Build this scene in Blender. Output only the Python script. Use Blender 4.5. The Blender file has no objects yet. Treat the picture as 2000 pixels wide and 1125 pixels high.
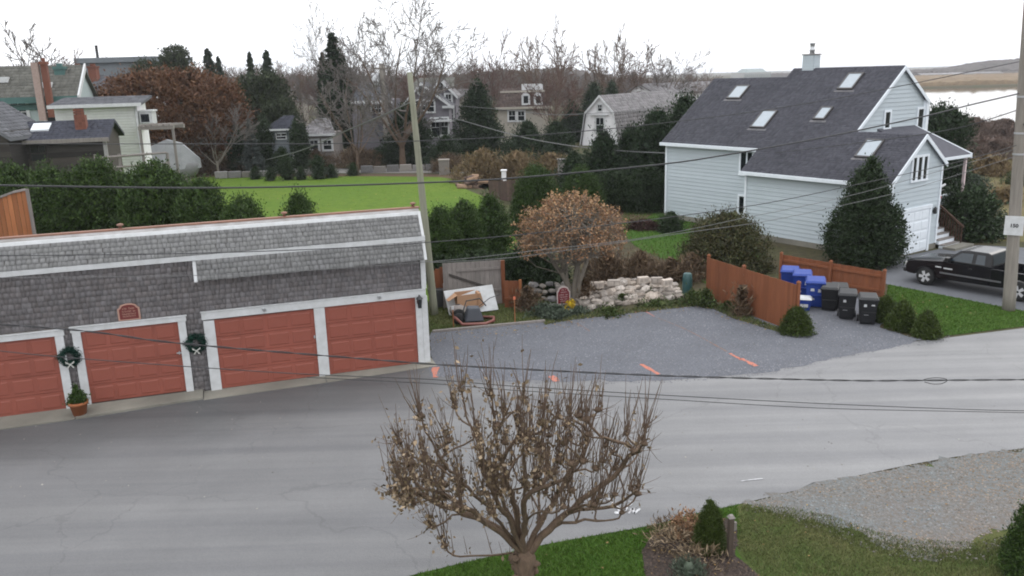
import bpy, math, random
import numpy as np
from mathutils import Vector, Matrix

scene = bpy.context.scene
C = scene.collection
PI = math.pi
rad = math.radians

# ------------------------------------------------------------------ camera
EYE = 8.5                                   # metres above the road: an upper window
F = 1636.0                                  # focal length in pixels of a 2000 px wide frame
PITCH, ROLL = math.atan(.252), math.atan(180 / 6450.)
_f = np.array([0, math.cos(PITCH), -math.sin(PITCH)])
_r = np.array([1., 0, 0])
_u = np.cross(_r, _f)
CR = math.cos(ROLL) * _r - math.sin(ROLL) * _u
CU = math.sin(ROLL) * _r + math.cos(ROLL) * _u
cam_data = bpy.data.cameras.new('camera')
cam = bpy.data.objects.new('camera', cam_data)
C.objects.link(cam)
cam.matrix_world = Matrix(((CR[0], CU[0], -_f[0], 0), (CR[1], CU[1], -_f[1], 0), (CR[2], CU[2], -_f[2], EYE), (0, 0, 0, 1)))
cam_data.sensor_width = 36
cam_data.lens = 36 * F / 2000
cam_data.clip_start = .2
cam_data.clip_end = 6000
scene.camera = cam

# ------------------------------------------------------------------ sky, sun, exposure
SUN_EL, SUN_AZ = rad(32), rad(50)           # azimuth from +Y (the view) towards +X (right)
world = bpy.data.worlds.new('World')
scene.world = world
world.use_nodes = True
nt = world.node_tree
nt.nodes.clear()
out = nt.nodes.new('ShaderNodeOutputWorld')
bg = nt.nodes.new('ShaderNodeBackground')
sky = nt.nodes.new('ShaderNodeTexSky')
sky.sky_type = 'NISHITA'
sky.sun_disc = False
sky.sun_elevation = SUN_EL
sky.sun_rotation = SUN_AZ
sky.air_density = 1.0
sky.dust_density = 2.5
mix = nt.nodes.new('ShaderNodeMixRGB')      # thick even overcast in front of the clear sky
tc = nt.nodes.new('ShaderNodeTexCoord')
mp = nt.nodes.new('ShaderNodeMapping')
mp.inputs['Scale'].default_value = (1, 1, 3.5)
nz = nt.nodes.new('ShaderNodeTexNoise')
nz.inputs['Scale'].default_value = 2.2
nz.inputs['Detail'].default_value = 5
cr = nt.nodes.new('ShaderNodeValToRGB')
cr.color_ramp.elements[0].position = .3
cr.color_ramp.elements[0].color = (18.5, 19.2, 20.4, 1)
cr.color_ramp.elements[1].position = .7
cr.color_ramp.elements[1].color = (23.0, 23.1, 23.4, 1)
mix.inputs['Fac'].default_value = .9
bg.inputs['Strength'].default_value = .1
nt.links.new(tc.outputs['Generated'], mp.inputs['Vector'])
nt.links.new(mp.outputs['Vector'], nz.inputs['Vector'])
nt.links.new(nz.outputs['Fac'], cr.inputs['Fac'])
nt.links.new(sky.outputs['Color'], mix.inputs['Color1'])
# an overcast sky is brightest overhead: (1 + 2 sin elevation) / 3, softened
sxyz = nt.nodes.new('ShaderNodeSeparateXYZ'); nt.links.new(tc.outputs['Generated'], sxyz.inputs[0])
el = nt.nodes.new('ShaderNodeMapRange'); el.inputs[1].default_value = 0; el.inputs[2].default_value = 1
el.inputs[3].default_value = .68; el.inputs[4].default_value = 1.28
nt.links.new(sxyz.outputs['Z'], el.inputs[0])
oc = nt.nodes.new('ShaderNodeMixRGB'); oc.blend_type = 'MULTIPLY'; oc.inputs['Fac'].default_value = 1
nt.links.new(cr.outputs['Color'], oc.inputs['Color1']); nt.links.new(el.outputs[0], oc.inputs['Color2'])
nt.links.new(oc.outputs['Color'], mix.inputs['Color2'])
nt.links.new(mix.outputs['Color'], bg.inputs['Color'])
nt.links.new(bg.outputs['Background'], out.inputs['Surface'])
sun_data = bpy.data.lights.new('sun', 'SUN')
sun_data.energy = .6
sun_data.angle = rad(30)
sun_data.color = (1, .95, .88)
sun = bpy.data.objects.new('sun', sun_data)
C.objects.link(sun)
_d = Vector((math.sin(SUN_AZ) * math.cos(SUN_EL), math.cos(SUN_AZ) * math.cos(SUN_EL), math.sin(SUN_EL)))
sun.rotation_euler = _d.to_track_quat('Z', 'Y').to_euler()
vs = scene.view_settings
vs.view_transform = 'Standard'
vs.look = 'None'
vs.exposure = 0.0
vs.gamma = 1
vs.use_curve_mapping = False
scene.cycles.max_bounces = 6
scene.cycles.diffuse_bounces = 3
scene.cycles.glossy_bounces = 3
scene.cycles.transparent_max_bounces = 6
scene.cycles.filter_width = 1.9

# ------------------------------------------------------------------ surveying: sight lines of the window to places on the ground
def _ray(x, y):
    return (x - 1000) / F * CR - (y - 562.5) / F * CU + _f
def G(x, y, z=0.):
    d = _ray(x, y); t = (z - EYE) / d[2]
    return np.array([t * d[0], t * d[1], z])
def WY(x, y, Y):
    d = _ray(x, y); t = Y / d[1]
    return np.array([t * d[0], Y, EYE + t * d[2]])
def WP(x, y, a, b):
    """point of the sight line on the upright plane through ground points a and b"""
    d = _ray(x, y); n = np.array([-(b[1] - a[1]), b[0] - a[0]])
    t = (n[0] * a[0] + n[1] * a[1]) / (n[0] * d[0] + n[1] * d[1])
    return np.array([t * d[0], t * d[1], EYE + t * d[2]])
def HZ(x, Y, y):
    """height above ground of sight line (x, y) at distance Y"""
    return WY(x, y, Y)[2]

# ------------------------------------------------------------------ mesh helpers
class MB:
    def __init__(s):
        s.v = []; s.f = []; s.m = []
    def add(s, vs, fs, mi=0):
        o = len(s.v)
        s.v.extend([tuple(map(float, p)) for p in vs])
        for f in fs:
            s.f.append(tuple(i + o for i in f)); s.m.append(mi)
        return s
    def box(s, c, d, rz=0, mi=0, M=None):
        hx, hy, hz = d[0] / 2, d[1] / 2, d[2] / 2
        cs, sn = math.cos(rz), math.sin(rz)
        vs = []
        for z in (-hz, hz):
            for x, y in ((-hx, -hy), (hx, -hy), (hx, hy), (-hx, hy)):
                vs.append((c[0] + x * cs - y * sn, c[1] + x * sn + y * cs, c[2] + z))
        if M is not None: vs = [tuple(M @ Vector(p)) for p in vs]
        return s.hexa(vs, mi)
    def b2(s, lo, hi, mi=0):
        return s.box([(a + b) / 2 for a, b in zip(lo, hi)], [b - a for a, b in zip(lo, hi)], 0, mi)
    def hexa(s, vs, mi=0):
        return s.add(vs, [(3, 2, 1, 0), (4, 5, 6, 7), (0, 1, 5, 4), (1, 2, 6, 5), (2, 3, 7, 6), (3, 0, 4, 7)], mi)
    def prism(s, poly, ax, a, b, mi=0):
        """poly: 2D points, counter-clockwise; extruded along axis ax from a to b"""
        def p3(p, t):
            q = [0, 0, 0]; o = [i for i in range(3) if i != ax]
            q[o[0]], q[o[1]], q[ax] = p[0], p[1], t
            return q
        n = len(poly)
        vs = [p3(p, a) for p in poly] + [p3(p, b) for p in poly]
        fs = [tuple(range(n))[::-1], tuple(range(n, 2 * n))]
        fs += [(i, (i + 1) % n, n + (i + 1) % n, n + i) for i in range(n)]
        return s.add(vs, fs, mi)
    def tube(s, pts, rs, n=6, mi=0, cap=True):
        pts = [np.array(p, float) for p in pts]
        if np.isscalar(rs): rs = [rs] * len(pts)
        o = len(s.v); prev = None
        for i, p in enumerate(pts):
            t = pts[min(i + 1, len(pts) - 1)] - pts[max(i - 1, 0)]
            t = t / (np.linalg.norm(t) + 1e-9)
            if prev is None:
                a = np.array([0, 0, 1.]) if abs(t[2]) < .9 else np.array([1., 0, 0])
                x = np.cross(a, t)
            else:
                x = prev - t * (prev @ t)
            x /= np.linalg.norm(x) + 1e-9; prev = x; y = np.cross(t, x)
            for k in range(n):
                a = 2 * PI * k / n
                s.v.append(tuple(p + rs[i] * (math.cos(a) * x + math.sin(a) * y)))
        for i in range(len(pts) - 1):
            for k in range(n):
                k2 = (k + 1) % n
                s.f.append((o + i * n + k, o + i * n + k2, o + (i + 1) * n + k2, o + (i + 1) * n + k)); s.m.append(mi)
        if cap:
            s.f.append(tuple(o + k for k in range(n))[::-1]); s.m.append(mi)
            e = o + (len(pts) - 1) * n
            s.f.append(tuple(e + k for k in range(n))); s.m.append(mi)
        return s
    def lathe(s, prof, n=16, c=(0, 0, 0), mi=0):
        o = len(s.v)
        for r, z in prof:
            for k in range(n):
                a = 2 * PI * k / n
                s.v.append((c[0] + r * math.cos(a), c[1] + r * math.sin(a), c[2] + z))
        for i in range(len(prof) - 1):
            for k in range(n):
                k2 = (k + 1) % n
                s.f.append((o + i * n + k, o + i * n + k2, o + (i + 1) * n + k2, o + (i + 1) * n + k)); s.m.append(mi)
        s.f.append(tuple(o + k for k in range(n))[::-1]); s.m.append(mi)
        e = o + (len(prof) - 1) * n
        s.f.append(tuple(e + k for k in range(n))); s.m.append(mi)
        return s
    def mesh(s, name, mats, smooth=False):
        me = bpy.data.meshes.new(name)
        me.from_pydata(s.v, [], s.f)
        mats = mats if isinstance(mats, (list, tuple)) else [mats]
        for m in mats: me.materials.append(m)
        if len(mats) > 1: me.polygons.foreach_set('material_index', s.m)
        if smooth: me.polygons.foreach_set('use_smooth', [True] * len(s.f))
        me.update()
        return me
    def build(s, name, mats, parent=None, smooth=False, bevel=0):
        o = link(name, s.mesh(name, mats, smooth), parent)
        if bevel:
            b = o.modifiers.new('edge', 'BEVEL'); b.width = bevel; b.segments = 2; b.limit_method = 'ANGLE'
        return o
def link(name, me, parent=None, loc=None, rz=0):
    o = bpy.data.objects.new(name, me)
    C.objects.link(o)
    if parent is not None: o.parent = parent
    if loc is not None: o.location = loc
    if rz: o.rotation_euler = (0, 0, rz)
    return o
def raw(name, V, Fa, mat, smooth=False):
    """mesh from numpy: Fa is (n,3) or (n,4)"""
    me = bpy.data.meshes.new(name)
    V = np.ascontiguousarray(V, dtype=np.float32); Fa = np.ascontiguousarray(Fa, dtype=np.int32)
    n, k = Fa.shape
    me.vertices.add(len(V)); me.vertices.foreach_set('co', V.ravel())
    me.loops.add(n * k); me.loops.foreach_set('vertex_index', Fa.ravel())
    me.polygons.add(n)
    me.polygons.foreach_set('loop_start', np.arange(0, n * k, k, dtype=np.int32))
    me.polygons.foreach_set('loop_total', np.full(n, k, dtype=np.int32))
    if smooth: me.polygons.foreach_set('use_smooth', np.ones(n, dtype=bool))
    me.materials.append(mat)
    me.update(calc_edges=True)
    me.validate()
    return me
def tag(o, label=None, cat=None, group=None, kind=None):
    if label: o['label'] = label
    if cat: o['category'] = cat
    if group: o['group'] = group
    if kind: o['kind'] = kind
    return o
def thing(name, label, cat, loc=(0, 0, 0), rz=0, group=None):
    o = bpy.data.objects.new(name, None)
    C.objects.link(o)
    o.empty_display_size = .2
    o.location = tuple(map(float, loc)); o.rotation_euler = (0, 0, rz)
    return tag(o, label, cat, group)
_kids = {}
def dup(root, loc, rz=0, label=None, group=None, scale=None):
    r = root.copy(); C.objects.link(r)
    r.location = tuple(map(float, loc)); r.rotation_euler = (0, 0, rz)
    if scale is not None: r.scale = scale if not np.isscalar(scale) else (scale,) * 3
    if label: r['label'] = label
    if group: r['group'] = group
    def rec(src, dst):
        for ch in [o for o in C.objects if o.parent is src]:
            c = ch.copy(); C.objects.link(c); c.parent = dst
            rec(ch, c)
    if root.name not in _kids: _kids[root.name] = True
    rec(root, r)
    return r

# ------------------------------------------------------------------ materials
def nmat(name, c1, c2=None, scale=3., rough=.8, bump=0., bscale=None, stretch=(1, 1, 1), vary=0., tint=None, tint_amt=.0,
         spec=.3, detail=6, metallic=0., contrast=.25, big=0., bigscale=.3, world_co=False, voronoi=False):
    """noise between two colours; vary = brightness change per piece; big = slow large-scale wear"""
    m = bpy.data.materials.new(name)
    m.use_nodes = True
    t = m.node_tree; N = t.nodes; L = t.links
    b = N['Principled BSDF']
    b.inputs['Roughness'].default_value = rough
    b.inputs['Metallic'].default_value = metallic
    b.inputs['Specular IOR Level'].default_value = spec
    c2 = c2 or tuple(x * .7 for x in c1)
    tc = N.new('ShaderNodeTexCoord'); mp = N.new('ShaderNodeMapping')
    mp.inputs['Scale'].default_value = stretch
    if world_co:
        ge0 = N.new('ShaderNodeNewGeometry'); L.new(ge0.outputs['Position'], mp.inputs['Vector'])
    else:
        L.new(tc.outputs['Object'], mp.inputs['Vector'])
    if voronoi:
        n1 = N.new('ShaderNodeTexVoronoi'); n1.inputs['Scale'].default_value = scale; fac = n1.outputs['Color']
    else:
        n1 = N.new('ShaderNodeTexNoise'); n1.inputs['Scale'].default_value = scale; n1.inputs['Detail'].default_value = detail
        n1.inputs['Roughness'].default_value = .62; fac = n1.outputs['Fac']
    L.new(mp.outputs['Vector'], n1.inputs['Vector'])
    r = N.new('ShaderNodeValToRGB')
    r.color_ramp.elements[0].position = .5 - contrast; r.color_ramp.elements[1].position = .5 + contrast
    r.color_ramp.elements[0].color = (*c1, 1); r.color_ramp.elements[1].color = (*c2, 1)
    L.new(fac, r.inputs['Fac'])
    col = r.outputs['Color']
    if big:
        n2 = N.new('ShaderNodeTexNoise'); n2.inputs['Scale'].default_value = bigscale; n2.inputs['Detail'].default_value = 4
        L.new(mp.outputs['Vector'], n2.inputs['Vector'])
        mr = N.new('ShaderNodeMapRange'); mr.inputs[1].default_value = .3; mr.inputs[2].default_value = .7
        mr.inputs[3].default_value = 1 - big; mr.inputs[4].default_value = 1 + big
        L.new(n2.outputs['Fac'], mr.inputs[0])
        mm = N.new('ShaderNodeMixRGB'); mm.blend_type = 'MULTIPLY'; mm.inputs['Fac'].default_value = 1
        L.new(col, mm.inputs['Color1']); L.new(mr.outputs[0], mm.inputs['Color2']); col = mm.outputs['Color']
    if vary or tint:
        oi = N.new('ShaderNodeObjectInfo'); ge = N.new('ShaderNodeNewGeometry')
        ad = N.new('ShaderNodeMath'); ad.operation = 'ADD'
        L.new(oi.outputs['Random'], ad.inputs[0]); L.new(ge.outputs['Random Per Island'], ad.inputs[1])
        fr = N.new('ShaderNodeMath'); fr.operation = 'FRACT'; L.new(ad.outputs[0], fr.inputs[0])
        if tint:
            m2 = N.new('ShaderNodeMath'); m2.operation = 'MULTIPLY'; m2.inputs[1].default_value = 7.31
            L.new(fr.outputs[0], m2.inputs[0])
            f2 = N.new('ShaderNodeMath'); f2.operation = 'FRACT'; L.new(m2.outputs[0], f2.inputs[0])
            m3 = N.new('ShaderNodeMath'); m3.operation = 'MULTIPLY'; m3.inputs[1].default_value = tint_amt
            L.new(f2.outputs[0], m3.inputs[0])
            mt = N.new('ShaderNodeMixRGB'); mt.inputs['Color2'].default_value = (*tint, 1)
            L.new(m3.outputs[0], mt.inputs['Fac']); L.new(col, mt.inputs['Color1']); col = mt.outputs['Color']
        if vary:
            mr = N.new('ShaderNodeMapRange'); mr.inputs[3].default_value = 1 - vary; mr.inputs[4].default_value = 1 + vary
            L.new(fr.outputs[0], mr.inputs[0])
            mm = N.new('ShaderNodeMixRGB'); mm.blend_type = 'MULTIPLY'; mm.inputs['Fac'].default_value = 1
            L.new(col, mm.inputs['Color1']); L.new(mr.outputs[0], mm.inputs['Color2']); col = mm.outputs['Color']
    L.new(col, b.inputs['Base Color'])
    if bump:
        nb = N.new('ShaderNodeTexNoise'); nb.inputs['Scale'].default_value = bscale or scale * 3; nb.inputs['Detail'].default_value = 5
        L.new(mp.outputs['Vector'], nb.inputs['Vector'])
        bp = N.new('ShaderNodeBump'); bp.inputs['Strength'].default_value = bump; bp.inputs['Distance'].default_value = .05
        L.new(nb.outputs['Fac'], bp.inputs['Height']); L.new(bp.outputs['Normal'], b.inputs['Normal'])
    return m
def leafmat(name, c1, c2, vary=.35, rough=.6, tint=None, tint_amt=0., trans=.25):
    m = nmat(name, c1, c2, scale=1.3, rough=rough, vary=vary, tint=tint, tint_amt=tint_amt, contrast=.2, spec=.2)
    return m
def plain(name, c, rough=.5, metallic=0., spec=.5):
    return nmat(name, c, tuple(x * .86 for x in c), scale=6, rough=rough, metallic=metallic, spec=spec)

M = {}
M['white'] = nmat('white_paint', (.58, .59, .60), (.42, .425, .42), scale=5, rough=.55, contrast=.3)
M['trim'] = nmat('house_trim_paint', (.72, .76, .80), (.62, .66, .70), scale=4, rough=.5)
M['shingle'] = nmat('weathered_cedar_shingle', (.255, .243, .248), (.168, .159, .164), scale=7, rough=.9, stretch=(1, 1, .25), vary=.17,
                    tint=(.15, .125, .115), tint_amt=.4, bump=.25, bscale=30)
M['roofshingle'] = nmat('sloped_cedar_shingle', (.265, .265, .265), (.185, .183, .183), scale=7, rough=.9, stretch=(1, 1, .3), vary=.14,
                        tint=(.2, .2, .19), tint_amt=.4, bump=.2, bscale=30)
M['door'] = nmat('brick_red_paint', (.26, .077, .053), (.212, .064, .045), scale=2.5, rough=.55, big=.12, bigscale=.6, spec=.3)
M['copper'] = nmat('ridge_cap_wood', (.30, .15, .10), (.16, .10, .08), scale=3, rough=.7, stretch=(1, 4, 4))
M['lead'] = nmat('flashing_metal', (.34, .33, .33), (.2, .19, .18), scale=2, rough=.6, contrast=.15)
M['concrete'] = nmat('old_concrete', (.24, .225, .19), (.13, .125, .105), scale=1.6, rough=.9, big=.25, bigscale=.8, bump=.15, bscale=12)
M['cedar'] = nmat('cedar_board', (.212, .075, .033), (.157, .055, .025), scale=4, rough=.8, stretch=(2, 2, .3), vary=.12, bump=.2, bscale=20)
M['cedar_light'] = nmat('new_cedar', (.34, .135, .055), (.24, .09, .038), scale=4, rough=.8, stretch=(2, 2, .3), vary=.2)
M['greywood'] = nmat('grey_wood', (.24, .215, .20), (.15, .135, .125), scale=5, rough=.9, stretch=(2, 2, .25), vary=.16)
M['darkwood'] = nmat('dark_barn_board', (.045, .040, .038), (.022, .02, .019), scale=3, rough=.9, stretch=(.3, .3, 3), vary=.35, tint=(.06, .05, .042), tint_amt=.6)
M['pole'] = nmat('pole_wood', (.27, .245, .215), (.16, .145, .125), scale=4, rough=.9, stretch=(3, 3, .2), bump=.2, bscale=18)
M['polegreen'] = nmat('treated_pole_wood', (.25, .25, .19), (.165, .17, .125), scale=4, rough=.9, stretch=(3, 3, .2), bump=.2, bscale=18)
M['siding'] = nmat('blue_grey_clapboard', (.44, .49, .518), (.40, .447, .474), scale=1.2, rough=.6, vary=.045, contrast=.3)
M['siding_core'] = plain('wall_sheathing', (.36, .42, .45), .8)
M['asphaltroof'] = nmat('charcoal_roof_shingle', (.092, .092, .108), (.066, .066, .078), scale=4, rough=.9, vary=.13, big=.10, bigscale=.3, spec=.2)
M['greyroof'] = nmat('weathered_grey_roof', (.24, .232, .235), (.165, .155, .16), scale=4, rough=.9, vary=.22, big=.1)
M['glass'] = plain('dark_window_glass', (.012, .016, .018), .04, spec=.6)
M['skyglass'] = plain('skylight_glass', (.27, .31, .34), .06, spec=1.)
M['black'] = plain('black_metal', (.012, .012, .013), .4)
M['blackplastic'] = nmat('black_bin_plastic', (.014, .015, .017), (.009, .009, .01), scale=3, rough=.42, spec=.4)
M['blueplastic'] = nmat('blue_bin_plastic', (.012, .045, .27), (.01, .035, .2), scale=3, rough=.45, spec=.4)
M['wire'] = plain('black_cable', (.022, .022, .024), .6)
M['wiregrey'] = plain('grey_cable', (.11, .11, .11), .6)
M['steel'] = plain('galvanised_steel', (.45, .46, .47), .4, metallic=.6)
M['terracotta'] = nmat('terracotta', (.33, .12, .05), (.26, .09, .04), scale=4, rough=.85)
M['soil'] = nmat('mulch', (.055, .042, .036), (.022, .017, .015), scale=14, rough=1, bump=.8, bscale=26)
M['bark'] = nmat('grey_brown_bark', (.155, .106, .072), (.072, .050, .036), scale=7, rough=.95, stretch=(2, 2, .6), bump=.5, bscale=25)
M['bark_pale'] = nmat('pale_bark', (.21, .185, .15), (.12, .105, .088), scale=6, rough=.95, stretch=(2, 2, .6), bump=.3)
M['twig'] = nmat('winter_twig', (.135, .092, .066), (.09, .062, .046), scale=3, rough=.9)
M['twig_grey'] = nmat('grey_winter_twig', (.15, .132, .122), (.11, .097, .09), scale=3, rough=.9)
M['twig_red'] = nmat('reddish_winter_twig', (.125, .075, .06), (.08, .05, .042), scale=3, rough=.9)
M['deadleaf'] = leafmat('withered_leaf', (.17, .12, .07), (.10, .068, .04), vary=.5, tint=(.3, .235, .16), tint_amt=.65)
M['rustleaf'] = leafmat('rust_brown_leaf', (.23, .112, .058), (.16, .08, .043), vary=.4, tint=(.34, .24, .14), tint_amt=.6)
M['beech'] = leafmat('russet_beech_leaf', (.125, .052, .026), (.085, .038, .02), vary=.28, tint=(.12, .075, .035), tint_amt=.5)
M['yew'] = leafmat('dark_yew_leaf', (.022, .038, .015), (.012, .023, .011), vary=.5, tint=(.035, .055, .016), tint_amt=.5)
M['cedarleaf'] = leafmat('evergreen_leaf', (.030, .060, .014), (.017, .036, .010), vary=.5, tint=(.065, .10, .016), tint_amt=.5)
M['spruce'] = leafmat('dwarf_spruce_needle', (.045, .068, .013), (.025, .04, .009), vary=.45, tint=(.075, .1, .02), tint_amt=.4)
M['pine'] = leafmat('dark_pine_needle', (.016, .031, .014), (.009, .018, .009), vary=.5, tint=(.036, .06, .018), tint_amt=.5)
M['bluespruce'] = leafmat('blue_spruce_needle', (.07, .085, .075), (.045, .055, .05), vary=.35)
M['rhodo'] = leafmat('broad_evergreen_leaf', (.025, .045, .016), (.014, .028, .012), vary=.5, tint=(.06, .085, .04), tint_amt=.5, rough=.4)
M['hedgeleaf'] = leafmat('bronze_green_leaf', (.055, .07, .026), (.034, .044, .018), vary=.45, tint=(.10, .062, .032), tint_amt=.5)
M['shrubbrown'] = leafmat('brown_brush', (.115, .075, .048), (.07, .045, .03), vary=.45, tint=(.16, .12, .07), tint_amt=.5)
M['sage'] = leafmat('sage_green_leaf', (.085, .105, .075), (.05, .068, .046), vary=.4)
M['weed'] = leafmat('weed_leaf', (.045, .075, .018), (.025, .045, .012), vary=.45, tint=(.1, .1, .04), tint_amt=.5)
# ------------------------------------------------------------------ vegetation builders
def leaf_quads(P, size, rng, aspect=.5, up=None, dirs=None, jitter=1.):
    """one four-cornered leaf per point; dirs: main axis of each leaf (else random)"""
    n = len(P)
    d = rng.normal(size=(n, 3))
    if dirs is not None: d = dirs + d * .45 * jitter
    d /= np.linalg.norm(d, axis=1, keepdims=True) + 1e-9
    s = rng.normal(size=(n, 3))
    s -= d * (s * d).sum(1, keepdims=True)
    s /= np.linalg.norm(s, axis=1, keepdims=True) + 1e-9
    L = size * rng.uniform(.6, 1.35, size=(n, 1)); Wd = L * aspect
    k = np.cross(d, s) * L * rng.uniform(-.15, .15, size=(n, 1))
    V = np.stack([P - d * L / 2, P + s * Wd / 2 + k, P + d * L / 2, P - s * Wd / 2 + k], 1).reshape(-1, 3)
    Fq = np.arange(4 * n, dtype=np.int32).reshape(n, 4)
    return V, Fq
def joinq(parts):
    V = []; Fq = []; o = 0
    for v, f in parts:
        V.append(v); Fq.append(f + o); o += len(v)
    return np.concatenate(V), np.concatenate(Fq)
def core_surface(rx, ry, H, prof, seed, amp=.1, nu=18, nv=9, z0=0.):
    rng = np.random.default_rng(seed)
    t = np.linspace(0.02, .98, nv)[:, None]; a = np.linspace(0, 2 * PI, nu, endpoint=False)[None]
    r = prof(t) * (1 + amp * rng.normal(size=(nv, nu)))
    V = np.stack([rx * r * np.cos(a), ry * r * np.sin(a), z0 + H * t + 0 * a], -1).reshape(-1, 3)
    i = np.arange(nv - 1)[:, None]; j = np.arange(nu)[None]
    f = np.stack([i * nu + j, i * nu + (j + 1) % nu, (i + 1) * nu + (j + 1) % nu, (i + 1) * nu + j], -1).reshape(-1, 4)
    return V, f.astype(np.int32)
def ell(t): return np.sqrt(np.clip(1 - (2 * t - 1) ** 2, 0, 1))
def egg(t): return np.clip(np.sin(PI * np.clip(t, 0, 1) ** .72), 0, 1) ** .75
def cone(t): return np.clip((1 - t) ** .8, 0, 1) * np.clip(t * 9 + .55, 0, 1)
def column_(t): return np.clip((1 - t) * 3.2, 0, 1) ** .6 * np.clip(t * 6 + .6, 0, 1)
def dome(t): return np.sqrt(np.clip(1 - t ** 2.2, 0, 1)) * np.clip(t * 5 + .75, 0, 1)
def bush_mesh(name, mat, rx, H, n, leaf, seed, prof=egg, ry=None, z0=0., clusters=90, sig=.16, core=.78, aspect=.5, lump=.1, updir=.0, depth=.25, spike=0.):
    rng = np.random.default_rng(seed)
    ry = ry or rx
    m = clusters
    t = rng.uniform(0, 1, m * 6); w = prof(t); keep = rng.uniform(0, 1, m * 6) < w * .9 + .1
    t = t[keep][:m]; m = len(t); a = rng.uniform(0, 2 * PI, m)
    r = prof(t) * (rng.uniform(1 - depth, 1.0, m) + lump * rng.normal(size=m))
    cen = np.stack([rx * r * np.cos(a), ry * r * np.sin(a), z0 + H * (t + lump * .35 * rng.normal(size=m))], 1)
    idx = rng.integers(0, m, n); sg = sig * rng.uniform(.5, 1.3, m)[idx][:, None]
    P = cen[idx] + rng.normal(size=(n, 3)) * sg * np.array([rx, ry, min(rx, H * .5)])
    P[:, 2] = np.maximum(P[:, 2], .02)
    dirs = None
    if updir:
        o = P - np.array([0, 0, z0 + H * .35]); o /= np.linalg.norm(o, axis=1, keepdims=True) + 1e-9
        dirs = o * (1 - updir) + np.array([0, 0, 1.]) * updir
    parts = [leaf_quads(P, leaf, rng, aspect, dirs=dirs)]
    if spike:
        k = int(n * spike); ii = rng.integers(0, m, k); up = rng.uniform(0, .22, (k, 1)) * H
        Q = cen[ii] + np.concatenate([rng.normal(size=(k, 2)) * .05 * rx, up], 1)
        parts.append(leaf_quads(Q, leaf, rng, aspect * .5, dirs=np.tile([0, 0, 1.], (k, 1))))
    if core: parts.append(core_surface(rx * core, ry * core, H * .94, prof, seed, z0=z0))
    V, f = joinq(parts)
    return raw(name, V, f, mat)
def BS(mat, H0, leaf, clump=.35, prof=None, core=.8, cover=1.6, aspect=.5, updir=.5, depth=.16, spike=0., nmax=16000, lump=.05):
    return dict(mat=mat, H0=H0, leaf=leaf, clump=clump, prof=prof or egg, core=core, cover=cover, aspect=aspect, updir=updir, depth=depth, spike=spike, nmax=nmax, lump=lump)
_bs = [1000]
def shrub_mesh(sp, rx, ry, H):
    """foliage of a shrub at its real size: leaf clumps spread over the profile, with a leafy core"""
    _bs[0] += 1; seed = _bs[0]; rng = np.random.default_rng(seed)
    prof, leaf, clump = sp['prof'], sp['leaf'], sp['clump']
    tt = np.linspace(0, 1, 40); area = 2 * PI * (rx + ry) / 2 * H * float(np.mean(prof(tt))) + .5 * rx * ry
    n = int(sp['cover'] * area / (leaf * leaf * sp['aspect'] * .5))
    if n > sp['nmax']: leaf *= math.sqrt(n / sp['nmax']); n = sp['nmax']
    m = int(np.clip(area / clump ** 2 * 1.7, 30, 900))
    t = rng.uniform(0, 1, m * 8); t = t[rng.uniform(0, 1, m * 8) < prof(t) * .9 + .08][:m]; m = len(t); a = rng.uniform(0, 2 * PI, m)
    r_ = prof(t) * (rng.uniform(1 - sp['depth'], 1.02, m) + sp['lump'] * rng.normal(size=m)); k = (rx + ry) / 2
    cen = np.stack([rx * r_ * np.cos(a), ry * r_ * np.sin(a), H * t * (1 - .5 * clump / max(H, clump))], 1)
    idx = rng.integers(0, m, n); sg = (clump * .42 * rng.uniform(.5, 1.35, m))[idx][:, None]
    P = cen[idx] + rng.normal(size=(n, 3)) * sg; P[:, 2] = np.maximum(P[:, 2], .02)
    o = P - np.array([0, 0, H * .35]); o /= np.linalg.norm(o, axis=1, keepdims=True) + 1e-9
    parts = [leaf_quads(P, leaf, rng, sp['aspect'], dirs=o * (1 - sp['updir']) + np.array([0, 0, 1.]) * sp['updir'])]
    if sp['spike']:
        q = int(n * sp['spike']); ii = rng.integers(0, m, q); up = rng.uniform(0, .2, (q, 1)) * H
        parts.append(leaf_quads(cen[ii] + np.concatenate([rng.normal(size=(q, 2)) * clump * .2, up], 1), leaf, rng, sp['aspect'] * .6, dirs=np.tile([0, 0, 1.], (q, 1))))
    if sp['core']:              # bigger leaf sprays deep inside keep the crown opaque
        c_ = sp['core'] * .86; q = int(np.clip(area / (clump * clump) * 9, 160, 3200)); tq = rng.uniform(.0, .97, q); aq = rng.uniform(0, 2 * PI, q); rq_ = prof(tq) * c_ * np.sqrt(rng.uniform(.25, 1, q))
        Pq = np.stack([rx * rq_ * np.cos(aq), ry * rq_ * np.sin(aq), H * tq * .95], 1)
        parts.append(leaf_quads(Pq, clump * .85, rng, .8))
    return raw('foliage', *joinq(parts), sp['mat'])
def full(t): return np.clip(1 - np.abs(2 * np.clip(t, 0, 1) - 1) ** 2.7, 0, 1) ** (1 / 2.4)
def roundtop(t): return np.clip(1 - np.clip(t, 0, 1) ** 2.6, 0, 1) ** .55 * np.clip(t * 6 + .8, 0, 1)
def conic(t): return np.clip(1 - t, 0, 1) ** .72 * np.clip(t * 6 + .7, 0, 1)
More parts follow.
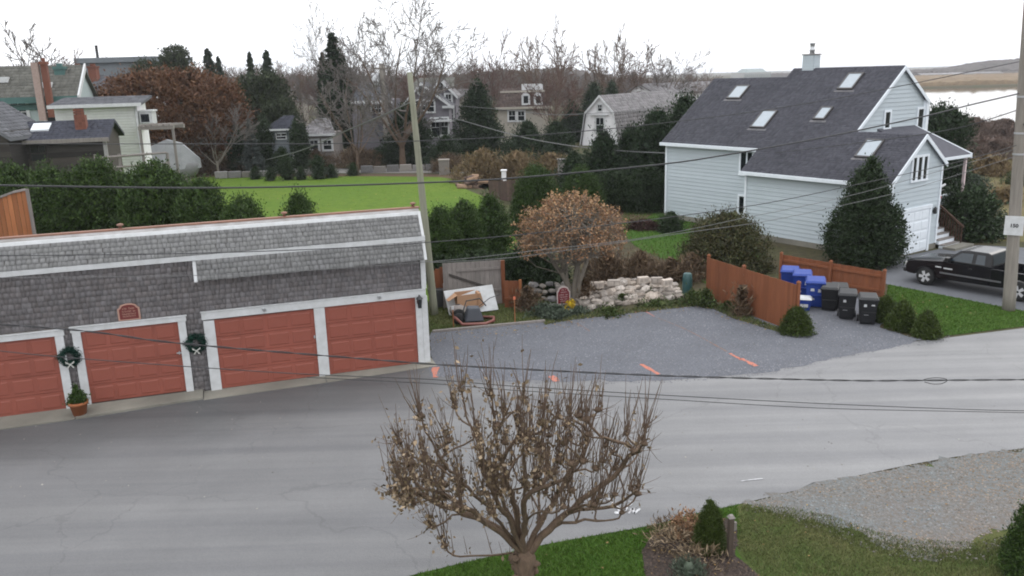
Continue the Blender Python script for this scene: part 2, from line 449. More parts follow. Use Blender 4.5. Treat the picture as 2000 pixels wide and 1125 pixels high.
def conifer_mesh(name, mat, H, R, seed, nb=120, per=60, leaf=.16, droop=.25, z0=.08, power=.8, aspect=.35, gap=0.):
    rng = np.random.default_rng(seed)
    tt = np.sort(rng.uniform(z0, 1, nb)) if not gap else np.clip(z0 + (1 - z0) * (np.floor(rng.uniform(0, 1, nb) * gap) + rng.normal(size=nb) * .12) / gap, z0, 1)
    a = rng.uniform(0, 2 * PI, nb)
    L = R * np.clip(1 - tt, .02, 1) ** power * rng.uniform(.65, 1.12, nb)
    s = rng.uniform(.1, 1, (nb, per)) ** .7
    out = s * L[:, None]
    x = out * np.cos(a)[:, None]; y = out * np.sin(a)[:, None]
    z = H * tt[:, None] - droop * out + .18 * out * s
    P = np.stack([x, y, z], -1)
    P += rng.normal(size=P.shape) * (L[:, None, None] * .11 + .02)
    dirs = np.stack([np.cos(a), np.sin(a), np.full(nb, -.15)], 1)[:, None, :].repeat(per, 1).reshape(-1, 3)
    V, f = leaf_quads(P.reshape(-1, 3), leaf, rng, aspect, dirs=dirs)
    return raw(name, V, f, mat)
def grow(seed, H, r0, trunk=.3, levels=4, nchild=(7, 6, 6, 5), ratio=(.75, .6, .5, .42), ang=(45, 45, 42, 40), up=.12, wob=.12, seg=(6, 5, 4, 3, 2), sides=(8, 6, 4, 3, 3), rmin=.006, first=.35, rr=.5):
    """branching skeleton: returns (V, F) per level and the tips of the last level"""
    rng = np.random.default_rng(seed)
    P = np.zeros((1, 3)); D = np.array([[.02, .01, 1.]]); L = np.array([H * trunk]); Rr = np.array([r0])
    res = []; tips = None
    for lv in range(levels + 1):
        n = len(P); k = seg[lv]; sd = sides[lv]
        pts = [P]; d = D / np.linalg.norm(D, axis=1, keepdims=True); dl = [d]
        for i in range(k):
            d = d + rng.normal(size=(n, 3)) * wob * (1 if lv else .35) + np.array([0, 0, up if lv else .1])
            d /= np.linalg.norm(d, axis=1, keepdims=True)
            pts.append(pts[-1] + d * (L / k)[:, None]); dl.append(d)
        pts = np.stack(pts, 1); dl = np.stack(dl, 1)
        s = np.linspace(0, 1, k + 1)
        rads = np.maximum(Rr[:, None] * (1 - (.45 if lv == 0 else .72) * s[None]), rmin)
        ref = np.where(np.abs(dl[:, :1, 2:3]) < .9, np.array([0, 0, 1.]), np.array([1., 0, 0]))
        x = np.cross(ref, dl); x /= np.linalg.norm(x, axis=2, keepdims=True) + 1e-9
        y = np.cross(dl, x)
        an = 2 * PI * np.arange(sd) / sd
        V = pts[:, :, None] + rads[:, :, None, None] * (np.cos(an)[None, None, :, None] * x[:, :, None] + np.sin(an)[None, None, :, None] * y[:, :, None])
        V = V.reshape(-1, 3)
        b = np.arange(n)[:, None, None] * (k + 1) * sd; i = np.arange(k)[None, :, None] * sd; j = np.arange(sd)[None, None]
        j2 = (j + 1) % sd
        Fq = np.stack([b + i + j, b + i + j2, b + i + sd + j2, b + i + sd + j], -1).reshape(-1, 4)
        res.append((V, Fq)); tips = pts[:, -1]
        if lv == levels: break
        m = nchild[lv]
        sp = np.clip((np.arange(m)[None] + rng.uniform(0, 1, (n, m))) / m, 0, 1) * (1 - first) + first
        if lv == 0: sp = np.clip(rng.uniform(.55, 1, (n, m)), 0, 1)
        fi = sp * k; i0 = np.clip(fi.astype(int), 0, k - 1); fr = (fi - i0)[..., None]
        bi = np.arange(n)[:, None]
        cp = pts[bi, i0] * (1 - fr) + pts[bi, i0 + 1] * fr
        cd = dl[bi, i0]
        cr_ = rads[bi, i0]
        rnd = rng.normal(size=cd.shape); rnd -= cd * (rnd * cd).sum(-1, keepdims=True); rnd /= np.linalg.norm(rnd, axis=-1, keepdims=True)
        if lv == 0:
            az = 2 * PI * (np.arange(m) / m)[None] + rng.uniform(0, .7, (n, m))
            rnd = np.stack([np.cos(az), np.sin(az), 0 * az], -1)
        aa = np.radians(ang[lv]) * rng.uniform(.55, 1.3, (n, m, 1))
        nd = cd * np.cos(aa) + rnd * np.sin(aa)
        base = L if lv else np.array([H * (1 - trunk) * 1.15])
        nl = base[:, None] * ratio[lv] * (1.15 - .5 * (sp if lv else 0 * sp)) * rng.uniform(.7, 1.2, (n, m))
        P = cp.reshape(-1, 3); D = nd.reshape(-1, 3); L = nl.reshape(-1); Rr = (cr_ * rr * rng.uniform(.8, 1.15, (n, m))).reshape(-1)
    return res, tips
_tree_cache = {}
def bare_tree(key, seed, H, r0, barkmat, twigmat, leafn=0, leafmat_=None, leafsize=.1, **kw):
    """meshes of a leafless tree: trunk with limbs, crown of twigs, and left-over leaves"""
    if key not in _tree_cache:
        lv, tips = grow(seed, H, r0, **kw)
        tr = raw('trunk', *joinq(lv[:2]), barkmat, True); cr_ = raw('crown', *joinq(lv[2:]), twigmat)
        lf = None
        if leafn:
            rng = np.random.default_rng(seed + 5)
            P = tips[rng.integers(0, len(tips), leafn)] + rng.normal(size=(leafn, 3)) * leafsize * 1.5
            lf = raw('foliage', *leaf_quads(P, leafsize, rng, .6), leafmat_)
        _tree_cache[key] = (tr, cr_, lf)
    return _tree_cache[key]
def plant_tree(name, meshes, loc, rz, sc, label, cat='tree', group=None):
    t = thing(name, label, cat, loc, rz, group)
    if not np.isscalar(sc): t.scale = tuple(sc)
    else: t.scale = (sc,) * 3
    for nm, me in zip(('trunk', 'crown', 'foliage'), meshes):
        if me is not None: link(nm, me, t)
    return t
def plant_bush(name, me, loc, rz, sc, label, cat='shrub', group=None, stem=None):
    t = thing(name, label, cat, loc, rz, group)
    if isinstance(me, dict):
        me = shrub_mesh(me, sc[0], sc[1], sc[2] * me['H0']) if not np.isscalar(sc) else shrub_mesh(me, sc, sc, sc * me['H0'])
    else: t.scale = tuple(sc) if not np.isscalar(sc) else (sc,) * 3
    link('foliage', me, t)
    if stem: MB().tube([(0, 0, -.05), (.01, 0, stem[1] * .5), (0, .01, stem[1])], [stem[0], stem[0] * .8, stem[0] * .5], 6).build('trunk', M['bark'], t, True)
    return t
def conifer(name, me, loc, rz, sc, label, H, r=.12, cat='evergreen tree', group=None):
    t = thing(name, label, cat, loc, rz, group)
    t.scale = tuple(sc) if not np.isscalar(sc) else (sc,) * 3
    MB().tube([(0, 0, -.1), (0, 0, H * .5), (0, 0, H * .96)], [r, r * .6, .02], 6).build('trunk', M['bark'], t, True)
    link('crown', me, t)
    return t

# ------------------------------------------------------------------ shingled and boarded surfaces
def shingle_rows(rng, nrow, expo, xr, wmin, wmax, thick, lap=.025, jit=.006):
    """list of (x0, x1, y0, y1, lift) of the courses of a surface; xr(v) gives the run of the row at height v"""
    S = []
    for j in range(nrow):
        v = j * expo; a, b = xr(v + expo * .5); x = a - rng.uniform(0, wmin)
        while x < b:
            w = rng.uniform(wmin, wmax)
            x0, x1 = max(x, a), min(x + w, b)
            if x1 - x0 > .03: S.append((x0 + .003, x1 - .003, v + rng.uniform(-jit, jit), v + expo + lap, thick * rng.uniform(.8, 1.25)))
            x += w
    return S
def shingle_geo(S, O, U, Wv, Nn, thick):
    """joined wedges; O origin, U along, Wv up the slope, Nn outwards"""
    S = np.array(S); O, U, Wv, Nn = [np.array(q, float) for q in (O, U, Wv, Nn)]
    n = len(S)
    def p(x, y, h): return O + x[:, None] * U + y[:, None] * Wv + h[:, None] * Nn
    lo = S[:, 4]; hi = np.full(n, .0015); z = np.full(n, -.002)
    V = np.stack([p(S[:, 0], S[:, 2], lo), p(S[:, 1], S[:, 2], lo), p(S[:, 1], S[:, 3], hi), p(S[:, 0], S[:, 3], hi),
                  p(S[:, 0], S[:, 2], z), p(S[:, 1], S[:, 2], z), p(S[:, 1], S[:, 3], z), p(S[:, 0], S[:, 3], z)], 1).reshape(-1, 3)
    f = np.array([(0, 1, 2, 3), (4, 5, 1, 0), (5, 6, 2, 1), (7, 4, 0, 3)])
    if np.dot(np.cross(U, Wv), Nn) < 0: f = f[:, ::-1]
    Fq = (np.arange(n)[:, None, None] * 8 + f[None]).reshape(-1, 4)
    return V, Fq
_wedge = {}
def wedge_piece(name, mat, w, h, t):
    k = (name, mat.name, round(w, 2), round(h, 3), round(t, 3))
    if k not in _wedge:
        w_ = k[2] - .006
        V = np.array([(0, -t, 0), (w_, -t, 0), (w_, -.0015, h), (0, -.0015, h), (0, .002, 0), (w_, .002, 0), (w_, .002, h), (0, .002, h)])
        _wedge[k] = raw(name, V, np.array([(0, 1, 2, 3), (4, 5, 1, 0), (5, 6, 2, 1), (7, 4, 0, 3)]), mat)
    return _wedge[k]
def scatter_stones(name, mat, P, size, rng, label, cat):
    """many small angular stones as one mesh"""
    n = len(P)
    base = np.array([(1, 0, 0), (0, 1, 0), (-1, 0, 0), (0, -1, 0), (0, 0, .8)], float)
    s = size * rng.uniform(.45, 1.5, (n, 1, 1)); a = rng.uniform(0, 2 * PI, n)
    V = base[None] * (1 + .45 * rng.uniform(-1, 1, (n, 5, 3))) * s
    c, q = np.cos(a)[:, None], np.sin(a)[:, None]
    x = V[..., 0] * c - V[..., 1] * q; y = V[..., 0] * q + V[..., 1] * c
    V = np.stack([x, y, V[..., 2]], -1) + P[:, None]
    f = np.array([(0, 1, 4), (1, 2, 4), (2, 3, 4), (3, 0, 4)])
    Fq = (np.arange(n)[:, None, None] * 5 + f[None]).reshape(-1, 3)
    o = link(name, raw(name, V.reshape(-1, 3), Fq, mat))
    return tag(o, label, cat, kind='stuff')
def in_poly(P, poly):
    poly = np.array(poly)[:, :2]; x, y = P[:, 0], P[:, 1]; r = np.zeros(len(P), bool)
    j = len(poly) - 1
    for i in range(len(poly)):
        a, b = poly[i], poly[j]
        c = ((a[1] > y) != (b[1] > y)) & (x < (b[0] - a[0]) * (y - a[1]) / (b[1] - a[1] + 1e-12) + a[0])
        r ^= c; j = i
    return r
def fill_poly(poly, n, rng):
    p = np.array(poly)[:, :2]; lo, hi = p.min(0), p.max(0)
    area = abs(sum(p[i][0] * p[i - 1][1] - p[i - 1][0] * p[i][1] for i in range(len(p)))) / 2
    k = int(n * np.prod(hi - lo) / max(area, 1e-6) * 1.1) + 10
    Q = rng.uniform(lo, hi, (k, 2)); Q = Q[in_poly(Q, poly)][:n]
    return Q
def grass_blades(name, poly, n, h, rng, mat, label, zb=.004, wfac=.16, avoid=None):
    Q = fill_poly(poly, n, rng)
    if avoid is not None: Q = Q[~in_poly(Q, avoid)]
    n = len(Q); a = rng.uniform(0, 2 * PI, n); hh = h * rng.uniform(.5, 1.3, n); w = h * wfac * rng.uniform(.7, 1.4, n)
    d = np.stack([np.cos(a), np.sin(a)], 1); le = rng.normal(size=(n, 2)) * (hh * .5)[:, None]
    B = np.concatenate([Q, np.full((n, 1), zb)], 1)
    V = np.stack([B - np.c_[d * w[:, None], 0 * w], B + np.c_[d * w[:, None], 0 * w], B + np.c_[le, hh]], 1).reshape(-1, 3)
    o = link(name, raw(name, V, np.arange(3 * n).reshape(n, 3), mat))
    return tag(o, label, 'grass', kind='stuff')
def smooth_poly(pts, k=6, closed=True):
    P = [np.array(p[:2], float) for p in pts]; n = len(P); out_ = []
    for i in range(n if closed else n - 1):
        p0, p1, p2, p3 = (P[(i - 1) % n], P[i], P[(i + 1) % n], P[(i + 2) % n]) if closed else (P[max(i - 1, 0)], P[i], P[i + 1], P[min(i + 2, n - 1)])
        for j in range(k):
            t = j / k
            out_.append(.5 * (2 * p1 + (p2 - p0) * t + (2 * p0 - 5 * p1 + 4 * p2 - p3) * t * t + (3 * p1 - p0 - 3 * p2 + p3) * t ** 3))
    if not closed: out_.append(P[-1])
    return [tuple(p) for p in out_]
def sheet(name, poly, z, mat, kind='structure'):
    import mathutils.geometry as mg
    pts = [Vector((p[0], p[1], z)) for p in poly]
    tris = mg.tessellate_polygon([pts])
    me = bpy.data.meshes.new(name)
    fs = []
    for t in tris:
        a, b, c = [pts[i] for i in t]
        fs.append(tuple(t) if (b - a).cross(c - a).z > 0 else tuple(t)[::-1])
    me.from_pydata([tuple(p) for p in pts], [], fs); me.materials.append(mat); me.update()
    return tag(link(name, me), kind=kind)
def ragged(pts, amp, rng, step=.25):
    """ragged outline: subdivide and jitter"""
    o = []
    n = len(pts)
    for i in range(n):
        a, b = np.array(pts[i][:2]), np.array(pts[(i + 1) % n][:2]); k = max(1, int(np.linalg.norm(b - a) / step))
        if np.linalg.norm(b - a) > 60: k = 1
        for j in range(k):
            p = a + (b - a) * j / k
            o.append(tuple(p + rng.normal(size=2) * amp * (0 if j == 0 else 1)))
    return o
# ------------------------------------------------------------------ the setting: terrain, water, road, lawns
def ground_material(name, c1, c2, c3, sc=.5, fine=9., rough=1., bump=.4):
    """three tones mixed by slow and fine noise"""
    m = nmat(name, c1, c2, scale=sc, rough=rough, bump=bump, bscale=fine * 3, world_co=True, spec=.15, contrast=.14)
    t = m.node_tree; N = t.nodes; L = t.links; b = N['Principled BSDF']
    src = b.inputs['Base Color'].links[0].from_socket
    ge = N.new('ShaderNodeNewGeometry'); n = N.new('ShaderNodeTexNoise'); n.inputs['Scale'].default_value = fine; n.inputs['Detail'].default_value = 6
    n.inputs['Roughness'].default_value = .7
    L.new(ge.outputs['Position'], n.inputs['Vector'])
    r = N.new('ShaderNodeMapRange'); r.inputs[1].default_value = .42; r.inputs[2].default_value = .68
    L.new(n.outputs['Fac'], r.inputs[0])
    mx = N.new('ShaderNodeMixRGB'); mx.inputs['Color2'].default_value = (*c3, 1)
    L.new(r.outputs[0], mx.inputs['Fac']); L.new(src, mx.inputs['Color1']); L.new(mx.outputs['Color'], b.inputs['Base Color'])
    return m
M['earth'] = ground_material('leaf_littered_ground', (.05, .058, .02), (.075, .055, .036), (.035, .03, .02), .15, 3.)
M['lawn'] = ground_material('mown_lawn', (.074, .132, .013), (.102, .150, .018), (.056, .105, .012), .10, 1.6)
M['lawn_front'] = ground_material('front_lawn_turf', (.035, .085, .010), (.052, .098, .014), (.03, .07, .009), .7, 14.)
M['lawn_thin'] = ground_material('thin_lawn_turf', (.045, .075, .016), (.095, .09, .036), (.038, .058, .015), .9, 16.)
M['gravel'] = ground_material('blue_grey_crushed_stone', (.152, .157, .176), (.128, .133, .149), (.095, .098, .109), .8, 22., bump=.6)
M['gravel_drive'] = ground_material('pale_driveway_gravel', (.165, .155, .148), (.145, .165, .17), (.125, .10, .08), .28, 11., bump=.7)
M['drive'] = ground_material('driveway_asphalt', (.14, .145, .158), (.115, .12, .13), (.10, .104, .112), .9, 20., bump=.15)
M['reedbed'] = ground_material('dry_reeds', (.16, .115, .07), (.2, .15, .095), (.12, .085, .052), .02, .4)
M['hillwood'] = ground_material('far_bare_woods', (.085, .075, .07), (.065, .06, .058), (.1, .085, .075), .02, .25)

def road_material():
    m = bpy.data.materials.new('worn_asphalt'); m.use_nodes = True
    t = m.node_tree; N = t.nodes; L = t.links; b = N['Principled BSDF']
    b.inputs['Roughness'].default_value = .62; b.inputs['Specular IOR Level'].default_value = .45
    ge = N.new('ShaderNodeNewGeometry'); mp = N.new('ShaderNodeMapping')
    mp.inputs['Rotation'].default_value = (0, 0, -rad(15)); mp.inputs['Scale'].default_value = (.035, 1.0, 1)
    L.new(ge.outputs['Position'], mp.inputs['Vector'])
    # bend the wheel tracks with the road
    wv = N.new('ShaderNodeTexNoise'); wv.inputs['Scale'].default_value = 1.7; wv.inputs['Detail'].default_value = 7; wv.inputs['Roughness'].default_value = .55
    L.new(mp.outputs['Vector'], wv.inputs['Vector'])
    r = N.new('ShaderNodeValToRGB'); r.color_ramp.elements[0].position = .32; r.color_ramp.elements[1].position = .7
    r.color_ramp.elements[0].color = (.116, .116, .120, 1); r.color_ramp.elements[1].color = (.164, .163, .163, 1)
    L.new(wv.outputs['Fac'], r.inputs['Fac'])
    # bleached wear and painted-in sky sheen lighten the right side, tarry new strip along the garages
    sx = N.new('ShaderNodeSeparateXYZ'); L.new(ge.outputs['Position'], sx.inputs[0])
    mr = N.new('ShaderNodeMapRange'); mr.interpolation_type = 'SMOOTHSTEP'
    mr.inputs[1].default_value = -2; mr.inputs[2].default_value = 9; mr.inputs[3].default_value = .9; mr.inputs[4].default_value = 1.2
    L.new(sx.outputs['X'], mr.inputs[0])
    m1 = N.new('ShaderNodeMixRGB'); m1.blend_type = 'MULTIPLY'; m1.inputs['Fac'].default_value = 1
    L.new(r.outputs['Color'], m1.inputs['Color1']); L.new(mr.outputs[0], m1.inputs['Color2'])
    dm = N.new('ShaderNodeVectorMath'); dm.operation = 'DOT_PRODUCT'; dm.inputs[1].default_value = (-.3107, .9505, 0)
    L.new(ge.outputs['Position'], dm.inputs[0])
    nb = N.new('ShaderNodeTexNoise'); nb.inputs['Scale'].default_value = .7; nb.inputs['Detail'].default_value = 4; L.new(ge.outputs['Position'], nb.inputs['Vector'])
    na = N.new('ShaderNodeMath'); na.operation = 'MULTIPLY_ADD'; na.inputs[1].default_value = 1.6; L.new(nb.outputs['Fac'], na.inputs[0]); L.new(dm.outputs['Value'], na.inputs[2])
    m2 = N.new('ShaderNodeMapRange'); m2.interpolation_type = 'SMOOTHSTEP'
    m2.inputs[1].default_value = 20.6; m2.inputs[2].default_value = 23.2; m2.inputs[3].default_value = 1; m2.inputs[4].default_value = .62
    L.new(na.outputs[0], m2.inputs[0])
    mxr = N.new('ShaderNodeMapRange'); mxr.interpolation_type = 'SMOOTHSTEP'; mxr.inputs[1].default_value = -3.5; mxr.inputs[2].default_value = .5
    L.new(sx.outputs['X'], mxr.inputs[0])
    mm = N.new('ShaderNodeMix'); mm.data_type = 'FLOAT'; L.new(mxr.outputs[0], mm.inputs[0]); L.new(m2.outputs[0], mm.inputs[2]); mm.inputs[3].default_value = 1.
    m3 = N.new('ShaderNodeMixRGB'); m3.blend_type = 'MULTIPLY'; m3.inputs['Fac'].default_value = 1
    L.new(m1.outputs['Color'], m3.inputs['Color1']); L.new(mm.outputs[0], m3.inputs['Color2'])
    # grain
    ng = N.new('ShaderNodeTexNoise'); ng.inputs['Scale'].default_value = 34; ng.inputs['Detail'].default_value = 4; L.new(ge.outputs['Position'], ng.inputs['Vector'])
    mg = N.new('ShaderNodeMapRange'); mg.inputs[1].default_value = .3; mg.inputs[2].default_value = .7; mg.inputs[3].default_value = .9; mg.inputs[4].default_value = 1.1
    L.new(ng.outputs['Fac'], mg.inputs[0])
    m4 = N.new('ShaderNodeMixRGB'); m4.blend_type = 'MULTIPLY'; m4.inputs['Fac'].default_value = 1
    L.new(m3.outputs['Color'], m4.inputs['Color1']); L.new(mg.outputs[0], m4.inputs['Color2'])
    # hairline cracks, old tar blotches and dusty scuffs
    wn = N.new('ShaderNodeTexNoise'); wn.inputs['Scale'].default_value = .9; wn.inputs['Detail'].default_value = 5; L.new(ge.outputs['Position'], wn.inputs['Vector'])
    wa = N.new('ShaderNodeVectorMath'); wa.operation = 'MULTIPLY_ADD'; wa.inputs[1].default_value = (1.6, 1.6, 0); L.new(wn.outputs['Color'], wa.inputs[0]); L.new(ge.outputs['Position'], wa.inputs[2])
    vo = N.new('ShaderNodeTexVoronoi'); vo.feature = 'DISTANCE_TO_EDGE'; vo.inputs['Scale'].default_value = .22; L.new(wa.outputs[0], vo.inputs['Vector'])
    ck = N.new('ShaderNodeMapRange'); ck.inputs[1].default_value = .002; ck.inputs[2].default_value = .005; ck.inputs[3].default_value = .86; ck.inputs[4].default_value = 1
    L.new(vo.outputs['Distance'], ck.inputs[0])
    bn = N.new('ShaderNodeTexNoise'); bn.inputs['Scale'].default_value = .55; bn.inputs['Detail'].default_value = 8; bn.inputs['Roughness'].default_value = .7; L.new(ge.outputs['Position'], bn.inputs['Vector'])
    bl = N.new('ShaderNodeMapRange'); bl.inputs[1].default_value = .3; bl.inputs[2].default_value = .72; bl.inputs[3].default_value = .90; bl.inputs[4].default_value = 1.08
    L.new(bn.outputs['Fac'], bl.inputs[0])
    mu = N.new('ShaderNodeMath'); mu.operation = 'MULTIPLY'; L.new(ck.outputs[0], mu.inputs[0]); L.new(bl.outputs[0], mu.inputs[1])
    m5 = N.new('ShaderNodeMixRGB'); m5.blend_type = 'MULTIPLY'; m5.inputs['Fac'].default_value = 1
    L.new(m4.outputs['Color'], m5.inputs['Color1']); L.new(mu.outputs[0], m5.inputs['Color2'])
    L.new(m5.outputs['Color'], b.inputs['Base Color'])
    bp = N.new('ShaderNodeBump'); bp.inputs['Strength'].default_value = .25; bp.inputs['Distance'].default_value = .02
    L.new(ng.outputs['Fac'], bp.inputs['Height']); L.new(bp.outputs['Normal'], b.inputs['Normal'])
    return m
M['road'] = road_material()
M['water'] = plain('still_water', (.03, .035, .035), .05, spec=1.)

def smooth(a, b, x): t = np.clip((x - a) / (b - a), 0, 1); return t * t * (3 - 2 * t)
def terrain_z(x, y):
    near = 118 + 7 * np.sin(x / 31.) + 4 * np.sin(x / 13. + 1)
    ins = smooth(0, 9, y - near) * smooth(0, 9, 352 + 5 * np.sin(x / 47.) - y) * smooth(0, 12, x - 38)
    return -1.8 * ins - .004
def axis_pts(lo, hi, c0, c1, step, g):
    a = list(np.arange(c0, c1 + .1, step)); s = step; x = c0
    left = []
    while x > lo: s *= g; x -= s; left.append(x)
    s = step; x = c1; right = []
    while x < hi: s *= g; x += s; right.append(x)
    return np.array(left[::-1] + a + right)
xs = axis_pts(-3800, 3800, -20, 300, 5, 1.25); ys = axis_pts(-600, 4500, 0, 380, 4, 1.25)
XX, YY = np.meshgrid(xs, ys); nx_ = len(xs)
V = np.stack([XX, YY, terrain_z(XX, YY)], -1).reshape(-1, 3)
i = np.arange(len(ys) - 1)[:, None] * nx_; j = np.arange(nx_ - 1)[None]
Fq = np.stack([i + j, i + j + 1, i + nx_ + j + 1, i + nx_ + j], -1).reshape(-1, 4)
tag(link('ground', raw('ground', V, Fq, M['earth'], True)), kind='structure')
sheet('water', [(34, 100), (700, 100), (900, 390), (34, 390)], -.55, M['water'])

rg = np.random.default_rng(11)
def GP(*pp): return [tuple(G(*p)[:2]) for p in pp]
# asphalt road, bending from lower left to the right
road_low = GP((820, 1120), (1060, 1065), (1260, 1029), (1350, 1006), (1440, 986), (1560, 957), (1700, 924), (1850, 895), (2000, 876))
road_top = GP((2000, 641), (1850, 660), (1740, 674), (1640, 691), (1500, 721), (1300, 738), (1000, 741), (845, 730))
road = [(-60, -25), (-3.5, 12.4)] + smooth_poly(road_low, 4, False) + [(45, 29), (45, 36)] + smooth_poly(road_top, 4, False) + [(-2.3, 25.0), (-17.5, 20.4), (-60, 6)]
sheet('road', road, .008, M['road'])
# crushed-stone parking lot beside the garages, running on to the bins
lot = GP((838, 735), (842, 649), (1062, 629), (1110, 618), (1240, 603), (1380, 590), (1440, 610), (1535, 640), (1552, 632)) + [(10.2, 28.5), (10.6, 33.0), (13.6, 33.0), (14.2, 29.8)] + GP((1718, 640), (1800, 664), (1740, 681), (1640, 698), (1500, 728), (1300, 744), (1000, 746))
lot_r = ragged(lot, .05, rg, .3)
sheet('parking_lot', lot_r, .012, M['gravel'])
# lawns
far_lawn = smooth_poly([(-42, 60), (-30, 79), (-26.5, 80.5), (-6, 75), (-3.4, 66), (-1.6, 60), (-.4, 50), (.2, 40), (-4, 31), (-12, 30), (-30, 34), (-42, 45)], 5)
sheet('back_lawn', far_lawn, .004, M['lawn'])
side_lawn = smooth_poly(GP((1225, 412), (1300, 418), (1440, 470), (1490, 520), (1400, 560), (1330, 520), (1240, 480), (1215, 440)), 5)
sheet('side_lawn', side_lawn, .004, M['lawn_front'])
strip = GP((836, 655), (846, 648), (1062, 628), (1100, 620)) + [(2.2, 30.6), (1.0, 32.0), (-3.2, 32.2), (-4.4, 29)]
sheet('grass_strip', strip, .010, M['lawn_thin'])
verge = GP((1735, 556), (2010, 610), (2010, 636), (1850, 656), (1824, 664), (1790, 655), (1722, 630))
verge = [verge[0], verge[1], (24, 30.5), (24, 28.6)] + verge[2:]
sheet('grass_verge', verge, .010, M['lawn_front'])
front_low = [(-3.6, 12.0)] + smooth_poly(road_low[:5], 4, False) + GP((1560, 965), (1700, 935), (1850, 905), (2000, 890)) + [(15, 17), (14, 8.5), (-3.6, 8.5)]
sheet('front_lawn', front_low, .004, M['lawn_front'])
right_turf = GP((1438, 992), (1446, 985), (1560, 962), (1700, 930), (1850, 900), (2000, 884)) + [(14.6, 17), (13.8, 8.6), (3.9, 8.6)] + GP((1470, 1130), (1440, 1075))
sheet('thin_lawn', right_turf, .008, M['lawn_thin'])
gdrive = GP((1445, 985), (1560, 957), (1700, 924), (1850, 895), (2000, 876)) + [(16, 19.2), (16, 14.5)] + GP((2010, 1026), (1936, 1043), (1894, 1066), (1830, 1092), (1745, 1072), (1681, 1040), (1620, 1026), (1540, 1006))
gd_r = ragged(gdrive, .10, rg, .16)
sheet('gravel_driveway', gd_r, .012, M['gravel_drive'])
bed = smooth_poly(GP((1256, 1090), (1262, 1065), (1285, 1043), (1330, 1022), (1385, 1012), (1432, 1020), (1440, 1060), (1436, 1085), (1465, 1110), (1490, 1150), (1400, 1200), (1280, 1160)), 5)
sheet('planting_bed', bed, .016, M['soil'])
# house driveway where the truck stands
drv = [tuple(p) for p in GP((1722, 552), (1735, 556), (2010, 612))] + [(30, 26.5), (34, 34), (22.6, 39.6), (20.4, 39.0), (18.4, 37.8), (16.9, 37.2)]
sheet('house_driveway', drv, .006, M['drive'])
# lane beyond the back lawn
lane = [(-60, 84), (-31, 83.2), (-26.5, 82.8), (-6, 78.3), (2, 75.5), (9, 71), (9, 74), (2, 79), (-6, 82), (-26, 87.5), (-60, 89)]
M['lane'] = ground_material('pale_lane', (.2, .195, .185), (.17, .165, .155), (.15, .14, .13), .5, 4.)
sheet('lane', lane, .010, M['lane'])
litter_bed = smooth_poly([(-30, 80.2), (-26, 81.5), (-6, 77), (0, 74), (0, 66), (-3.5, 67), (-6.3, 75), (-26, 80)], 3)
M['litter'] = ground_material('brown_leaf_litter', (.085, .05, .034), (.105, .07, .045), (.06, .042, .03), .4, 4.)
sheet('leaf_bed', litter_bed, .006, M['litter'])
brush_floor = smooth_poly([(-2.5, 68), (0, 62), (2.0, 52), (5, 48), (9, 52), (9, 68), (2, 74)], 4)
sheet('brush_floor', brush_floor, .006, M['litter'])
# thin air: one even box of haze round everything, the sky outside it
hz = MB(); hz.b2((-3900, -640, -3.), (3900, 4600, 24.)); hzm = bpy.data.materials.new('haze_air'); hzm.use_nodes = True
_n = hzm.node_tree.nodes; _n.remove(_n['Principled BSDF']); pv = _n.new('ShaderNodeVolumePrincipled')
pv.inputs['Density'].default_value = .00022; pv.inputs['Color'].default_value = (.93, .95, 1, 1); pv.inputs['Anisotropy'].default_value = .2
hzm.node_tree.links.new(pv.outputs['Volume'], _n['Material Output'].inputs['Volume'])
tag(hz.build('haze', hzm), 'thin pale air dimming the far shore and woods', 'haze', kind='stuff')
# marsh and far shore
rr_ = np.random.default_rng(3)
def mass(name, poly_x, y0, y1, nx, ny, top, amp, mat, label, cat, z0=-1.):
    """undulating vegetated mass with a ragged steep edge all round"""
    x = np.linspace(poly_x[0], poly_x[1], nx); y = np.linspace(y0, y1, ny); X, Y = np.meshgrid(x, y)
    Z = top(X, Y) + amp * rr_.normal(size=X.shape)
    edge = np.zeros_like(Z, bool); edge[0] = edge[-1] = True; edge[:, 0] = edge[:, -1] = True
    Z[edge] = z0
    X = X + rr_.normal(size=X.shape) * (x[1] - x[0]) * .25; Y = Y + rr_.normal(size=X.shape) * (y[1] - y[0]) * (.12)
    Y[0] = Y[1] - .6
    Vv = np.stack([X, Y, Z], -1).reshape(-1, 3)
    i = np.arange(ny - 1)[:, None] * nx; j = np.arange(nx - 1)[None]
    f = np.stack([i + j, i + j + 1, i + nx + j + 1, i + nx + j], -1).reshape(-1, 4)
    o = link(name, raw(name, Vv, f, mat))
    return tag(o, label, cat, kind='stuff')
mass('reeds', (40, 620), 354, 580, 260, 60, lambda X, Y: 1.5 + .5 * np.sin(X / 37) * np.sin(Y / 29), .3, M['reedbed'], 'tan dry reed marsh along the far side of the water', 'reeds')
def hilltop(X, Y): K = X * 800 / Y; return 3.0 + 7.6 * smooth(392, 455, K) * smooth(640, 780, Y) + 2.2 * smooth(450, 530, K) + .8 * np.sin(X / 29) * np.sin(Y / 41)
mass('far_woods', (300, 1100), 640, 1000, 620, 60, hilltop, .55, M['hillwood'], 'grey brown wooded hill beyond the marsh', 'woods')
mass('far_shore', (60, 440), 600, 720, 300, 20, lambda X, Y: 1.6 + .6 * np.sin(X / 23) * np.sin(Y / 37), .45, M['hillwood'], 'low dark wooded shoreline behind the house roof', 'woods')
mass('distant_woods', (-330, 62), 330, 480, 330, 30, lambda X, Y: (9.5 + 1.5 * np.sin(X / 31) + 1.0 * np.sin(X / 9. + Y / 23)) * (1 - .75 * smooth(20, 60, X)), .8, M['hillwood'], 'brown bare woods closing the view behind the houses', 'woods')
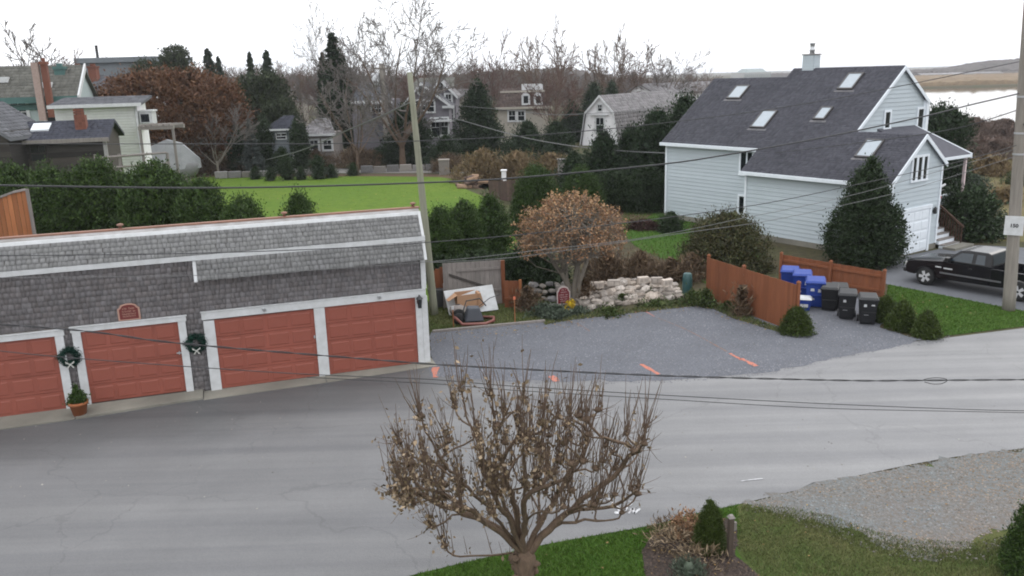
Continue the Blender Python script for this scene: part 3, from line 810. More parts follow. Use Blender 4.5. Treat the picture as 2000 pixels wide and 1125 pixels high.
# ------------------------------------------------------------------ the garage row
rs = np.random.default_rng(21)
GAR = np.array([-2.62, 24.65]); GTH = rad(18.1)
def gw(x, y, z=0.):
    return np.array([GAR[0] + x * math.cos(GTH) - y * math.sin(GTH), GAR[1] + x * math.sin(GTH) + y * math.cos(GTH), z])
gar = thing('garage', 'long grey shingled garage row with brick red overhead doors and white trim', 'garage', (*GAR, 0), GTH)
XL = -15.2
# core of the building: front block, skirt, sloped front roof, flat rear roof, skewed right end
b = MB()
b.prism([(.012, 0), (6.2, 0), (6.2, 3.0), (.5, 4.6), (.36, 4.62), (-.05, 3.98), (-.05, 3.86), (.012, 3.86)], 0, XL, -.03)
b.build('wall', M['greywood'], gar)
b = MB()   # skirt body
b.prism([(-.02, 3.84), (-.29, 3.3), (-.26, 3.3), (.0, 3.42), (.0, 3.84)], 0, -6.40, -.06)
b.build('skirt', M['greywood'], gar)
# doors: (x0, x1, sill, head)
DOORS = [(-12.62, -10.14, .0, 2.12), (-9.51, -7.06, .08, 2.16), (-6.11, -3.36, -.0, 2.09), (-3.05, -.35, -.0, 2.13)]
pan = {}
for di, (x0, x1, z0, z1) in enumerate(DOORS):
    b = MB()
    nrow = 4; hh = (z1 - z0 - .03) / nrow
    for r in range(nrow):                           # door sections with a groove between
        b.box(((x0 + x1) / 2, -.004, z0 + .03 + hh * (r + .5)), (x1 - x0, .05, hh - .016))
    b.box(((x0 + x1) / 2, .006, (z0 + z1) / 2), (x1 - x0, .03, z1 - z0))
    d = b.build('garage_door', M['door'], gar)
    b = MB(); b.box(((x0 + x1) / 2, -.036, z0 + .012), (x1 - x0 - .02, .03, .024)); b.build('bottom_seal', M['black'], d)
    ncol = 4; w = (x1 - x0 - .10) / ncol
    k = round(w, 2)
    if k not in pan:
        ww, ph = w - .10, hh - .15; q = MB()
        q.hexa([(-ww / 2, 0, -ph / 2), (ww / 2, 0, -ph / 2), (ww / 2, 0, ph / 2), (-ww / 2, 0, ph / 2)] and
               [(-ww / 2, -.0, -ph / 2), (ww / 2, -.0, -ph / 2), (ww / 2 - .03, -.013, -ph / 2 + .03), (-ww / 2 + .03, -.013, -ph / 2 + .03),
                (-ww / 2, -.0, ph / 2), (ww / 2, -.0, ph / 2), (ww / 2 - .03, -.013, ph / 2 - .03), (-ww / 2 + .03, -.013, ph / 2 - .03)])
        me = q.mesh('panel', M['door'])
        me.flip_normals()
        pan[k] = me
    for r in range(nrow):
        for c_ in range(ncol):
            link('panel', pan[k], d, (x0 + .05 + w * (c_ + .5), -.0285, z0 + .03 + hh * (r + .5)))
    if di in (1, 2):
        b = MB(); xh = x1 - .06 if di == 1 else x1 - .04
        b.box((xh, -.05, 1.25), (.14 if di == 1 else .05, .04, .03)).box((xh, -.035, 1.25), (.03, .03, .1)); b.build('handle', M['steel'], d)
# white door frames
b = MB(); b.box((-12.75, -.035, 1.06), (.24, .09, 2.12)); b.build('jamb', M['white'], gar)
for (xa, xb, z0, z1) in [(-10.14, -9.93, 0, 2.12), (-9.72, -9.51, .0, 2.16), (-7.06, -6.86, .0, 2.16), (-6.40, -6.11, -.1, 2.09), (-3.36, -3.05, 0, 2.12), (-.35, -.17, 0, 2.13)]:
    b = MB(); b.b2((xa, -.082, z0), (xb, .0, z1)); b.build('jamb', M['white'], gar, bevel=.006)
for (xa, xb, z0, z1) in [(-12.87, -9.90, 2.12, 2.27), (-9.75, -6.83, 2.16, 2.30), (-6.43, -.02, 2.13, 2.34)]:
    b = MB(); b.b2((xa, -.09, z0), (xb, .0, z1)); b.b2((xa - .02, -.11, z1), (xb + .02 * (xb < -1), .0, z1 + .025)); b.build('lintel', M['white'], gar, bevel=.004)
b = MB(); b.b2((-.165, -.075, -.02), (.018, .025, 2.129)); b.b2((-.13, -.06, 2.366), (.018, .025, 3.42)); b.build('corner_board', M['white'], gar, bevel=.005)
b = MB()   # flared white end board of the two sloped bands
b.hexa([(-.055, -.31, 3.30), (.03, -.31, 3.30), (.03, -.22, 3.30), (-.055, -.22, 3.30), (-.055, -.075, 3.83), (.03, -.075, 3.83), (.03, .03, 3.83), (-.055, .03, 3.83)])
b.hexa([(-.055, -.085, 3.99), (.03, -.085, 3.99), (.03, .02, 3.99), (-.055, .02, 3.99), (-.055, .30, 4.60), (.03, .30, 4.60), (.03, .40, 4.60), (-.055, .40, 4.60)])
b.build('rake_board', M['white'], gar)
b = MB(); b.hexa([(-6.49, -.32, 3.28), (-6.40, -.32, 3.28), (-6.40, .0, 3.28), (-6.49, .0, 3.28), (-6.49, -.075, 3.83), (-6.40, -.075, 3.83), (-6.40, .0, 3.83), (-6.49, .0, 3.83)])
b.build('rake_board', M['white'], gar)
b = MB(); b.b2((XL, -.11, 3.84), (.045, -.0, 3.985)); b.build('fascia', M['white'], gar, bevel=.006)
b = MB(); b.hexa([(XL, .29, 4.57), (.035, .29, 4.57), (.035, .36, 4.55), (XL, .36, 4.55), (XL, .33, 4.66), (.035, .33, 4.66), (.035, .40, 4.66), (XL, .40, 4.66)])
b.build('top_board', M['white'], gar)
b = MB(); b.hexa([(XL, .38, 4.64), (.02, .38, 4.64), (.02, .55, 4.60), (XL, .55, 4.60), (XL, .40, 4.675), (.02, .40, 4.675), (.02, .55, 4.73), (XL, .55, 4.73)])
b.build('flashing', M['lead'], gar)
b = MB(); b.b2((XL, .53, 4.72), (.06, .68, 4.775)); b.build('ridge_cap', M['copper'], gar, bevel=.01)
for x in (-8.25, -3.9, -.12):
    b = MB(); b.lathe([(.045, 4.76), (.045, 4.84), (.09, 4.85), (.09, 4.89), (.03, 4.91)], 10, (x, .62, 0)); b.build('roof_vent', M['copper'], gar, True)
# shingles: courses of the wall, the piers, the skirt and the sloped band
EXPO, TH = .158, .026
runs = []
W_up = (0, 0, 1.)
def wall_rows(xa, xb, z0, z1):
    n = int(math.ceil((z1 - z0) / EXPO)); return (shingle_rows(rs, n, (z1 - z0) / n, lambda v: (xa, xb), .08, .18, TH), (0, 0, z0), W_up, (0, -1., 0), 'shingle')
runs.append(wall_rows(XL, -6.44, 2.33, 3.85))
runs.append(wall_rows(-6.44, -.135, 2.37, 3.38))
runs.append(wall_rows(-9.928, -9.722, .0, 2.28))
runs.append(wall_rows(-6.858, -6.402, .0, 2.33))
sl = math.hypot(.41, .60)
runs.append((shingle_rows(rs, 5, sl / 5, lambda v: (XL, -.06), .08, .18, TH), (0, -.095, 3.985), (0, .41 / sl, .60 / sl), (0, -.60 / sl, .41 / sl), 'roofshingle'))
s2 = math.hypot(.225, .545)
runs.append((shingle_rows(rs, 4, s2 / 4, lambda v: (-6.40, -.06), .08, .18, TH), (0, -.315, 3.3), (0, .225 / s2, .545 / s2), (0, -.545 / s2, .225 / s2), 'roofshingle'))
cand = []
for ri, (S, O, Wv, Nn, mt) in enumerate(runs):
    for si, s_ in enumerate(S):
        x = (s_[0] + s_[1]) / 2; y = O[1] + Wv[1] * s_[2]; z = O[2] + Wv[2] * s_[2]
        p = gw(x, y, z) - np.array([0, 0, EYE]); zd = p @ _f
        px = 1000 + F * (p @ CR) / zd
        if px > -6: cand.append(((s_[1] - s_[0]) * (s_[3] - s_[2]) / zd ** 2, ri, si))
cand.sort(reverse=True)
single = set((r, s) for _, r, s in cand[:300])
for ri, (S, O, Wv, Nn, mt) in enumerate(runs):
    rest = [s_ for si, s_ in enumerate(S) if (ri, si) not in single]
    tilt = math.atan2(Wv[1], Wv[2])
    for si, s_ in enumerate(S):
        if (ri, si) in single:
            o = link('shingle', wedge_piece('shingle', M[mt], round((s_[1] - s_[0]) / .02) * .02, s_[3] - s_[2], s_[4]), gar,
                     (s_[0], O[1] + Wv[1] * s_[2], O[2] + Wv[2] * s_[2]))
            o.rotation_euler = (-tilt, 0, 0)
    if rest:
        Vv, f = shingle_geo(rest, O, (1, 0, 0), Wv, Nn, TH)
        o = link('shingle_courses', raw('shingle_courses', Vv, f, M[mt]), gar); o['kind'] = 'stuff'
# fittings: corner lantern, flood lamps over the doors
def lantern(parent, p, s=1.):
    b = MB(); b.box((p[0], p[1] - .02, p[2]), (.09 * s, .03, .16 * s)); b.tube([(p[0], p[1], p[2] + .05 * s), (p[0], p[1] - .1 * s, p[2] + .17 * s), (p[0], p[1] - .15 * s, p[2] + .12 * s)], .012 * s, 6)
    c = (p[0], p[1] - .15 * s, p[2] - .18 * s)
    b.lathe([(.03 * s, 0), (.05 * s, .01), (.05 * s, .03), (.07 * s, .24 * s), (.1 * s, .25 * s), (.03 * s, .33 * s), (.012, .36 * s)], 8, c)
    o = b.build('lantern', M['black'], parent)
    g = MB(); g.lathe([(.046 * s, .04 * s), (.066 * s, .22 * s)], 8, (c[0], c[1] - .008, c[2])); g.build('lantern_glass', M['glass'], o)
lantern(gar, (-.26, -.085, 2.03), 1.15)
for x, z in ((-4.75, 2.27), (-1.45, 2.28)):
    b = MB(); b.lathe([(.05, 0), (.05, .02), (.03, .03)], 8, (0, 0, 0)); b.v = [(x + p[0], -.09 - p[2], z + p[1]) for p in b.v]
    b.tube([(x, -.1, z), (x + .03, -.17, z - .03)], [.025, .045], 8); b.build('flood_lamp', M['steel'], gar)
# concrete apron in slabs
apr = []
for k, (xa, xb) in enumerate([(-15.2, -9.82), (-9.80, -6.62), (-6.60, -3.22), (-3.20, .12)]):
    b = MB(); h = (.03, .075, -.0, .0)[k]
    wd = (.93, .90, .74, .66)[k]; wd2 = (.9, .66, .66, .5)[k]
    b.hexa([(xa, -wd, -.05), (xb, -wd2, -.05), (xb, .3, -.05), (xa, .3, -.05), (xa, -wd, .022 + h * .6), (xb, -wd2, .022 + h * .6), (xb, .3, .03 + h), (xa, .3, .03 + h)])
    b.v = [tuple(gw(*p)) for p in b.v]
    o = b.build('apron_slab', M['concrete']); o['kind'] = 'structure'
# red sign with cream border over the second door
def arch_sign(name, label, loc, rz, w, h, rows, bcol, lcol, back=.03, post=None):
    t = thing(name, label, 'sign', loc, rz)
    def outline(w, h, s): # shouldered arch
        return [(-w / 2, 0), (w / 2, 0), (w / 2, h * .70), (w * .40, h * .78), (w * .36, h * .88)] + [(w * .36 * math.cos(a), h * .86 + h * .14 * math.sin(a)) for a in (.5, 1.05, 1.57, 2.1, 2.64)] + [(-w * .36, h * .88), (-w * .40, h * .78), (-w / 2, h * .70)]
    b = MB(); b.prism(outline(w, h, 1), 1, back, 0); b.build('board', lcol, t)
    b = MB(); k = .84; b.prism([(x * k, y * k + h * .08) for x, y in outline(w, h, 1)], 1, .0, -.012); b.build('face', bcol, t)
    b = MB(); rl = random.Random(4)
    for zz, hh, n, ww in rows:
        x = -ww / 2 * w
        step = ww * w / n
        for q in range(n):
            if rl.random() < .12 and 0 < q < n - 1: continue
            gx = x + step * (q + .5); gh = hh * h; gwid = step * .66
            kind = rl.randrange(3)
            if kind == 0: b.box((gx, -.015, zz * h), (gwid, .006, gh * .28)).box((gx - gwid * .36, -.015, zz * h), (gwid * .26, .006, gh))
            elif kind == 1: b.box((gx, -.015, zz * h + gh * .36), (gwid, .006, gh * .26)).box((gx, -.015, zz * h - gh * .14), (gwid * .3, .006, gh * .72))
            else: b.box((gx - gwid * .34, -.015, zz * h), (gwid * .26, .006, gh)).box((gx + gwid * .34, -.015, zz * h), (gwid * .26, .006, gh)).box((gx, -.015, zz * h), (gwid * .42, .006, gh * .26))
    b.build('lettering', lcol, t)
    return t
M['signred'] = plain('maroon_sign_paint', (.13, .018, .016), .5)
M['signcream'] = plain('cream_sign_paint', (.42, .25, .19), .5)
p = gw(-8.26, -.035, 2.34)
arch_sign('garage_sign', 'small maroon sign with cream lines and arched top above garage door', p, GTH, .56, .47,
          [(.70, .12, 8, .56), (.53, .10, 10, .62), (.38, .09, 11, .64), (.24, .09, 9, .6)], M['signred'], M['signcream'])
# wreaths between the doors
rw = np.random.default_rng(5)
M['wreath'] = leafmat('wreath_needles', (.012, .045, .032), (.008, .028, .02), vary=.5)
n = 2600; a = rw.uniform(0, 2 * PI, n); q = rw.normal(size=(n, 3)) * .045
Pw = np.stack([.2 * np.cos(a), -.05 + 0 * a, .2 * np.sin(a)], 1) + q
wre = raw('ring', *leaf_quads(Pw, .075, rw, .25, dirs=np.stack([-np.sin(a), -.3 + 0 * a, np.cos(a)], 1)), M['wreath'])
def bow():
    b = MB()
    for sx in (-1, 1):
        b.hexa([(0, -.12, -.21), (sx * .1, -.14, -.16), (sx * .1, -.10, -.16), (0, -.09, -.21), (0, -.12, -.19), (sx * .11, -.15, -.10), (sx * .11, -.11, -.10), (0, -.09, -.19)])
        b.hexa([(0, -.12, -.22), (sx * .05, -.12, -.30), (sx * .05, -.11, -.30), (0, -.11, -.22), (sx * .03, -.125, -.2), (sx * .09, -.125, -.29), (sx * .09, -.115, -.29), (sx * .03, -.115, -.2)])
    b.box((0, -.125, -.2), (.05, .04, .05))
    return b
bw = None
for lab, x, z in (('dark green wreath with white bow hung between the two leftmost red doors', -9.86, 1.51), ('dark green wreath with pale bow hung beside the door under the sign', -6.66, 1.48)):
    t = thing('wreath', lab, 'wreath', gw(x, -.03, z), GTH, 'wreaths on the garage front')
    link('ring', wre, t)
    if bw is None: bw = bow().mesh('bow', plain('white_ribbon', (.5, .5, .46), .6))
    link('bow', bw, t)
# terracotta pot with evergreen
t = thing('potted_plant', 'terracotta pot holding a small green conifer beside the second garage door', 'potted plant', G(157, 813) * [1, 1, 0] + [0, 0, .03], .3)
b = MB(); b.lathe([(.15, 0), (.225, .32), (.25, .32), (.255, .40), (.225, .40), (.215, .36)], 20); b.build('pot', M['terracotta'], t, True)
b = MB(); b.lathe([(.21, .35), (.0, .365)], 16); b.build('soil', M['soil'], t)
link('foliage', bush_mesh('foliage', M['cedarleaf'], .25, .48, 1500, .07, 8, prof=cone, z0=.36, clusters=60, core=.6), t)
# cedar privacy screen behind the left end of the roof
pb = WY(58, 420, 29.2)[:2]; pa = WY(-140, 420, 28.2)[:2]; ZS1 = float(WY(52, 372, 29.2)[2]); ZS0 = float(WY(0, 392, 29.)[2])
d = pb - pa; Ls = np.linalg.norm(d)
t = thing('privacy_screen', 'warm cedar board screen rising above the left end of the garage roof', 'fence', (*pa, 0), math.atan2(d[1], d[0]))
nb_ = int(Ls / .145)
for k in range(nb_):
    x = (k + .5) * Ls / nb_; zt = ZS0 + (ZS1 - ZS0) * smooth(Ls - 1.3, Ls, x)
    b = MB(); b.b2((x - Ls / nb_ / 2 + .006, -.012, 3.0), (x + Ls / nb_ / 2 - .006, .012, float(zt))); b.build('board', M['cedar_light'], t)
xs_ = np.linspace(0, Ls, 9); b = MB()
for i in range(8):
    z0_, z1_ = [ZS0 + (ZS1 - ZS0) * float(smooth(Ls - 1.3, Ls, xx)) for xx in xs_[i:i + 2]]
    b.hexa([(xs_[i], -.06, z0_), (xs_[i + 1], -.06, z1_), (xs_[i + 1], .06, z1_), (xs_[i], .06, z0_), (xs_[i], -.06, z0_ + .07), (xs_[i + 1], -.06, z1_ + .07), (xs_[i + 1], .06, z1_ + .07), (xs_[i], .06, z0_ + .07)])
b.build('cap_rail', M['greywood'], t)
b = MB(); b.b2((Ls, -.06, 2.5), (Ls + .1, .06, ZS1 + .05)); b.build('post', M['greywood'], t)
# ------------------------------------------------------------------ the blue-grey house
PHI = rad(-55.125); HP = np.array([9.365, 50.044, 0.])
H1, SM, DW, U1, U4, R1, U2, R2, U3, VB, R3, VW, SM2 = 4.743, .797, 1.332, 7.036, 15.08, 4.113, 5.218, 4.736, 11.582, 7.056, .955, 2.808, .713
def zr(v): return H1 + SM * v
house = thing('house', 'large pale blue grey clapboard house with dark roof and skylights', 'house', HP, PHI)
b = MB()
b.prism([(0, 0), (8.2, 0), (8.2, zr(R1) - SM * 4.1 - .1), (R1, zr(R1) - .1), (0, H1 - .1)], 0, 0, U1)
b.prism([(.01, 0), (VB, 0), (VB, zr(R2) - SM2 * (VB - R2) - .09), (R2, zr(R2) - .1), (.01, H1 - .1)], 0, U2, U3)
b.prism([(-DW, 0), (VW, 0), (VW, zr(R3) - SM2 * (VW - R3) - .09), (R3, zr(R3) - .1), (-DW, zr(-DW) - .1)], 0, U1 - .001, U4)
b.build('wall', M['siding_core'], house)
b = MB(); b.b2((U1 - .03, -DW - .03, -.2), (U4 + .03, VW + .03, .27)); b.b2((-.03, -.03, -.2), (U1, 8.2, .3)); b.build('foundation', M['concrete'], house)
# clapboards, one by one
def clap_u(u0, u1, v, z, h=.207):      # wall facing -v
    b = MB(); b.hexa([(u0, v - .031, z), (u1, v - .031, z), (u1, v + .01, z), (u0, v + .01, z), (u0, v - .006, z + h), (u1, v - .006, z + h), (u1, v + .01, z + h), (u0, v + .01, z + h)])
    b.build('clapboard', M['siding'], house)
def clap_v(v0, v1, v0t, v1t, u, z, h=.207):      # wall facing +u
    b = MB(); b.hexa([(u - .01, v0, z), (u + .031, v0, z), (u + .031, v1, z), (u - .01, v1, z), (u - .01, v0t, z + h), (u + .006, v0t, z + h), (u + .006, v1t, z + h), (u - .01, v1t, z + h)])
    b.build('clapboard', M['siding'], house)
ce = .205
z = .3
while z < H1 - .3: clap_u(.1, U1 - .0, 0, z); z += ce
z = .27
while z < zr(-DW) - .28: clap_u(U1 + .1, U4 - .11, -DW, z); z += ce
def gable_rows(u, z0, peak, vl, zl, ml, vr, zrr, mr, lo, hi):
    z = z0
    while z < peak - .25:
        def lim(zz):
            a = lo if zz < zl else max(lo, vl + (zz - zl) / ml); c_ = hi if zz < zrr else min(hi, vr - (zz - zrr) / mr); return a, c_
        a0, c0 = lim(z); a1, c1 = lim(z + .2)
        if c1 - a1 > .1: clap_v(a0, c0, a1, c1, u, z)
        z += ce
gable_rows(U4, .27, zr(R3) - .1, -DW, zr(-DW) - .1, SM, VW, zr(R3) - SM2 * (VW - R3) - .1, SM2, -DW + .1, VW - .1)
gable_rows(U3, 4.9, zr(R2) - .1, 0, H1 - .1, SM, VB, zr(R2) - SM2 * (VB - R2) - .1, SM2, .5, VB - .1)
# roof decks and courses
q_ = math.sqrt(1 + SM * SM)
def deck(u0, u1, v0, v1, t=.10, m=SM, base=None):
    z0 = (zr(v0) if base is None else base[0]); z1 = (zr(v1) if base is None else base[1])
    b = MB(); b.hexa([(u0, v0, z0 - t), (u1, v0, z0 - t), (u1, v1, z1 - t), (u0, v1, z1 - t), (u0, v0, z0), (u1, v0, z0), (u1, v1, z1), (u0, v1, z1)])
    return b
EV = .28
b = deck(-.16, U1 - .12, -EV, R1); b.build('roof_deck', M['asphaltroof'], house)
b = deck(U1 - .12, U4 + .14, -DW - EV, R3); b.build('roof_deck', M['asphaltroof'], house)
b = deck(U1 - .12, U3 + .14, R3, R1); b.build('roof_deck', M['asphaltroof'], house)
b = deck(U2 - .1, U3 + .14, R1, R2); b.build('roof_deck', M['asphaltroof'], house)
b = MB()
def back(u0, u1, vr, ve, m):
    z0, z1 = zr(vr), zr(vr) - m * (ve - vr)
    b.hexa([(u0, vr, z0 - .1), (u1, vr, z0 - .1), (u1, ve, z1 - .1), (u0, ve, z1 - .1), (u0, vr, z0 - .002), (u1, vr, z0 - .002), (u1, ve, z1), (u0, ve, z1)])
back(-.16, U2 - .1, R1, 8.4, SM); back(U2 - .1, U3 + .14, R2, VB + .2, SM2); back(U3 + .02, U4 + .14, R3, VW + .15, SM2)
b.build('roof_back', M['asphaltroof'], house)
rh = np.random.default_rng(31)
def xr(s):
    v = -DW - EV + s / q_
    if v < -EV: return (U1 - .12, U4 + .14)
    if v < R3: return (-.16, U4 + .14)
    if v < R1: return (-.16, U3 + .14)
    return (U2 - .1, U3 + .14)
slope = (R2 + DW + EV) * q_; nr = int(slope / .145)
S = shingle_rows(rh, nr, slope / nr, xr, .22, .4, .026)
Vv, f = shingle_geo(S, (0, -DW - EV, zr(-DW - EV)), (1, 0, 0), (0, 1 / q_, SM / q_), (0, -SM / q_, 1 / q_), .02)
o = link('roof_shingles', raw('roof_shingles', Vv, f, M['asphaltroof']), house); o['kind'] = 'stuff'
# fascias, gutters, rakes, corner boards
def bar(p0, p1, w, h, mat, name, parent=house):
    b = MB(); p0, p1 = np.array(p0), np.array(p1)
    d = p1 - p0; d /= np.linalg.norm(d); s = np.cross(d, (0, 0, 1.)); s /= np.linalg.norm(s); up = np.cross(s, d)
    vs_ = []
    for zz in (-h / 2, h / 2):
        for pp, ss in ((p0, -1), (p1, -1), (p1, 1), (p0, 1)): vs_.append(pp + s * ss * w / 2 * -1 + up * zz)
    b.hexa(vs_); return b.build(name, mat, parent)
bar((-.18, -EV - .06, H1 - SM * EV - .09), (U1 - .13, -EV - .06, H1 - SM * EV - .09), .12, .17, M['trim'], 'gutter')
bar((-.02, -.045, H1 - .36), (U1 - .02, -.045, H1 - .36), .05, .26, M['trim'], 'frieze_board')
ze = zr(-DW - EV)
bar((U1 - .14, -DW - EV - .06, ze - .09), (U4 + .16, -DW - EV - .06, ze - .09), .12, .17, M['trim'], 'gutter')
bar((U1, -DW - .045, zr(-DW) - .34), (U4, -DW - .045, zr(-DW) - .34), .05, .22, M['trim'], 'frieze_board')
for (u, v, z0_, z1_) in [(.045, -.03, .3, H1 - .5), (U1 + .05, -DW - .03, .27, zr(-DW) - .4), (U4 - .05, -DW - .03, .27, zr(-DW) - .4)]:
    b = MB(); b.b2((u - .06, v - .035, z0_), (u + .06, v + .025, z1_)); b.build('corner_board', M['trim'], house)
for (u, v, z0_, z1_) in [(U4 + .025, VW - .05, .27, 4.0), (U4 + .025, -DW + .05, .27, 3.4), (U3 + .025, VB - .05, 3.8, 6.7)]:
    b = MB(); b.b2((u - .02, v - .06, z0_), (u + .04, v + .06, z1_)); b.build('corner_board', M['trim'], house)
def rake(u, v0, z0_, v1, z1_):
    n_ = MB(); d_ = .20
    n_.hexa([(u, v0, z0_ - d_), (u + .05, v0, z0_ - d_), (u + .05, v1, z1_ - d_), (u, v1, z1_ - d_), (u, v0, z0_), (u + .05, v0, z0_), (u + .05, v1, z1_), (u, v1, z1_)])
    n_.build('rake_board', M['trim'], house)
rake(U4 + .145, -DW - EV, ze, R3, zr(R3)); rake(U4 + .145, VW + .15, zr(R3) - SM2 * (VW + .15 - R3), R3, zr(R3))
rake(U3 + .145, R3, zr(R3) + .02, R2, zr(R2)); rake(U3 + .145, VB + .2, zr(R2) - SM2 * (VB + .2 - R2), R2, zr(R2))
b = MB(); b.b2((U3 + .0, VB, 3.9), (U3 + .16, VB + .24, zr(R2) - SM2 * (VB - R2) - .1)); b.build('corner_return', M['trim'], house)
M['slate_flash'] = plain('dull_flashing', (.13, .125, .13), .6)
# skylights: (u0, u1, v0, v1)
for (u0, u1, v0, v1) in [(2.17, 3.06, 2.73, 3.54), (5.44, 6.31, .91, 1.91), (8.92, 9.50, 1.52, 2.18), (8.98, 9.77, 3.33, 4.24), (12.67, 13.48, -.41, .46)]:
    N_ = np.array([0, -SM / q_, 1 / q_]); U_ = np.array([1., 0, 0]); W_ = np.array([0, 1 / q_, SM / q_]); O_ = np.array([u0, v0, zr(v0)]); wd, hg = u1 - u0, (v1 - v0) * q_
    def pr(x0, x1, y0, y1, h0, h1):
        return [O_ + U_ * x + W_ * y + N_ * h for h in (h0, h1) for x, y in ((x0, y0), (x1, y0), (x1, y1), (x0, y1))]
    b = MB()
    for r in ((-.05, wd + .05, -.05, .03), (-.05, wd + .05, hg - .03, hg + .05), (-.05, .03, .03, hg - .03), (wd - .03, wd + .05, .03, hg - .03)): b.hexa(pr(*r, .0, .12))
    s_ = b.build('skylight', plain('skylight_frame', (.05, .045, .045), .5), house)
    b = MB(); b.hexa(pr(.03, wd - .03, .03, hg - .03, .03, .10)); b.build('pane', M['skyglass'], s_)
    b = MB(); b.hexa(pr(-.18, wd + .18, -.2, -.06, .012, .026)); b.build('flashing', M['slate_flash'], s_)
# windows. wall 'v' faces -v, wall 'u' faces +u
def window(parent, wall, c, a0, a1, z0_, z1_, fr=.11, mull=(), bars=(), mat=None, depth=.085, name='window'):
    mat = mat or M['trim']
    def bx(b, p0, p1, q0, q1, d0, d1):
        if wall == 'v': b.b2((p0, c - d1, q0), (p1, c - d0, q1))
        else: b.b2((c + d0, p0, q0), (c + d1, p1, q1))
    b = MB()
    bx(b, a0 - fr, a1 + fr, z1_, z1_ + fr, .0, depth); bx(b, a0 - fr * 1.2, a1 + fr * 1.2, z0_ - fr * .8, z0_, .0, depth + .02)
    bx(b, a0 - fr, a0, z0_, z1_, .0, depth); bx(b, a1, a1 + fr, z0_, z1_, .0, depth)
    for (m0, m1) in mull: bx(b, m0, m1, z0_, z1_, .0, depth - .004)
    for (k0, k1) in bars: bx(b, a0, a1, k0, k1, .0, depth - .02)
    w_ = b.build(name, mat, parent)
    b = MB(); bx(b, a0, a1, z0_, z1_, .0, .055); b.build('pane', M['glass'], w_)
    return w_
window(house, 'u', U3, 3.45, 3.86, 5.52, 6.28); window(house, 'u', U3, 6.46, 6.95, 5.33, 6.30)
window(house, 'u', U4, .20, 1.36, 3.46, 4.48, mull=((.46, .62), (.92, 1.08)))
window(house, 'v', 0, 5.62, 6.38, 3.08, 4.34, mull=((5.98, 6.06),)); window(house, 'v', 0, 5.62, 6.30, .95, 1.86)
# garage door of the wing
gd = MB(); gd.b2((U4, -.72, .06), (U4 + .06, 1.95, 2.05))
g_ = gd.build('garage_door', M['trim'], house)
b = MB()
for r in range(4):
    for c_ in range(4):
        v0 = -.66 + c_ * .66; z0_ = .12 + r * .48
        pq = MB(); pq.hexa([(U4 + .06, v0, z0_), (U4 + .075, v0 + .05, z0_ + .05), (U4 + .075, v0 + .55, z0_ + .05), (U4 + .06, v0 + .6, z0_), (U4 + .06, v0, z0_ + .42), (U4 + .075, v0 + .05, z0_ + .37), (U4 + .075, v0 + .55, z0_ + .37), (U4 + .06, v0 + .6, z0_ + .42)]); pq.build('panel', M['trim'], g_)
b = MB(); b.b2((U4, 1.95, .0), (U4 + .095, 2.10, 2.05)); b.b2((U4, -.87, .0), (U4 + .095, -.72, 2.05)); b.b2((U4, -.9, 2.05), (U4 + .11, 2.13, 2.2)); b.build('door_frame', M['trim'], house)
b = MB(); b.lathe([(.05, 0), (.085, .04), (.07, .22), (.10, .24), (.02, .34)], 8, (U4 + .12, 2.34, 1.72)); b.b2((U4 + .02, 2.29, 1.8), (U4 + .12, 2.39, 1.9)); b.build('wall_lamp', M['black'], house)
# clad chimney with a metal flue
b = MB(); b.b2((5.78, 4.6, 8.0), (6.48, 5.15, 9.22)); ch = b.build('chimney', M['siding_core'], house)
for k in range(6):
    z = 8.35 + k * .145
    for wl in range(2):
        b = MB()
        if wl == 0: b.hexa([(5.78, 4.552, z), (6.48, 4.552, z), (6.48, 4.61, z), (5.78, 4.61, z), (5.78, 4.592, z + .15), (6.48, 4.592, z + .15), (6.48, 4.61, z + .15), (5.78, 4.61, z + .15)])
        else: b.hexa([(6.47, 4.6, z), (6.528, 4.6, z), (6.528, 5.15, z), (6.47, 5.15, z), (6.47, 4.6, z + .15), (6.488, 4.6, z + .15), (6.488, 5.15, z + .15), (6.47, 5.15, z + .15)])
        b.build('clapboard', M['siding'], ch)
b = MB(); b.b2((5.72, 4.53, 9.221), (6.56, 5.22, 9.28)); b.build('chimney_cap', M['lead'], ch)
b = MB(); b.lathe([(.13, 9.28), (.13, 9.45), (.16, 9.46), (.16, 9.52), (.12, 9.53), (.12, 9.78), (.15, 9.79), (.15, 9.87)], 12, (6.14, 4.9, 0)); b.build('flue', M['steel'], ch, True)
# porch: shed roof, posts, deck, rail, steps
b = MB(); b.hexa([(U3, VW + .1, 5.40), (14.6, VW + .16, 4.08), (14.6, 6.3, 4.08), (U3, 6.3, 5.40), (U3, VW + .1, 5.5), (14.6, VW + .16, 4.2), (14.6, 6.3, 4.2), (U3, 6.3, 5.5)]); b.build('porch_roof', M['asphaltroof'], house)
b = MB(); b.b2((14.6, VW + .14, 4.04), (14.66, 6.34, 4.18)); b.hexa([(U3, 6.3, 5.3), (14.66, 6.3, 3.98), (14.66, 6.36, 3.98), (U3, 6.36, 5.3), (U3, 6.3, 5.52), (14.66, 6.3, 4.22), (14.66, 6.36, 4.22), (U3, 6.36, 5.52)]); b.build('porch_fascia', M['trim'], house)
for (u, v) in ((14.45, 3.0), (14.45, 6.15)):
    b = MB(); b.b2((u - .06, v - .06, 1.3), (u + .06, v + .06, 4.06)); b.build('porch_post', plain('pink_tinged_post', (.62, .5, .5), .6), house)
b = MB(); b.b2((U3, VW + .05, 1.18), (13.9, 6.2, 1.3)); b.build('porch_deck', M['greywood'], house)
b = MB(); b.b2((13.86, 4.4, 2.1), (13.94, 6.2, 2.2)); b.b2((13.86, 4.4, 1.5), (13.94, 6.2, 1.58))
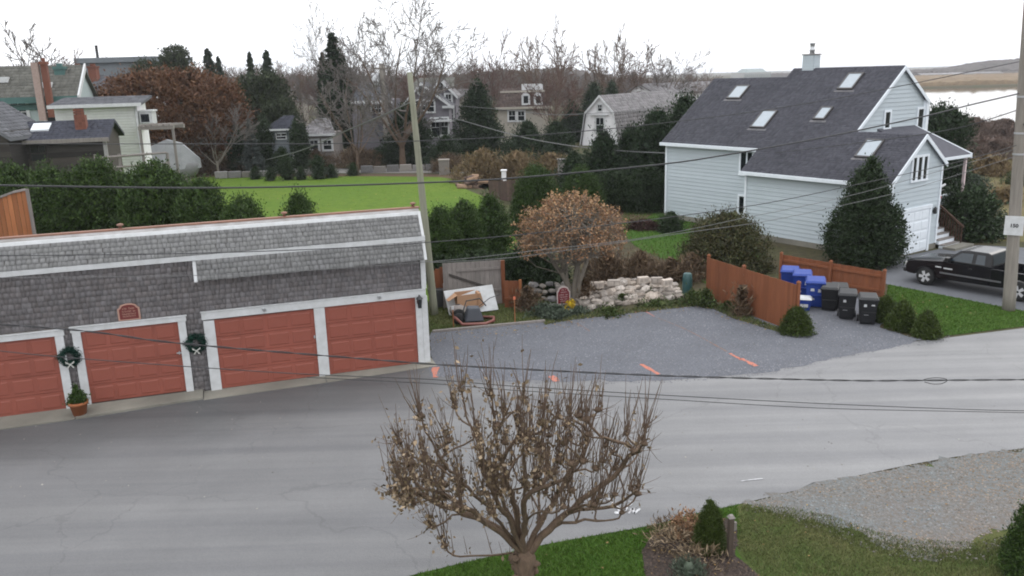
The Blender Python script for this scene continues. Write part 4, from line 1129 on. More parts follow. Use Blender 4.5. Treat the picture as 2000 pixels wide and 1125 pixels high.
for k in range(10): b.b2((13.88, 4.45 + k * .18, 1.58), (13.92, 4.49 + k * .18, 2.1))
b.build('porch_rail', M['trim'], house)
for k in range(6):
    u = 13.9 + k * .27; z1_ = 1.18 - k * .2
    b = MB(); b.b2((u, VW + .06, z1_ - .2), (u + .27, 4.25, z1_ - .035)); st = b.build('step', M['trim'], house)
    b = MB(); b.b2((u - .02, VW + .05, z1_ - .034), (u + .285, 4.28, z1_)); b.build('tread', M['greywood'], st)
b = MB(); b.b2((15.5, VW - .05, -.05), (16.1, 4.5, .12)); b.build('landing', M['concrete'], house)
M['railbrown'] = nmat('brown_stair_rail', (.085, .045, .03), (.05, .028, .02), scale=5, rough=.8)
b = MB(); b.hexa([(13.9, 4.28, 2.1), (15.6, 4.28, .85), (15.6, 4.36, .85), (13.9, 4.36, 2.1), (13.9, 4.28, 2.2), (15.6, 4.28, .95), (15.6, 4.36, .95), (13.9, 4.36, 2.2)])
for k in range(13):
    u = 13.95 + k * .13; b.b2((u, 4.3, 1.15 - (u - 13.9) * .74 - .1), (u + .05, 4.34, 2.1 - (u - 13.9) * .735))
b.build('stair_rail', M['railbrown'], house)
# red and white bunting on the porch rail
t = thing('porch_bunting', 'red and white cloth bunting hung on the house porch rail', 'bunting', (0, 0, 0), 0)
M['redcloth'] = plain('red_cloth', (.38, .02, .04), .8)
def hw(u, v, z): return (HP[0] + u * math.cos(PHI) - v * math.sin(PHI), HP[1] + u * math.sin(PHI) + v * math.cos(PHI), z)
t.location = hw(14.52, 3.35, 0); t.rotation_euler = (0, 0, PHI)
b = MB(); b.tube([(0, -.3, 2.45), (.04, .1, 2.2), (.04, .5, 2.3)], [.1, .16, .09], 8); b.build('red_swag', M['redcloth'], t)
b = MB(); b.tube([(0, -.3, 2.9), (.05, .1, 2.72), (.02, .9, 2.86)], [.07, .07, .06], 8); b.tube([(0, -.3, 3.3), (.03, .2, 3.0), (0, .4, 2.95)], [.05, .1, .05], 8); b.build('white_swag', M['white'], t)
b = MB(); b.tube([(0, -.32, 2.2), (0, -.32, 3.4)], .02, 5); b.tube([(0, .55, 2.2), (0, .55, 3.0)], .02, 5); b.tube([(0, -.35, 2.6), (0, .9, 2.6)], .02, 5); b.build('stand', M['black'], t)
# ------------------------------------------------------------------ yard things
def HT(base, x, y):
    d = _ray(x, y); t = math.hypot(base[0], base[1]) / math.hypot(d[0], d[1]); return EYE + t * d[2]
def board_fence(name, label, a, b, h0, h1, mat, posts=(0, 1), rail_side=0, bw=.14, th=.02, cap=True, rails=(.25, .78), post_mat=None):
    a, b = np.array(a[:2]), np.array(b[:2]); d = b - a; Ln = np.linalg.norm(d)
    t = thing(name, label, 'fence', (*a, 0), math.atan2(d[1], d[0]))
    n = int(Ln / bw); w = Ln / n; rr = random.Random(int(Ln * 1000))
    for k in range(n):
        x = (k + .5) * w; h = h0 + (h1 - h0) * (k + .5) / n + rr.uniform(-.008, .008); dy = rr.uniform(-.004, .004)
        m_ = MB(); m_.b2((x - w / 2 + .003, -th / 2 + dy, .03), (x + w / 2 - .003, th / 2 + dy, h)); m_.build('board', mat, t)
    if rail_side:
        for rz_ in rails:
            m_ = MB(); y0, y1 = sorted((rail_side * (th / 2 + .006), rail_side * (th / 2 + .05)))
            m_.hexa([(0, y0, h0 * rz_), (Ln, y0, h1 * rz_), (Ln, y1, h1 * rz_), (0, y1, h0 * rz_), (0, y0, h0 * rz_ + .09), (Ln, y0, h1 * rz_ + .09), (Ln, y1, h1 * rz_ + .09), (0, y1, h0 * rz_ + .09)])
            m_.build('rail', mat, t)
    for s in posts:
        x = s * Ln; h = h0 + (h1 - h0) * s + .07
        py = rail_side * .07 if rail_side else .07
        m_ = MB(); m_.b2((x - .05, py - .05, 0), (x + .05, py + .05, h))
        if cap: m_.hexa([(x - .065, py - .065, h), (x + .065, py - .065, h), (x + .065, py + .065, h), (x - .065, py + .065, h), (x - .02, py - .02, h + .06), (x + .02, py - .02, h + .06), (x + .02, py + .02, h + .06), (x - .02, py + .02, h + .06)])
        m_.build('post', post_mat or mat, t)
    return t
fa, fb = G(1379, 582), G(1551, 650)
board_fence('board_fence', 'rust red board fence closing the parking lot in front of the blue bins', fa, fb, HT(fa, 1379, 503), HT(fb, 1551, 556), M['cedar'], posts=(0, .43, 1), rail_side=1)
ra, rb = G(1525, 552), G(1725, 583)
board_fence('board_fence', 'rust red fence with rails facing out behind the black bins', ra, rb, HT(ra, 1525, 497), HT(rb, 1726, 531), M['cedar'], posts=(0, .5, 1), rail_side=-1)
# wheeled bins
def make_bin(name, label, mat, lidmat, logo, loc, rz, H=1.02, W=.58, D=.66, group=None):
    t = thing(name, label, 'bin', loc, rz, group)
    b = MB(); w0, d0 = W * .40, D * .36; w1, d1 = W / 2, D / 2; hb = H * .86
    b.hexa([(-w0, -d0, .05), (w0, -d0, .05), (w0, d0, .05), (-w0, d0, .05), (-w1, -d1, hb), (w1, -d1, hb), (w1, d1, hb), (-w1, d1, hb)])
    b.b2((-w1 - .025, -d1 - .025, hb - .05), (w1 + .025, d1 + .025, hb))
    b.b2((-w1 * .8, -d1 - .012, hb * .5), (w1 * .8, -d1 * .8, hb * .53))
    b.build('body', mat, t, bevel=.018)
    b = MB(); b.hexa([(-w1 - .03, -d1 - .05, hb + .003), (w1 + .03, -d1 - .05, hb + .003), (w1 + .03, d1 + .03, hb + .003), (-w1 - .03, d1 + .03, hb + .003),
                      (-w1 + .03, -d1 + .02, hb + .075), (w1 - .03, -d1 + .02, hb + .075), (w1 - .03, d1 - .0, hb + .11), (-w1 + .03, d1 - .0, hb + .11)])
    b.build('lid', lidmat, t, bevel=.012)
    b = MB(); b.tube([(-w1 * .8, d1, hb - .06), (-w1 * .8, d1 + .09, hb + .0), (w1 * .8, d1 + .09, hb + .0), (w1 * .8, d1, hb - .06)], .016, 6); b.build('handle', mat, t)
    for s in (-1, 1):
        b = MB(); b.tube([(s * (w0 + .015), d0 + .02, .13), (s * (w0 + .075), d0 + .02, .13)], .13, 12); b.build('wheel', M['black'], t)
    if logo:
        for (x, z, ww, hh) in logo:
            b = MB(); y = -(d0 + (d1 - d0) * (z * H) / hb) - .004
            b.hexa([(x * W - ww / 2, y - .002, z * H), (x * W + ww / 2, y - .002, z * H), (x * W + ww / 2, y + .004, z * H), (x * W - ww / 2, y + .004, z * H),
                    (x * W - ww / 2 * .8, y - .016, z * H + hh), (x * W + ww / 2 * .8, y - .016, z * H + hh), (x * W + ww / 2 * .8, y - .006, z * H + hh), (x * W - ww / 2 * .8, y - .006, z * H + hh)])
            b.build('decal', M['white'], t)
    return t
RZ = rad(-62)
mk = [(-.18, .62, .10, .09), (.24, .66, .12, .05), (-.1, .34, .16, .02)]
make_bin('wheeled_bin', 'black wheeled bin nearest the round shrubs with white decal', M['blackplastic'], M['blackplastic'], mk, G(1696, 634) + [0, .15, 0], rad(-18), 1.06)
make_bin('wheeled_bin', 'black wheeled bin second from the round shrubs with white decal', M['blackplastic'], M['blackplastic'], [(-.15, .62, .10, .09), (-.1, .34, .16, .02)], G(1656, 624) + [0, .15, 0], rad(-22), 1.05)
make_bin('wheeled_bin', 'plain black bin standing right beside the tall blue bins', M['blackplastic'], M['blackplastic'], None, G(1623, 608) + [0, .2, 0], rad(-24), .98)
make_bin('wheeled_bin', 'black bin wedged behind between two other black bins', M['blackplastic'], M['blackplastic'], None, G(1641, 606) + [0, .2, 0], rad(-20), .95)
wm = [(-.14, .58, .14, .10), (.22, .55, .10, .12), (-.1, .28, .12, .07)]
make_bin('recycling_bin', 'tall blue wheeled bin nearest the black bins with white marks', M['blueplastic'], M['blueplastic'], wm, G(1594, 601) + [0, .2, 0], rad(-20), 1.12, .66, .72)
make_bin('recycling_bin', 'tall blue wheeled bin in the middle behind the white lidded one', M['blueplastic'], M['blueplastic'], wm, G(1569, 586) + [0, .25, 0], rad(-20), 1.12, .66, .72)
make_bin('recycling_bin', 'blue wheeled bin furthest back beside the fence end', M['blueplastic'], M['blueplastic'], None, G(1545, 576) + [0, .25, 0], rad(-20), 1.08, .66, .72)
t = thing('recycling_tub', 'low blue tub with a white lid beside the fence end', 'bin', G(1567, 606) + [0, .1, 0], rad(-20))
b = MB(); b.hexa([(-.27, -.2, 0), (.27, -.2, 0), (.27, .2, 0), (-.27, .2, 0), (-.33, -.25, .42), (.33, -.25, .42), (.33, .25, .42), (-.33, .25, .42)]); b.build('tub', M['blueplastic'], t, bevel=.02)
b = MB(); b.hexa([(-.36, -.28, .425), (.36, -.28, .425), (.36, .28, .425), (-.36, .28, .425), (-.28, -.2, .50), (.28, -.2, .50), (.28, .2, .50), (-.28, .2, .50)]); b.build('lid', M['white'], t, bevel=.02)
b = MB(); b.b2((-.05, -.252, .16), (.22, -.235, .27)); b.build('decal', M['white'], t)

# ---- black extended-cab pickup
TA, TB = G(1805, 557), G(1986, 589)
hd = (TA - TB)[:2]; wb = np.linalg.norm(hd); hd = hd / wb; lf = np.array([-hd[1], hd[0]])
mid = (TA + TB)[:2] / 2 - lf * .84
tr = thing('pickup_truck', 'black extended cab pickup parked on the house driveway behind the pole', 'pickup', (*mid, 0), math.atan2(hd[1], hd[0]))
M['paint'] = plain('black_car_paint', (.006, .006, .0075), .22, spec=.32)
M['chrome'] = plain('chrome', (.6, .6, .6), .18, metallic=1.)
M['wheelsilver'] = plain('silver_wheel_paint', (.5, .5, .51), .35)
M['tyre'] = plain('tyre_rubber', (.014, .014, .014), .85)
M['lampglass'] = plain('lamp_glass', (.45, .45, .42), .12)
M['truckglass'] = plain('tinted_glass', (.03, .04, .05), .06, spec=.5)
ax = wb / 2; HW = .90
def arch(cx, r, n=9, z0=.40): return [(cx + r * math.cos(a), .36 + r * math.sin(a)) for a in np.linspace(0.09, PI - .09, n)]
fr_ = ax + .82; re_ = -ax - 1.15
prof = [(re_ + .1, .52), ] + [] 
low = [(re_ + .08, .50)] + arch(-ax, .44)[::-1] + [(-ax + .5, .36), (ax - .5, .36)] + arch(ax, .44)[::-1] + [(fr_ - .1, .42), (fr_ - .02, .55), (fr_, .74), (fr_ - .05, .92), (fr_ - .30, .99), (ax - .55, 1.09), (-ax + 1.0, 1.07), (re_ + .02, 1.05), (re_, .85)]
def body_shell(poly, y0, y1, name, tum=.05):
    """side profile swept across the width with sides leaning in above the belt line"""
    b = MB(); n = len(poly); ys = [-1, -.93, .93, 1]
    vs_ = []
    for k, s in enumerate((-HW, -HW + .06, HW - .06, HW)):
        for (x, z) in poly:
            ins = 0
            if abs(s) == HW: z2 = z - .035 if z > .9 else z + .03 if z < .45 else z
            else: z2 = z
            lean = tum * max(0, (z - .72)) / .35
            vs_.append((x * (.985 if abs(s) == HW else 1), s - math.copysign(lean, s), z2))
    fs = []
    for k in range(3):
        for i in range(n):
            j = (i + 1) % n; fs.append((k * n + i, k * n + j, (k + 1) * n + j, (k + 1) * n + i))
    fs.append(tuple(range(n))[::-1]); fs.append(tuple(range(3 * n, 4 * n)))
    b.add(vs_, [f[::-1] for f in fs]); return b
fp = [p for p in low if True]
cabx0 = -ax + 1.02
def clip_front(p): return p
front = [q for q in low if q[0] > cabx0 - 1e-6 and q[1] < 2]
front = [(cabx0, .40)] + [q for q in front if q != (-ax + 1.0, 1.07)] + [(cabx0, 1.08)]
o = body_shell(front, 0, 0, 'body').build('body', M['paint'], tr, True)
for m_ in [o]:
    e = m_.modifiers.new('split', 'EDGE_SPLIT'); e.split_angle = rad(40)
# bed: sides, tailgate, floor
rear = [q for q in low if q[0] < cabx0 - .05 and q != (-ax + 1.0, 1.07)]
rear = [(re_ + .08, .50)] + arch(-ax, .44)[::-1] + [(-ax + .5, .42), (cabx0 - .03, .40), (cabx0 - .03, 1.07), (re_ + .02, 1.05), (re_, .85)]
for s in (-1, 1):
    b = MB(); pl = [(x, z) for x, z in rear]
    y0, y1 = (HW - .09, HW - .02) if s > 0 else (-HW + .02, -HW + .09)
    b.prism(pl, 1, y0, y1); bb = b.build('bed_side', M['paint'], tr, bevel=.012)
b = MB(); b.b2((re_ + .05, -HW + .095, .60), (cabx0 - .05, HW - .095, .66)); b.build('bed_floor', M['black'], tr)
b = MB(); b.b2((re_ + .0, -HW + .095, .55), (re_ + .07, HW - .095, 1.04)); b.build('tailgate', M['paint'], tr)
b = MB(); b.b2((re_ - .13, -HW + .05, .45), (re_ - .0, HW - .05, .58)); b.build('rear_bumper', M['chrome'], tr, bevel=.02)
# cab greenhouse
cb = [(cabx0, 1.075), (ax - .60, 1.09), (ax - 1.22, 1.56), (ax - 1.5, 1.60), (cabx0 + .22, 1.60), (cabx0 + .10, 1.56)]
def ghw(z): return HW - .06 - .16 * (z - 1.07) / .53
b = MB(); n = len(cb)
b.add([(x, -ghw(z), z) for x, z in cb] + [(x, ghw(z), z) for x, z in cb], [tuple(range(n)), tuple(range(n, 2 * n))[::-1]] + [(i, n + i, n + (i + 1) % n, (i + 1) % n) for i in range(n)])
b.build('cab', M['paint'], tr, bevel=.03)
def sidewin(pts, name):
    for s in (-1, 1):
        b = MB(); nn = len(pts)
        vs_ = [(x, s * (ghw(z) + .006), z) for x, z in pts] + [(x, s * (ghw(z) - .02), z) for x, z in pts]
        f = [tuple(range(nn)), tuple(range(nn, 2 * nn))[::-1]] + [(i, (i + 1) % nn, nn + (i + 1) % nn, nn + i) for i in range(nn)]
        b.add(vs_, f if s < 0 else [q[::-1] for q in f]); b.build(name, M['truckglass'], tr)
sidewin([(ax - 1.70, 1.15), (ax - .88, 1.15), (ax - 1.27, 1.48), (ax - 1.70, 1.50)], 'front_window')
sidewin([(cabx0 + .24, 1.15), (ax - 1.84, 1.15), (ax - 1.84, 1.50), (cabx0 + .28, 1.49)], 'rear_window')
b = MB(); b.hexa([(ax - .62, -.72, 1.10), (ax - .62, .72, 1.10), (ax - .66, .72, 1.09), (ax - .66, -.72, 1.09), (ax - 1.20, -.60, 1.56), (ax - 1.20, .60, 1.56), (ax - 1.25, .60, 1.54), (ax - 1.25, -.60, 1.54)]); b.build('windscreen', M['truckglass'], tr)
b = MB(); b.hexa([(cabx0 + .005, -.6, 1.14), (cabx0 + .005, .6, 1.14), (cabx0 + .04, .6, 1.14), (cabx0 + .04, -.6, 1.14), (cabx0 + .085, -.54, 1.52), (cabx0 + .085, .54, 1.52), (cabx0 + .12, .54, 1.52), (cabx0 + .12, -.54, 1.52)]); b.build('back_window', M['truckglass'], tr)
b = MB(); b.b2((fr_ - .06, -HW + .06, .44), (fr_ + .09, HW - .06, .60)); b.build('front_bumper', M['black'], tr, bevel=.03)
for s in (-1, 1):
    b = MB(); b.b2((fr_ - .12, s * .72 - .15, .70), (fr_ + .012, s * .72 + .15, .87)); b.build('headlight', M['lampglass'], tr, bevel=.02)
    b = MB(); b.b2((re_ - .012, s * .80 - .07, .72), (re_ + .04, s * .80 + .07, 1.0)); b.build('tail_light', plain('red_lamp', (.3, .01, .01), .2), tr)
    b = MB(); b.b2((ax - .95, s * .98 - .1, 1.12), (ax - .80, s * .98 + .1, 1.28)); b.tube([(ax - .86, s * .84, 1.14), (ax - .88, s * .95, 1.18)], .025, 6); b.build('mirror', M['black'], tr, bevel=.02)
    b = MB(); b.b2((ax - 1.05, s * (HW + .003) - .012, .80), (ax - .72, s * (HW + .003) + .012, .85)); b.b2((ax - .62, s * (HW + .003) - .012, .82), (ax - .40, s * (HW + .003) + .012, .865)); b.build('badge', M['wheelsilver'], tr)
    b = MB(); b.b2((-ax + .6, s * HW - .012, .60), (ax - .58, s * HW + .012, .66)); b.build('side_strip', plain('grey_rub_strip', (.12, .12, .125), .4), tr)
    b = MB(); b.b2((ax - 1.76, s * (HW - .005) - .012, .93), (ax - 1.62, s * (HW - .005) + .012, .97)); b.build('door_handle', M['black'], tr)
    for x in (-ax, ax):
        w_ = MB(); y0, y1 = s * (HW - .02), s * (HW - .25)
        r_ = [(.24, 0), (.345, .02), (.37, .06), (.37, .18), (.345, .22), (.24, .23)]
        w_.lathe([(a, c_) for a, c_ in r_], 24); w_.v = [(x + p[0], y0 + (y1 - y0) / .23 * p[2], .37 + p[1]) for p in w_.v]
        wh = w_.build('wheel', M['tyre'], tr, True)
        rm = MB(); rm.lathe([(.235, .0), (.235, .05), (.19, .06), (.06, .02), (.05, .0)], 20); rm.v = [(x + p[0], y0 + s * .004 - s * p[2] * .9, .37 + p[1]) for p in rm.v]
        rm.build('rim', M['tyre'], wh)
        sp = MB()
        for k in range(5):
            a = k * 2 * PI / 5; u_ = np.array([math.cos(a), math.sin(a)]); v_ = np.array([-u_[1], u_[0]])
            q = [u_ * .04 - v_ * .045, u_ * .225 - v_ * .06, u_ * .225 + v_ * .06, u_ * .04 + v_ * .045]
            vs_ = [(x + p[0], y0 + s * .008, .37 + p[1]) for p in q] + [(x + p[0], y0 - s * .03, .37 + p[1]) for p in q]
            sp.hexa(vs_ if s < 0 else vs_[4:] + vs_[:4])
        sp.build('spokes', M['wheelsilver'], wh)

# ---- poles
def utility_pole(name, label, base, top, r0, r1, mat, loc=None):
    t = thing(name, label, 'utility pole', (base[0], base[1], 0))
    d = np.array(top) - np.array([base[0], base[1], 0])
    MB().tube([(0, 0, -.2)] + [tuple(d * s) for s in np.linspace(.05, 1, 8)], list(np.linspace(r0, r1, 9)), 14).build('shaft', mat, t, True)
    return t, d
pb_ = G(1970, 606)
_t = WY(1998, 215, pb_[1]) - [pb_[0], pb_[1], 0]; _t = np.array([_t[0], 0, _t[2]]) * (11.6 / _t[2])
top_r = np.array([pb_[0] + _t[0], pb_[1] + .1, 11.6])
pole_r, dr = utility_pole('utility_pole', 'weathered grey utility pole with white number plate on the grass verge', pb_, top_r, .215, .15, M['pole'])
def onpole(d, z): return np.array(d) * (z / d[2])
pz = HT(pb_, 1978, 438); q = onpole(dr, pz); fa_ = math.atan2(-pb_[1], -pb_[0])
plate = thing('pole_plate', 'square white number plate fixed to the grey utility pole', 'sign', (pb_[0] + q[0] + .25 * math.cos(fa_), pb_[1] + q[1] + .25 * math.sin(fa_), pz), fa_ + PI / 2)
b = MB(); b.b2((-.29, -.012, -.33), (.29, .02, .33)); b.build('plate', M['white'], plate)
cu = bpy.data.curves.new('number', 'FONT'); cu.body = '150'; cu.size = .17; cu.align_x = 'CENTER'; cu.align_y = 'CENTER'; cu.extrude = .003; cu.offset = .006
cu.materials.append(M['black']); o_ = bpy.data.objects.new('number_curve', cu); C.objects.link(o_); bpy.context.view_layer.update()
num_me = bpy.data.meshes.new_from_object(o_.evaluated_get(bpy.context.evaluated_depsgraph_get())); bpy.data.objects.remove(o_)
o = link('number', num_me, plate); o.location = (0, -.017, 0); o.rotation_euler = (PI / 2, 0, 0)
for z in (5.5, 6.2, 7.4):
    b = MB(); c_ = onpole(dr, z); rr__ = .215 - .065 * z / 11.6 + .012; b.lathe([(rr__, -.03), (rr__, .03)], 14, tuple(c_)); b.build('band', M['steel'], pole_r)
for z, s in ((7.9, 1), (7.1, -1), (6.5, -1)):
    c_ = onpole(dr, z); b = MB(); b.tube([(c_[0], c_[1] - .17, z), (c_[0], c_[1] - .34, z)], [.03, .05], 7); b.build('insulator', M['black'], pole_r)
pm0, pm1 = WY(838, 600, 30) * [1, 1, 0], WY(800, 141, 30)
pm0[2] = 0
b_top = WY(800, 141, 30); b_mid = WY(825, 385, 30); dirp = (b_top - b_mid) / (b_top[2] - b_mid[2]); base_m = b_mid - dirp * b_mid[2]
pole_m, dm_ = utility_pole('utility_pole', 'greenish treated pole rising from behind the garage ridge', base_m, b_top, .155, .095, M['polegreen'])
fb_ = G(760, 312); ft = WY(745, 124, fb_[1])
pole_f, df_ = utility_pole('utility_pole', 'distant wooden pole carrying a grey transformer before the houses', fb_, ft, .40, .30, M['pole'])
b = MB(); c_ = np.array(df_) * .83 - np.array([.75, .1, 0]); b.lathe([(.42, -.7), (.45, -.65), (.45, .65), (.35, .75), (.1, .8)], 14, tuple(c_)); b.build('transformer', M['steel'], pole_f, True)
b = MB(); c_ = np.array(df_) * .95; b.box((c_[0], c_[1] - .3, c_[2]), (2.2, .15, .18)); b.build('crossarm', M['pole'], pole_f)

# ---- overhead wires (sagging cables between the poles and the houses)
def wire(label, pix, a, b, r, mat='wire', k=8, twist=0):
    P3 = [WP(x, y, a, b) for x, y in pix]
    out_ = []
    n = len(P3)
    for i in range(n - 1):
        p0, p1, p2, p3 = P3[max(i - 1, 0)], P3[i], P3[i + 1], P3[min(i + 2, n - 1)]
        for j in range(k):
            t = j / k; out_.append(.5 * (2 * p1 + (p2 - p0) * t + (2 * p0 - 5 * p1 + 4 * p2 - p3) * t * t + (3 * p1 - p0 - 3 * p2 + p3) * t ** 3))
    out_.append(P3[-1])
    m_ = MB()
    if twist:
        out_ = np.array(out_); L_ = np.concatenate([[0], np.cumsum(np.linalg.norm(np.diff(out_, axis=0), axis=1))])
        s = np.linspace(0, L_[-1], int(L_[-1] / .1)); C_ = np.stack([np.interp(s, L_, out_[:, i]) for i in range(3)], 1)
        for ph in (0, PI):
            m_.tube(C_ + twist * np.stack([0 * s, np.cos(s * 2 * PI / 1.15 + ph), np.sin(s * 2 * PI / 1.15 + ph)], 1), r, 5)
    else: m_.tube(out_, r, 5)
    o = m_.build('overhead_wire', M[mat]); return tag(o, label, 'cable')
pr2 = top_r[:2]
A1, B1 = np.array([-14.5, 19.0]), pb_[:2]
wire('highest cable crossing the picture from the left roofs over the house ridge', [(-60, 281), (480, 281), (700, 279), (1015, 266), (1300, 240), (1540, 208), (1734, 173), (2060, 106)], A1 + [0, 9], B1 + [0, 4], .016)
wire('thick main cable passing in front of the lawn and the house front', [(-60, 361), (430, 367), (850, 356), (1050, 344), (1300, 320), (1433, 300), (1580, 274), (1685, 253), (1811, 226), (1895, 205), (1990, 183)], A1, B1, .024)
wire('house service cable running from the roof corner to the grey pole', [(1470, 303), (1597, 289), (1700, 276), (1804, 262), (1888, 246), (1990, 214)], np.array([13.6, 43.2]), B1, .018)
wire('thin line running over the garage roof and across the small trees to the pole', [(-60, 500), (370, 495), (700, 483), (840, 473), (990, 461), (1172, 441), (1326, 422), (1496, 397), (1657, 364), (1860, 319), (1985, 284)], A1 + [0, .6], B1, .013)
wire('lower thin line sagging past the garage corner and over the brown tree', [(-60, 543), (450, 536), (840, 511), (1050, 489), (1260, 464), (1457, 425), (1657, 383), (1860, 327), (1983, 292)], A1 + [0, .3], B1, .009, 'wiregrey')
wire('lowest slack line passing behind the brown tree to the grey pole', [(840, 513), (1000, 503), (1180, 478), (1335, 455), (1496, 432), (1664, 397), (1790, 366), (1982, 306)], A1 + [0, .5], B1 - [0, .3], .009, 'wiregrey')
A2, B2 = np.array([-12., 15.2]), np.array([16., 18.5])
wire('twisted black cable crossing low over the road', [(-80, 628), (160, 646), (300, 665), (420, 677), (600, 692), (840, 711), (1000, 720), (1300, 734), (1650, 743), (1790, 743), (2060, 741)], A2, B2, .010, k=10, twist=.012)
wire('upper one of two parallel thin lines low over the road', [(-80, 677), (115, 697), (380, 717), (600, 731), (840, 741), (1000, 754), (1300, 772), (1600, 788), (1900, 800), (2060, 803)], A2 + [0, -1], B2 + [0, -1], .009)
wire('lower one of two parallel thin lines low over the road', [(600, 737), (840, 749), (1000, 762), (1300, 780), (1600, 797), (1900, 804), (2060, 807)], A2 + [0, -1.1], B2 + [0, -1.1], .008)
wire('slack splice loop hanging on the twisted cable at the right', [(1800, 743), (1815, 739), (1835, 738), (1850, 742), (1840, 749), (1822, 750), (1806, 746)], A2, B2, .009)
wire('grey service cable dropping from the shingled house to the big house wall', [(884, 230), (1000, 263), (1090, 281), (1180, 292), (1300, 299), (1449, 300)], np.array([-9, 90.]), np.array([14., 43.5]), .035, 'wiregrey')
wire('cable rising from the far garden up to the greenish pole', [(520, 312), (590, 293), (670, 258), (740, 228), (801, 200)], np.array([-26, 85.]), base_m[:2], .030, 'wiregrey')
wire('thin line from the shingled house across to the gambrel house', [(890, 206), (1000, 216), (1080, 224), (1150, 222), (1290, 215), (1400, 206)], np.array([-9, 90.]), np.array([16., 74]), .03, 'wiregrey')
# ------------------------------------------------------------------ the bank of pale stones, signs and odds and ends by the lot
rb_ = np.random.default_rng(51)
M['stonepale'] = nmat('limewashed_stone', (.54, .49, .44), (.27, .24, .22), scale=4, rough=.95, vary=.3, tint=(.34, .27, .21), tint_amt=.6, bump=.4)
M['stonegrey'] = nmat('grey_field_stone', (.20, .195, .195), (.12, .115, .115), scale=5, rough=.95, vary=.3, tint=(.26, .22, .17), tint_amt=.5, bump=.4)
def stone_mesh(seed):
    r = np.random.default_rng(seed); b = MB(); nu, nv = 7, 4
    prof = [(0.0, -.5), (.7, -.42), (1., -.02), (.78, .36), (.0, .48)]
    vs_ = []
    for i, (rr, z) in enumerate(prof):
        for k in range(nu):
            a = 2 * PI * k / nu + r.uniform(-.2, .2); s = rr * r.uniform(.75, 1.12)
            vs_.append((s * math.cos(a) * .5, s * math.sin(a) * .38, z * .62 + r.uniform(-.06, .06)))
    fs = [(i * nu + k, i * nu + (k + 1) % nu, (i + 1) * nu + (k + 1) % nu, (i + 1) * nu + k) for i in range(4) for k in range(nu)]
    b.add(vs_, fs); return b
sm_p = [stone_mesh(i).mesh('stone', M['stonepale']) for i in range(6)]
sm_g = [stone_mesh(i + 20).mesh('stone', M['stonegrey']) for i in range(6)]
bank = thing('stone_bank', 'low bank of pale limewashed stones with dark gaps along the lot', 'stone wall', (0, 0, 0))
P0_, P1_ = G(1140, 607), G(1340, 583); P0_[2] = P1_[2] = 0
bd = P1_ - P0_; BL = np.linalg.norm(bd); bu = bd / BL; bn = np.array([-bu[1], bu[0], 0])
m_ = MB(); m_.hexa([tuple(P0_ + bn * .12), tuple(P1_ + bn * .12), tuple(P1_ + bn * 2.2), tuple(P0_ + bn * 2.2), tuple(P0_ + bn * .5 + [0, 0, .25]), tuple(P1_ + bn * .4 + [0, 0, .15]), tuple(P1_ + bn * 2.0 + [0, 0, .36]), tuple(P0_ + bn * 2.0 + [0, 0, .44])])
m_.build('rubble_core', nmat('limewashed_rubble', (.30, .265, .23), (.09, .078, .068), scale=2.2, rough=1, contrast=.12, bump=.6, bscale=9), bank)
rows = 6
for r_ in range(rows):
    x = rb_.uniform(0, .2)
    while x < BL - .05:
        s = rb_.uniform(.3, .5) if r_ < 2 else rb_.uniform(.16, .5)
        tt = r_ / (rows - 1)
        taper = 1 - .35 * smooth(BL * .6, BL, x)
        if rb_.uniform() > .05:
            o = link('stone', sm_p[rb_.integers(6)], bank, tuple(P0_ + bu * (x + s / 2) + bn * (.12 + 1.65 * tt + rb_.normal() * .07) + np.array([0, 0, (.10 + .40 * tt) * taper + rb_.normal() * .03])))
            o.scale = (s * 1.15, s * rb_.uniform(.9, 1.4), s * rb_.uniform(.7, 1.1)); o.rotation_euler = (rb_.normal() * .15 - .35, rb_.normal() * .15, math.atan2(bu[1], bu[0]) + rb_.normal() * .4)
        x += s * .86
left_bank = thing('stone_bank', 'short heap of grey stones around the red sign by the lot', 'stone wall', (0, 0, 0))
Q0, Q1 = G(1042, 607), G(1120, 603); qd = (Q1 - Q0) / np.linalg.norm(Q1 - Q0); qn = np.array([-qd[1], qd[0], 0]); QL = np.linalg.norm(Q1 - Q0)
for r_ in range(4):
    x = 0
    while x < QL:
        s = rb_.uniform(.22, .45)
        if rb_.uniform() > .15:
            o = link('stone', sm_g[rb_.integers(6)], left_bank, tuple(Q0 + qd * (x + s / 2) + qn * (.15 + .42 * r_ + rb_.normal() * .06) + np.array([0, 0, .1 + .18 * r_ + rb_.normal() * .03])))
            o.scale = (s * 1.15, s * 1.2, s * .9); o.rotation_euler = (rb_.normal() * .2 - .3, rb_.normal() * .2, rb_.normal() * .7)
        x += s * .95
for lab, x, y, w in [('concrete block beside the brown tree trunk, leftmost on the pale bank', 1167, 556, .46), ('concrete block second from the brown trunk on the pale bank', 1199, 552, .48), ('concrete block midway along the pale stone bank top', 1256, 546, .44),
                     ('concrete block third from the teal corner on the pale bank', 1283, 547, .44), ('weathered concrete block near the corner end of the pale bank', 1303, 551, .4), ('grey concrete block standing behind the red sign', 1098, 572, .42)]:
    p = G(x, y, .60) + ([0, .7, 0] if x < 1110 else [0, 0, 0]); b = MB(); b.b2((-w / 2, -.11, -.13), (w / 2, .11, .11)); b.b2((-w / 2 + .06, -.118, -.08), (-.03, -.1, .06)); b.b2((.03, -.118, -.08), (w / 2 - .06, -.1, .06))
    o = b.build('concrete_block', M['stonepale'] if x > 1110 else M['stonegrey'], bevel=.015); o.location = tuple(p); o.rotation_euler = (0, 0, rb_.uniform(-.1, .35)); tag(o, lab, 'concrete block')
p = G(1101, 598)
pz0 = HT(p, 1100, 597)
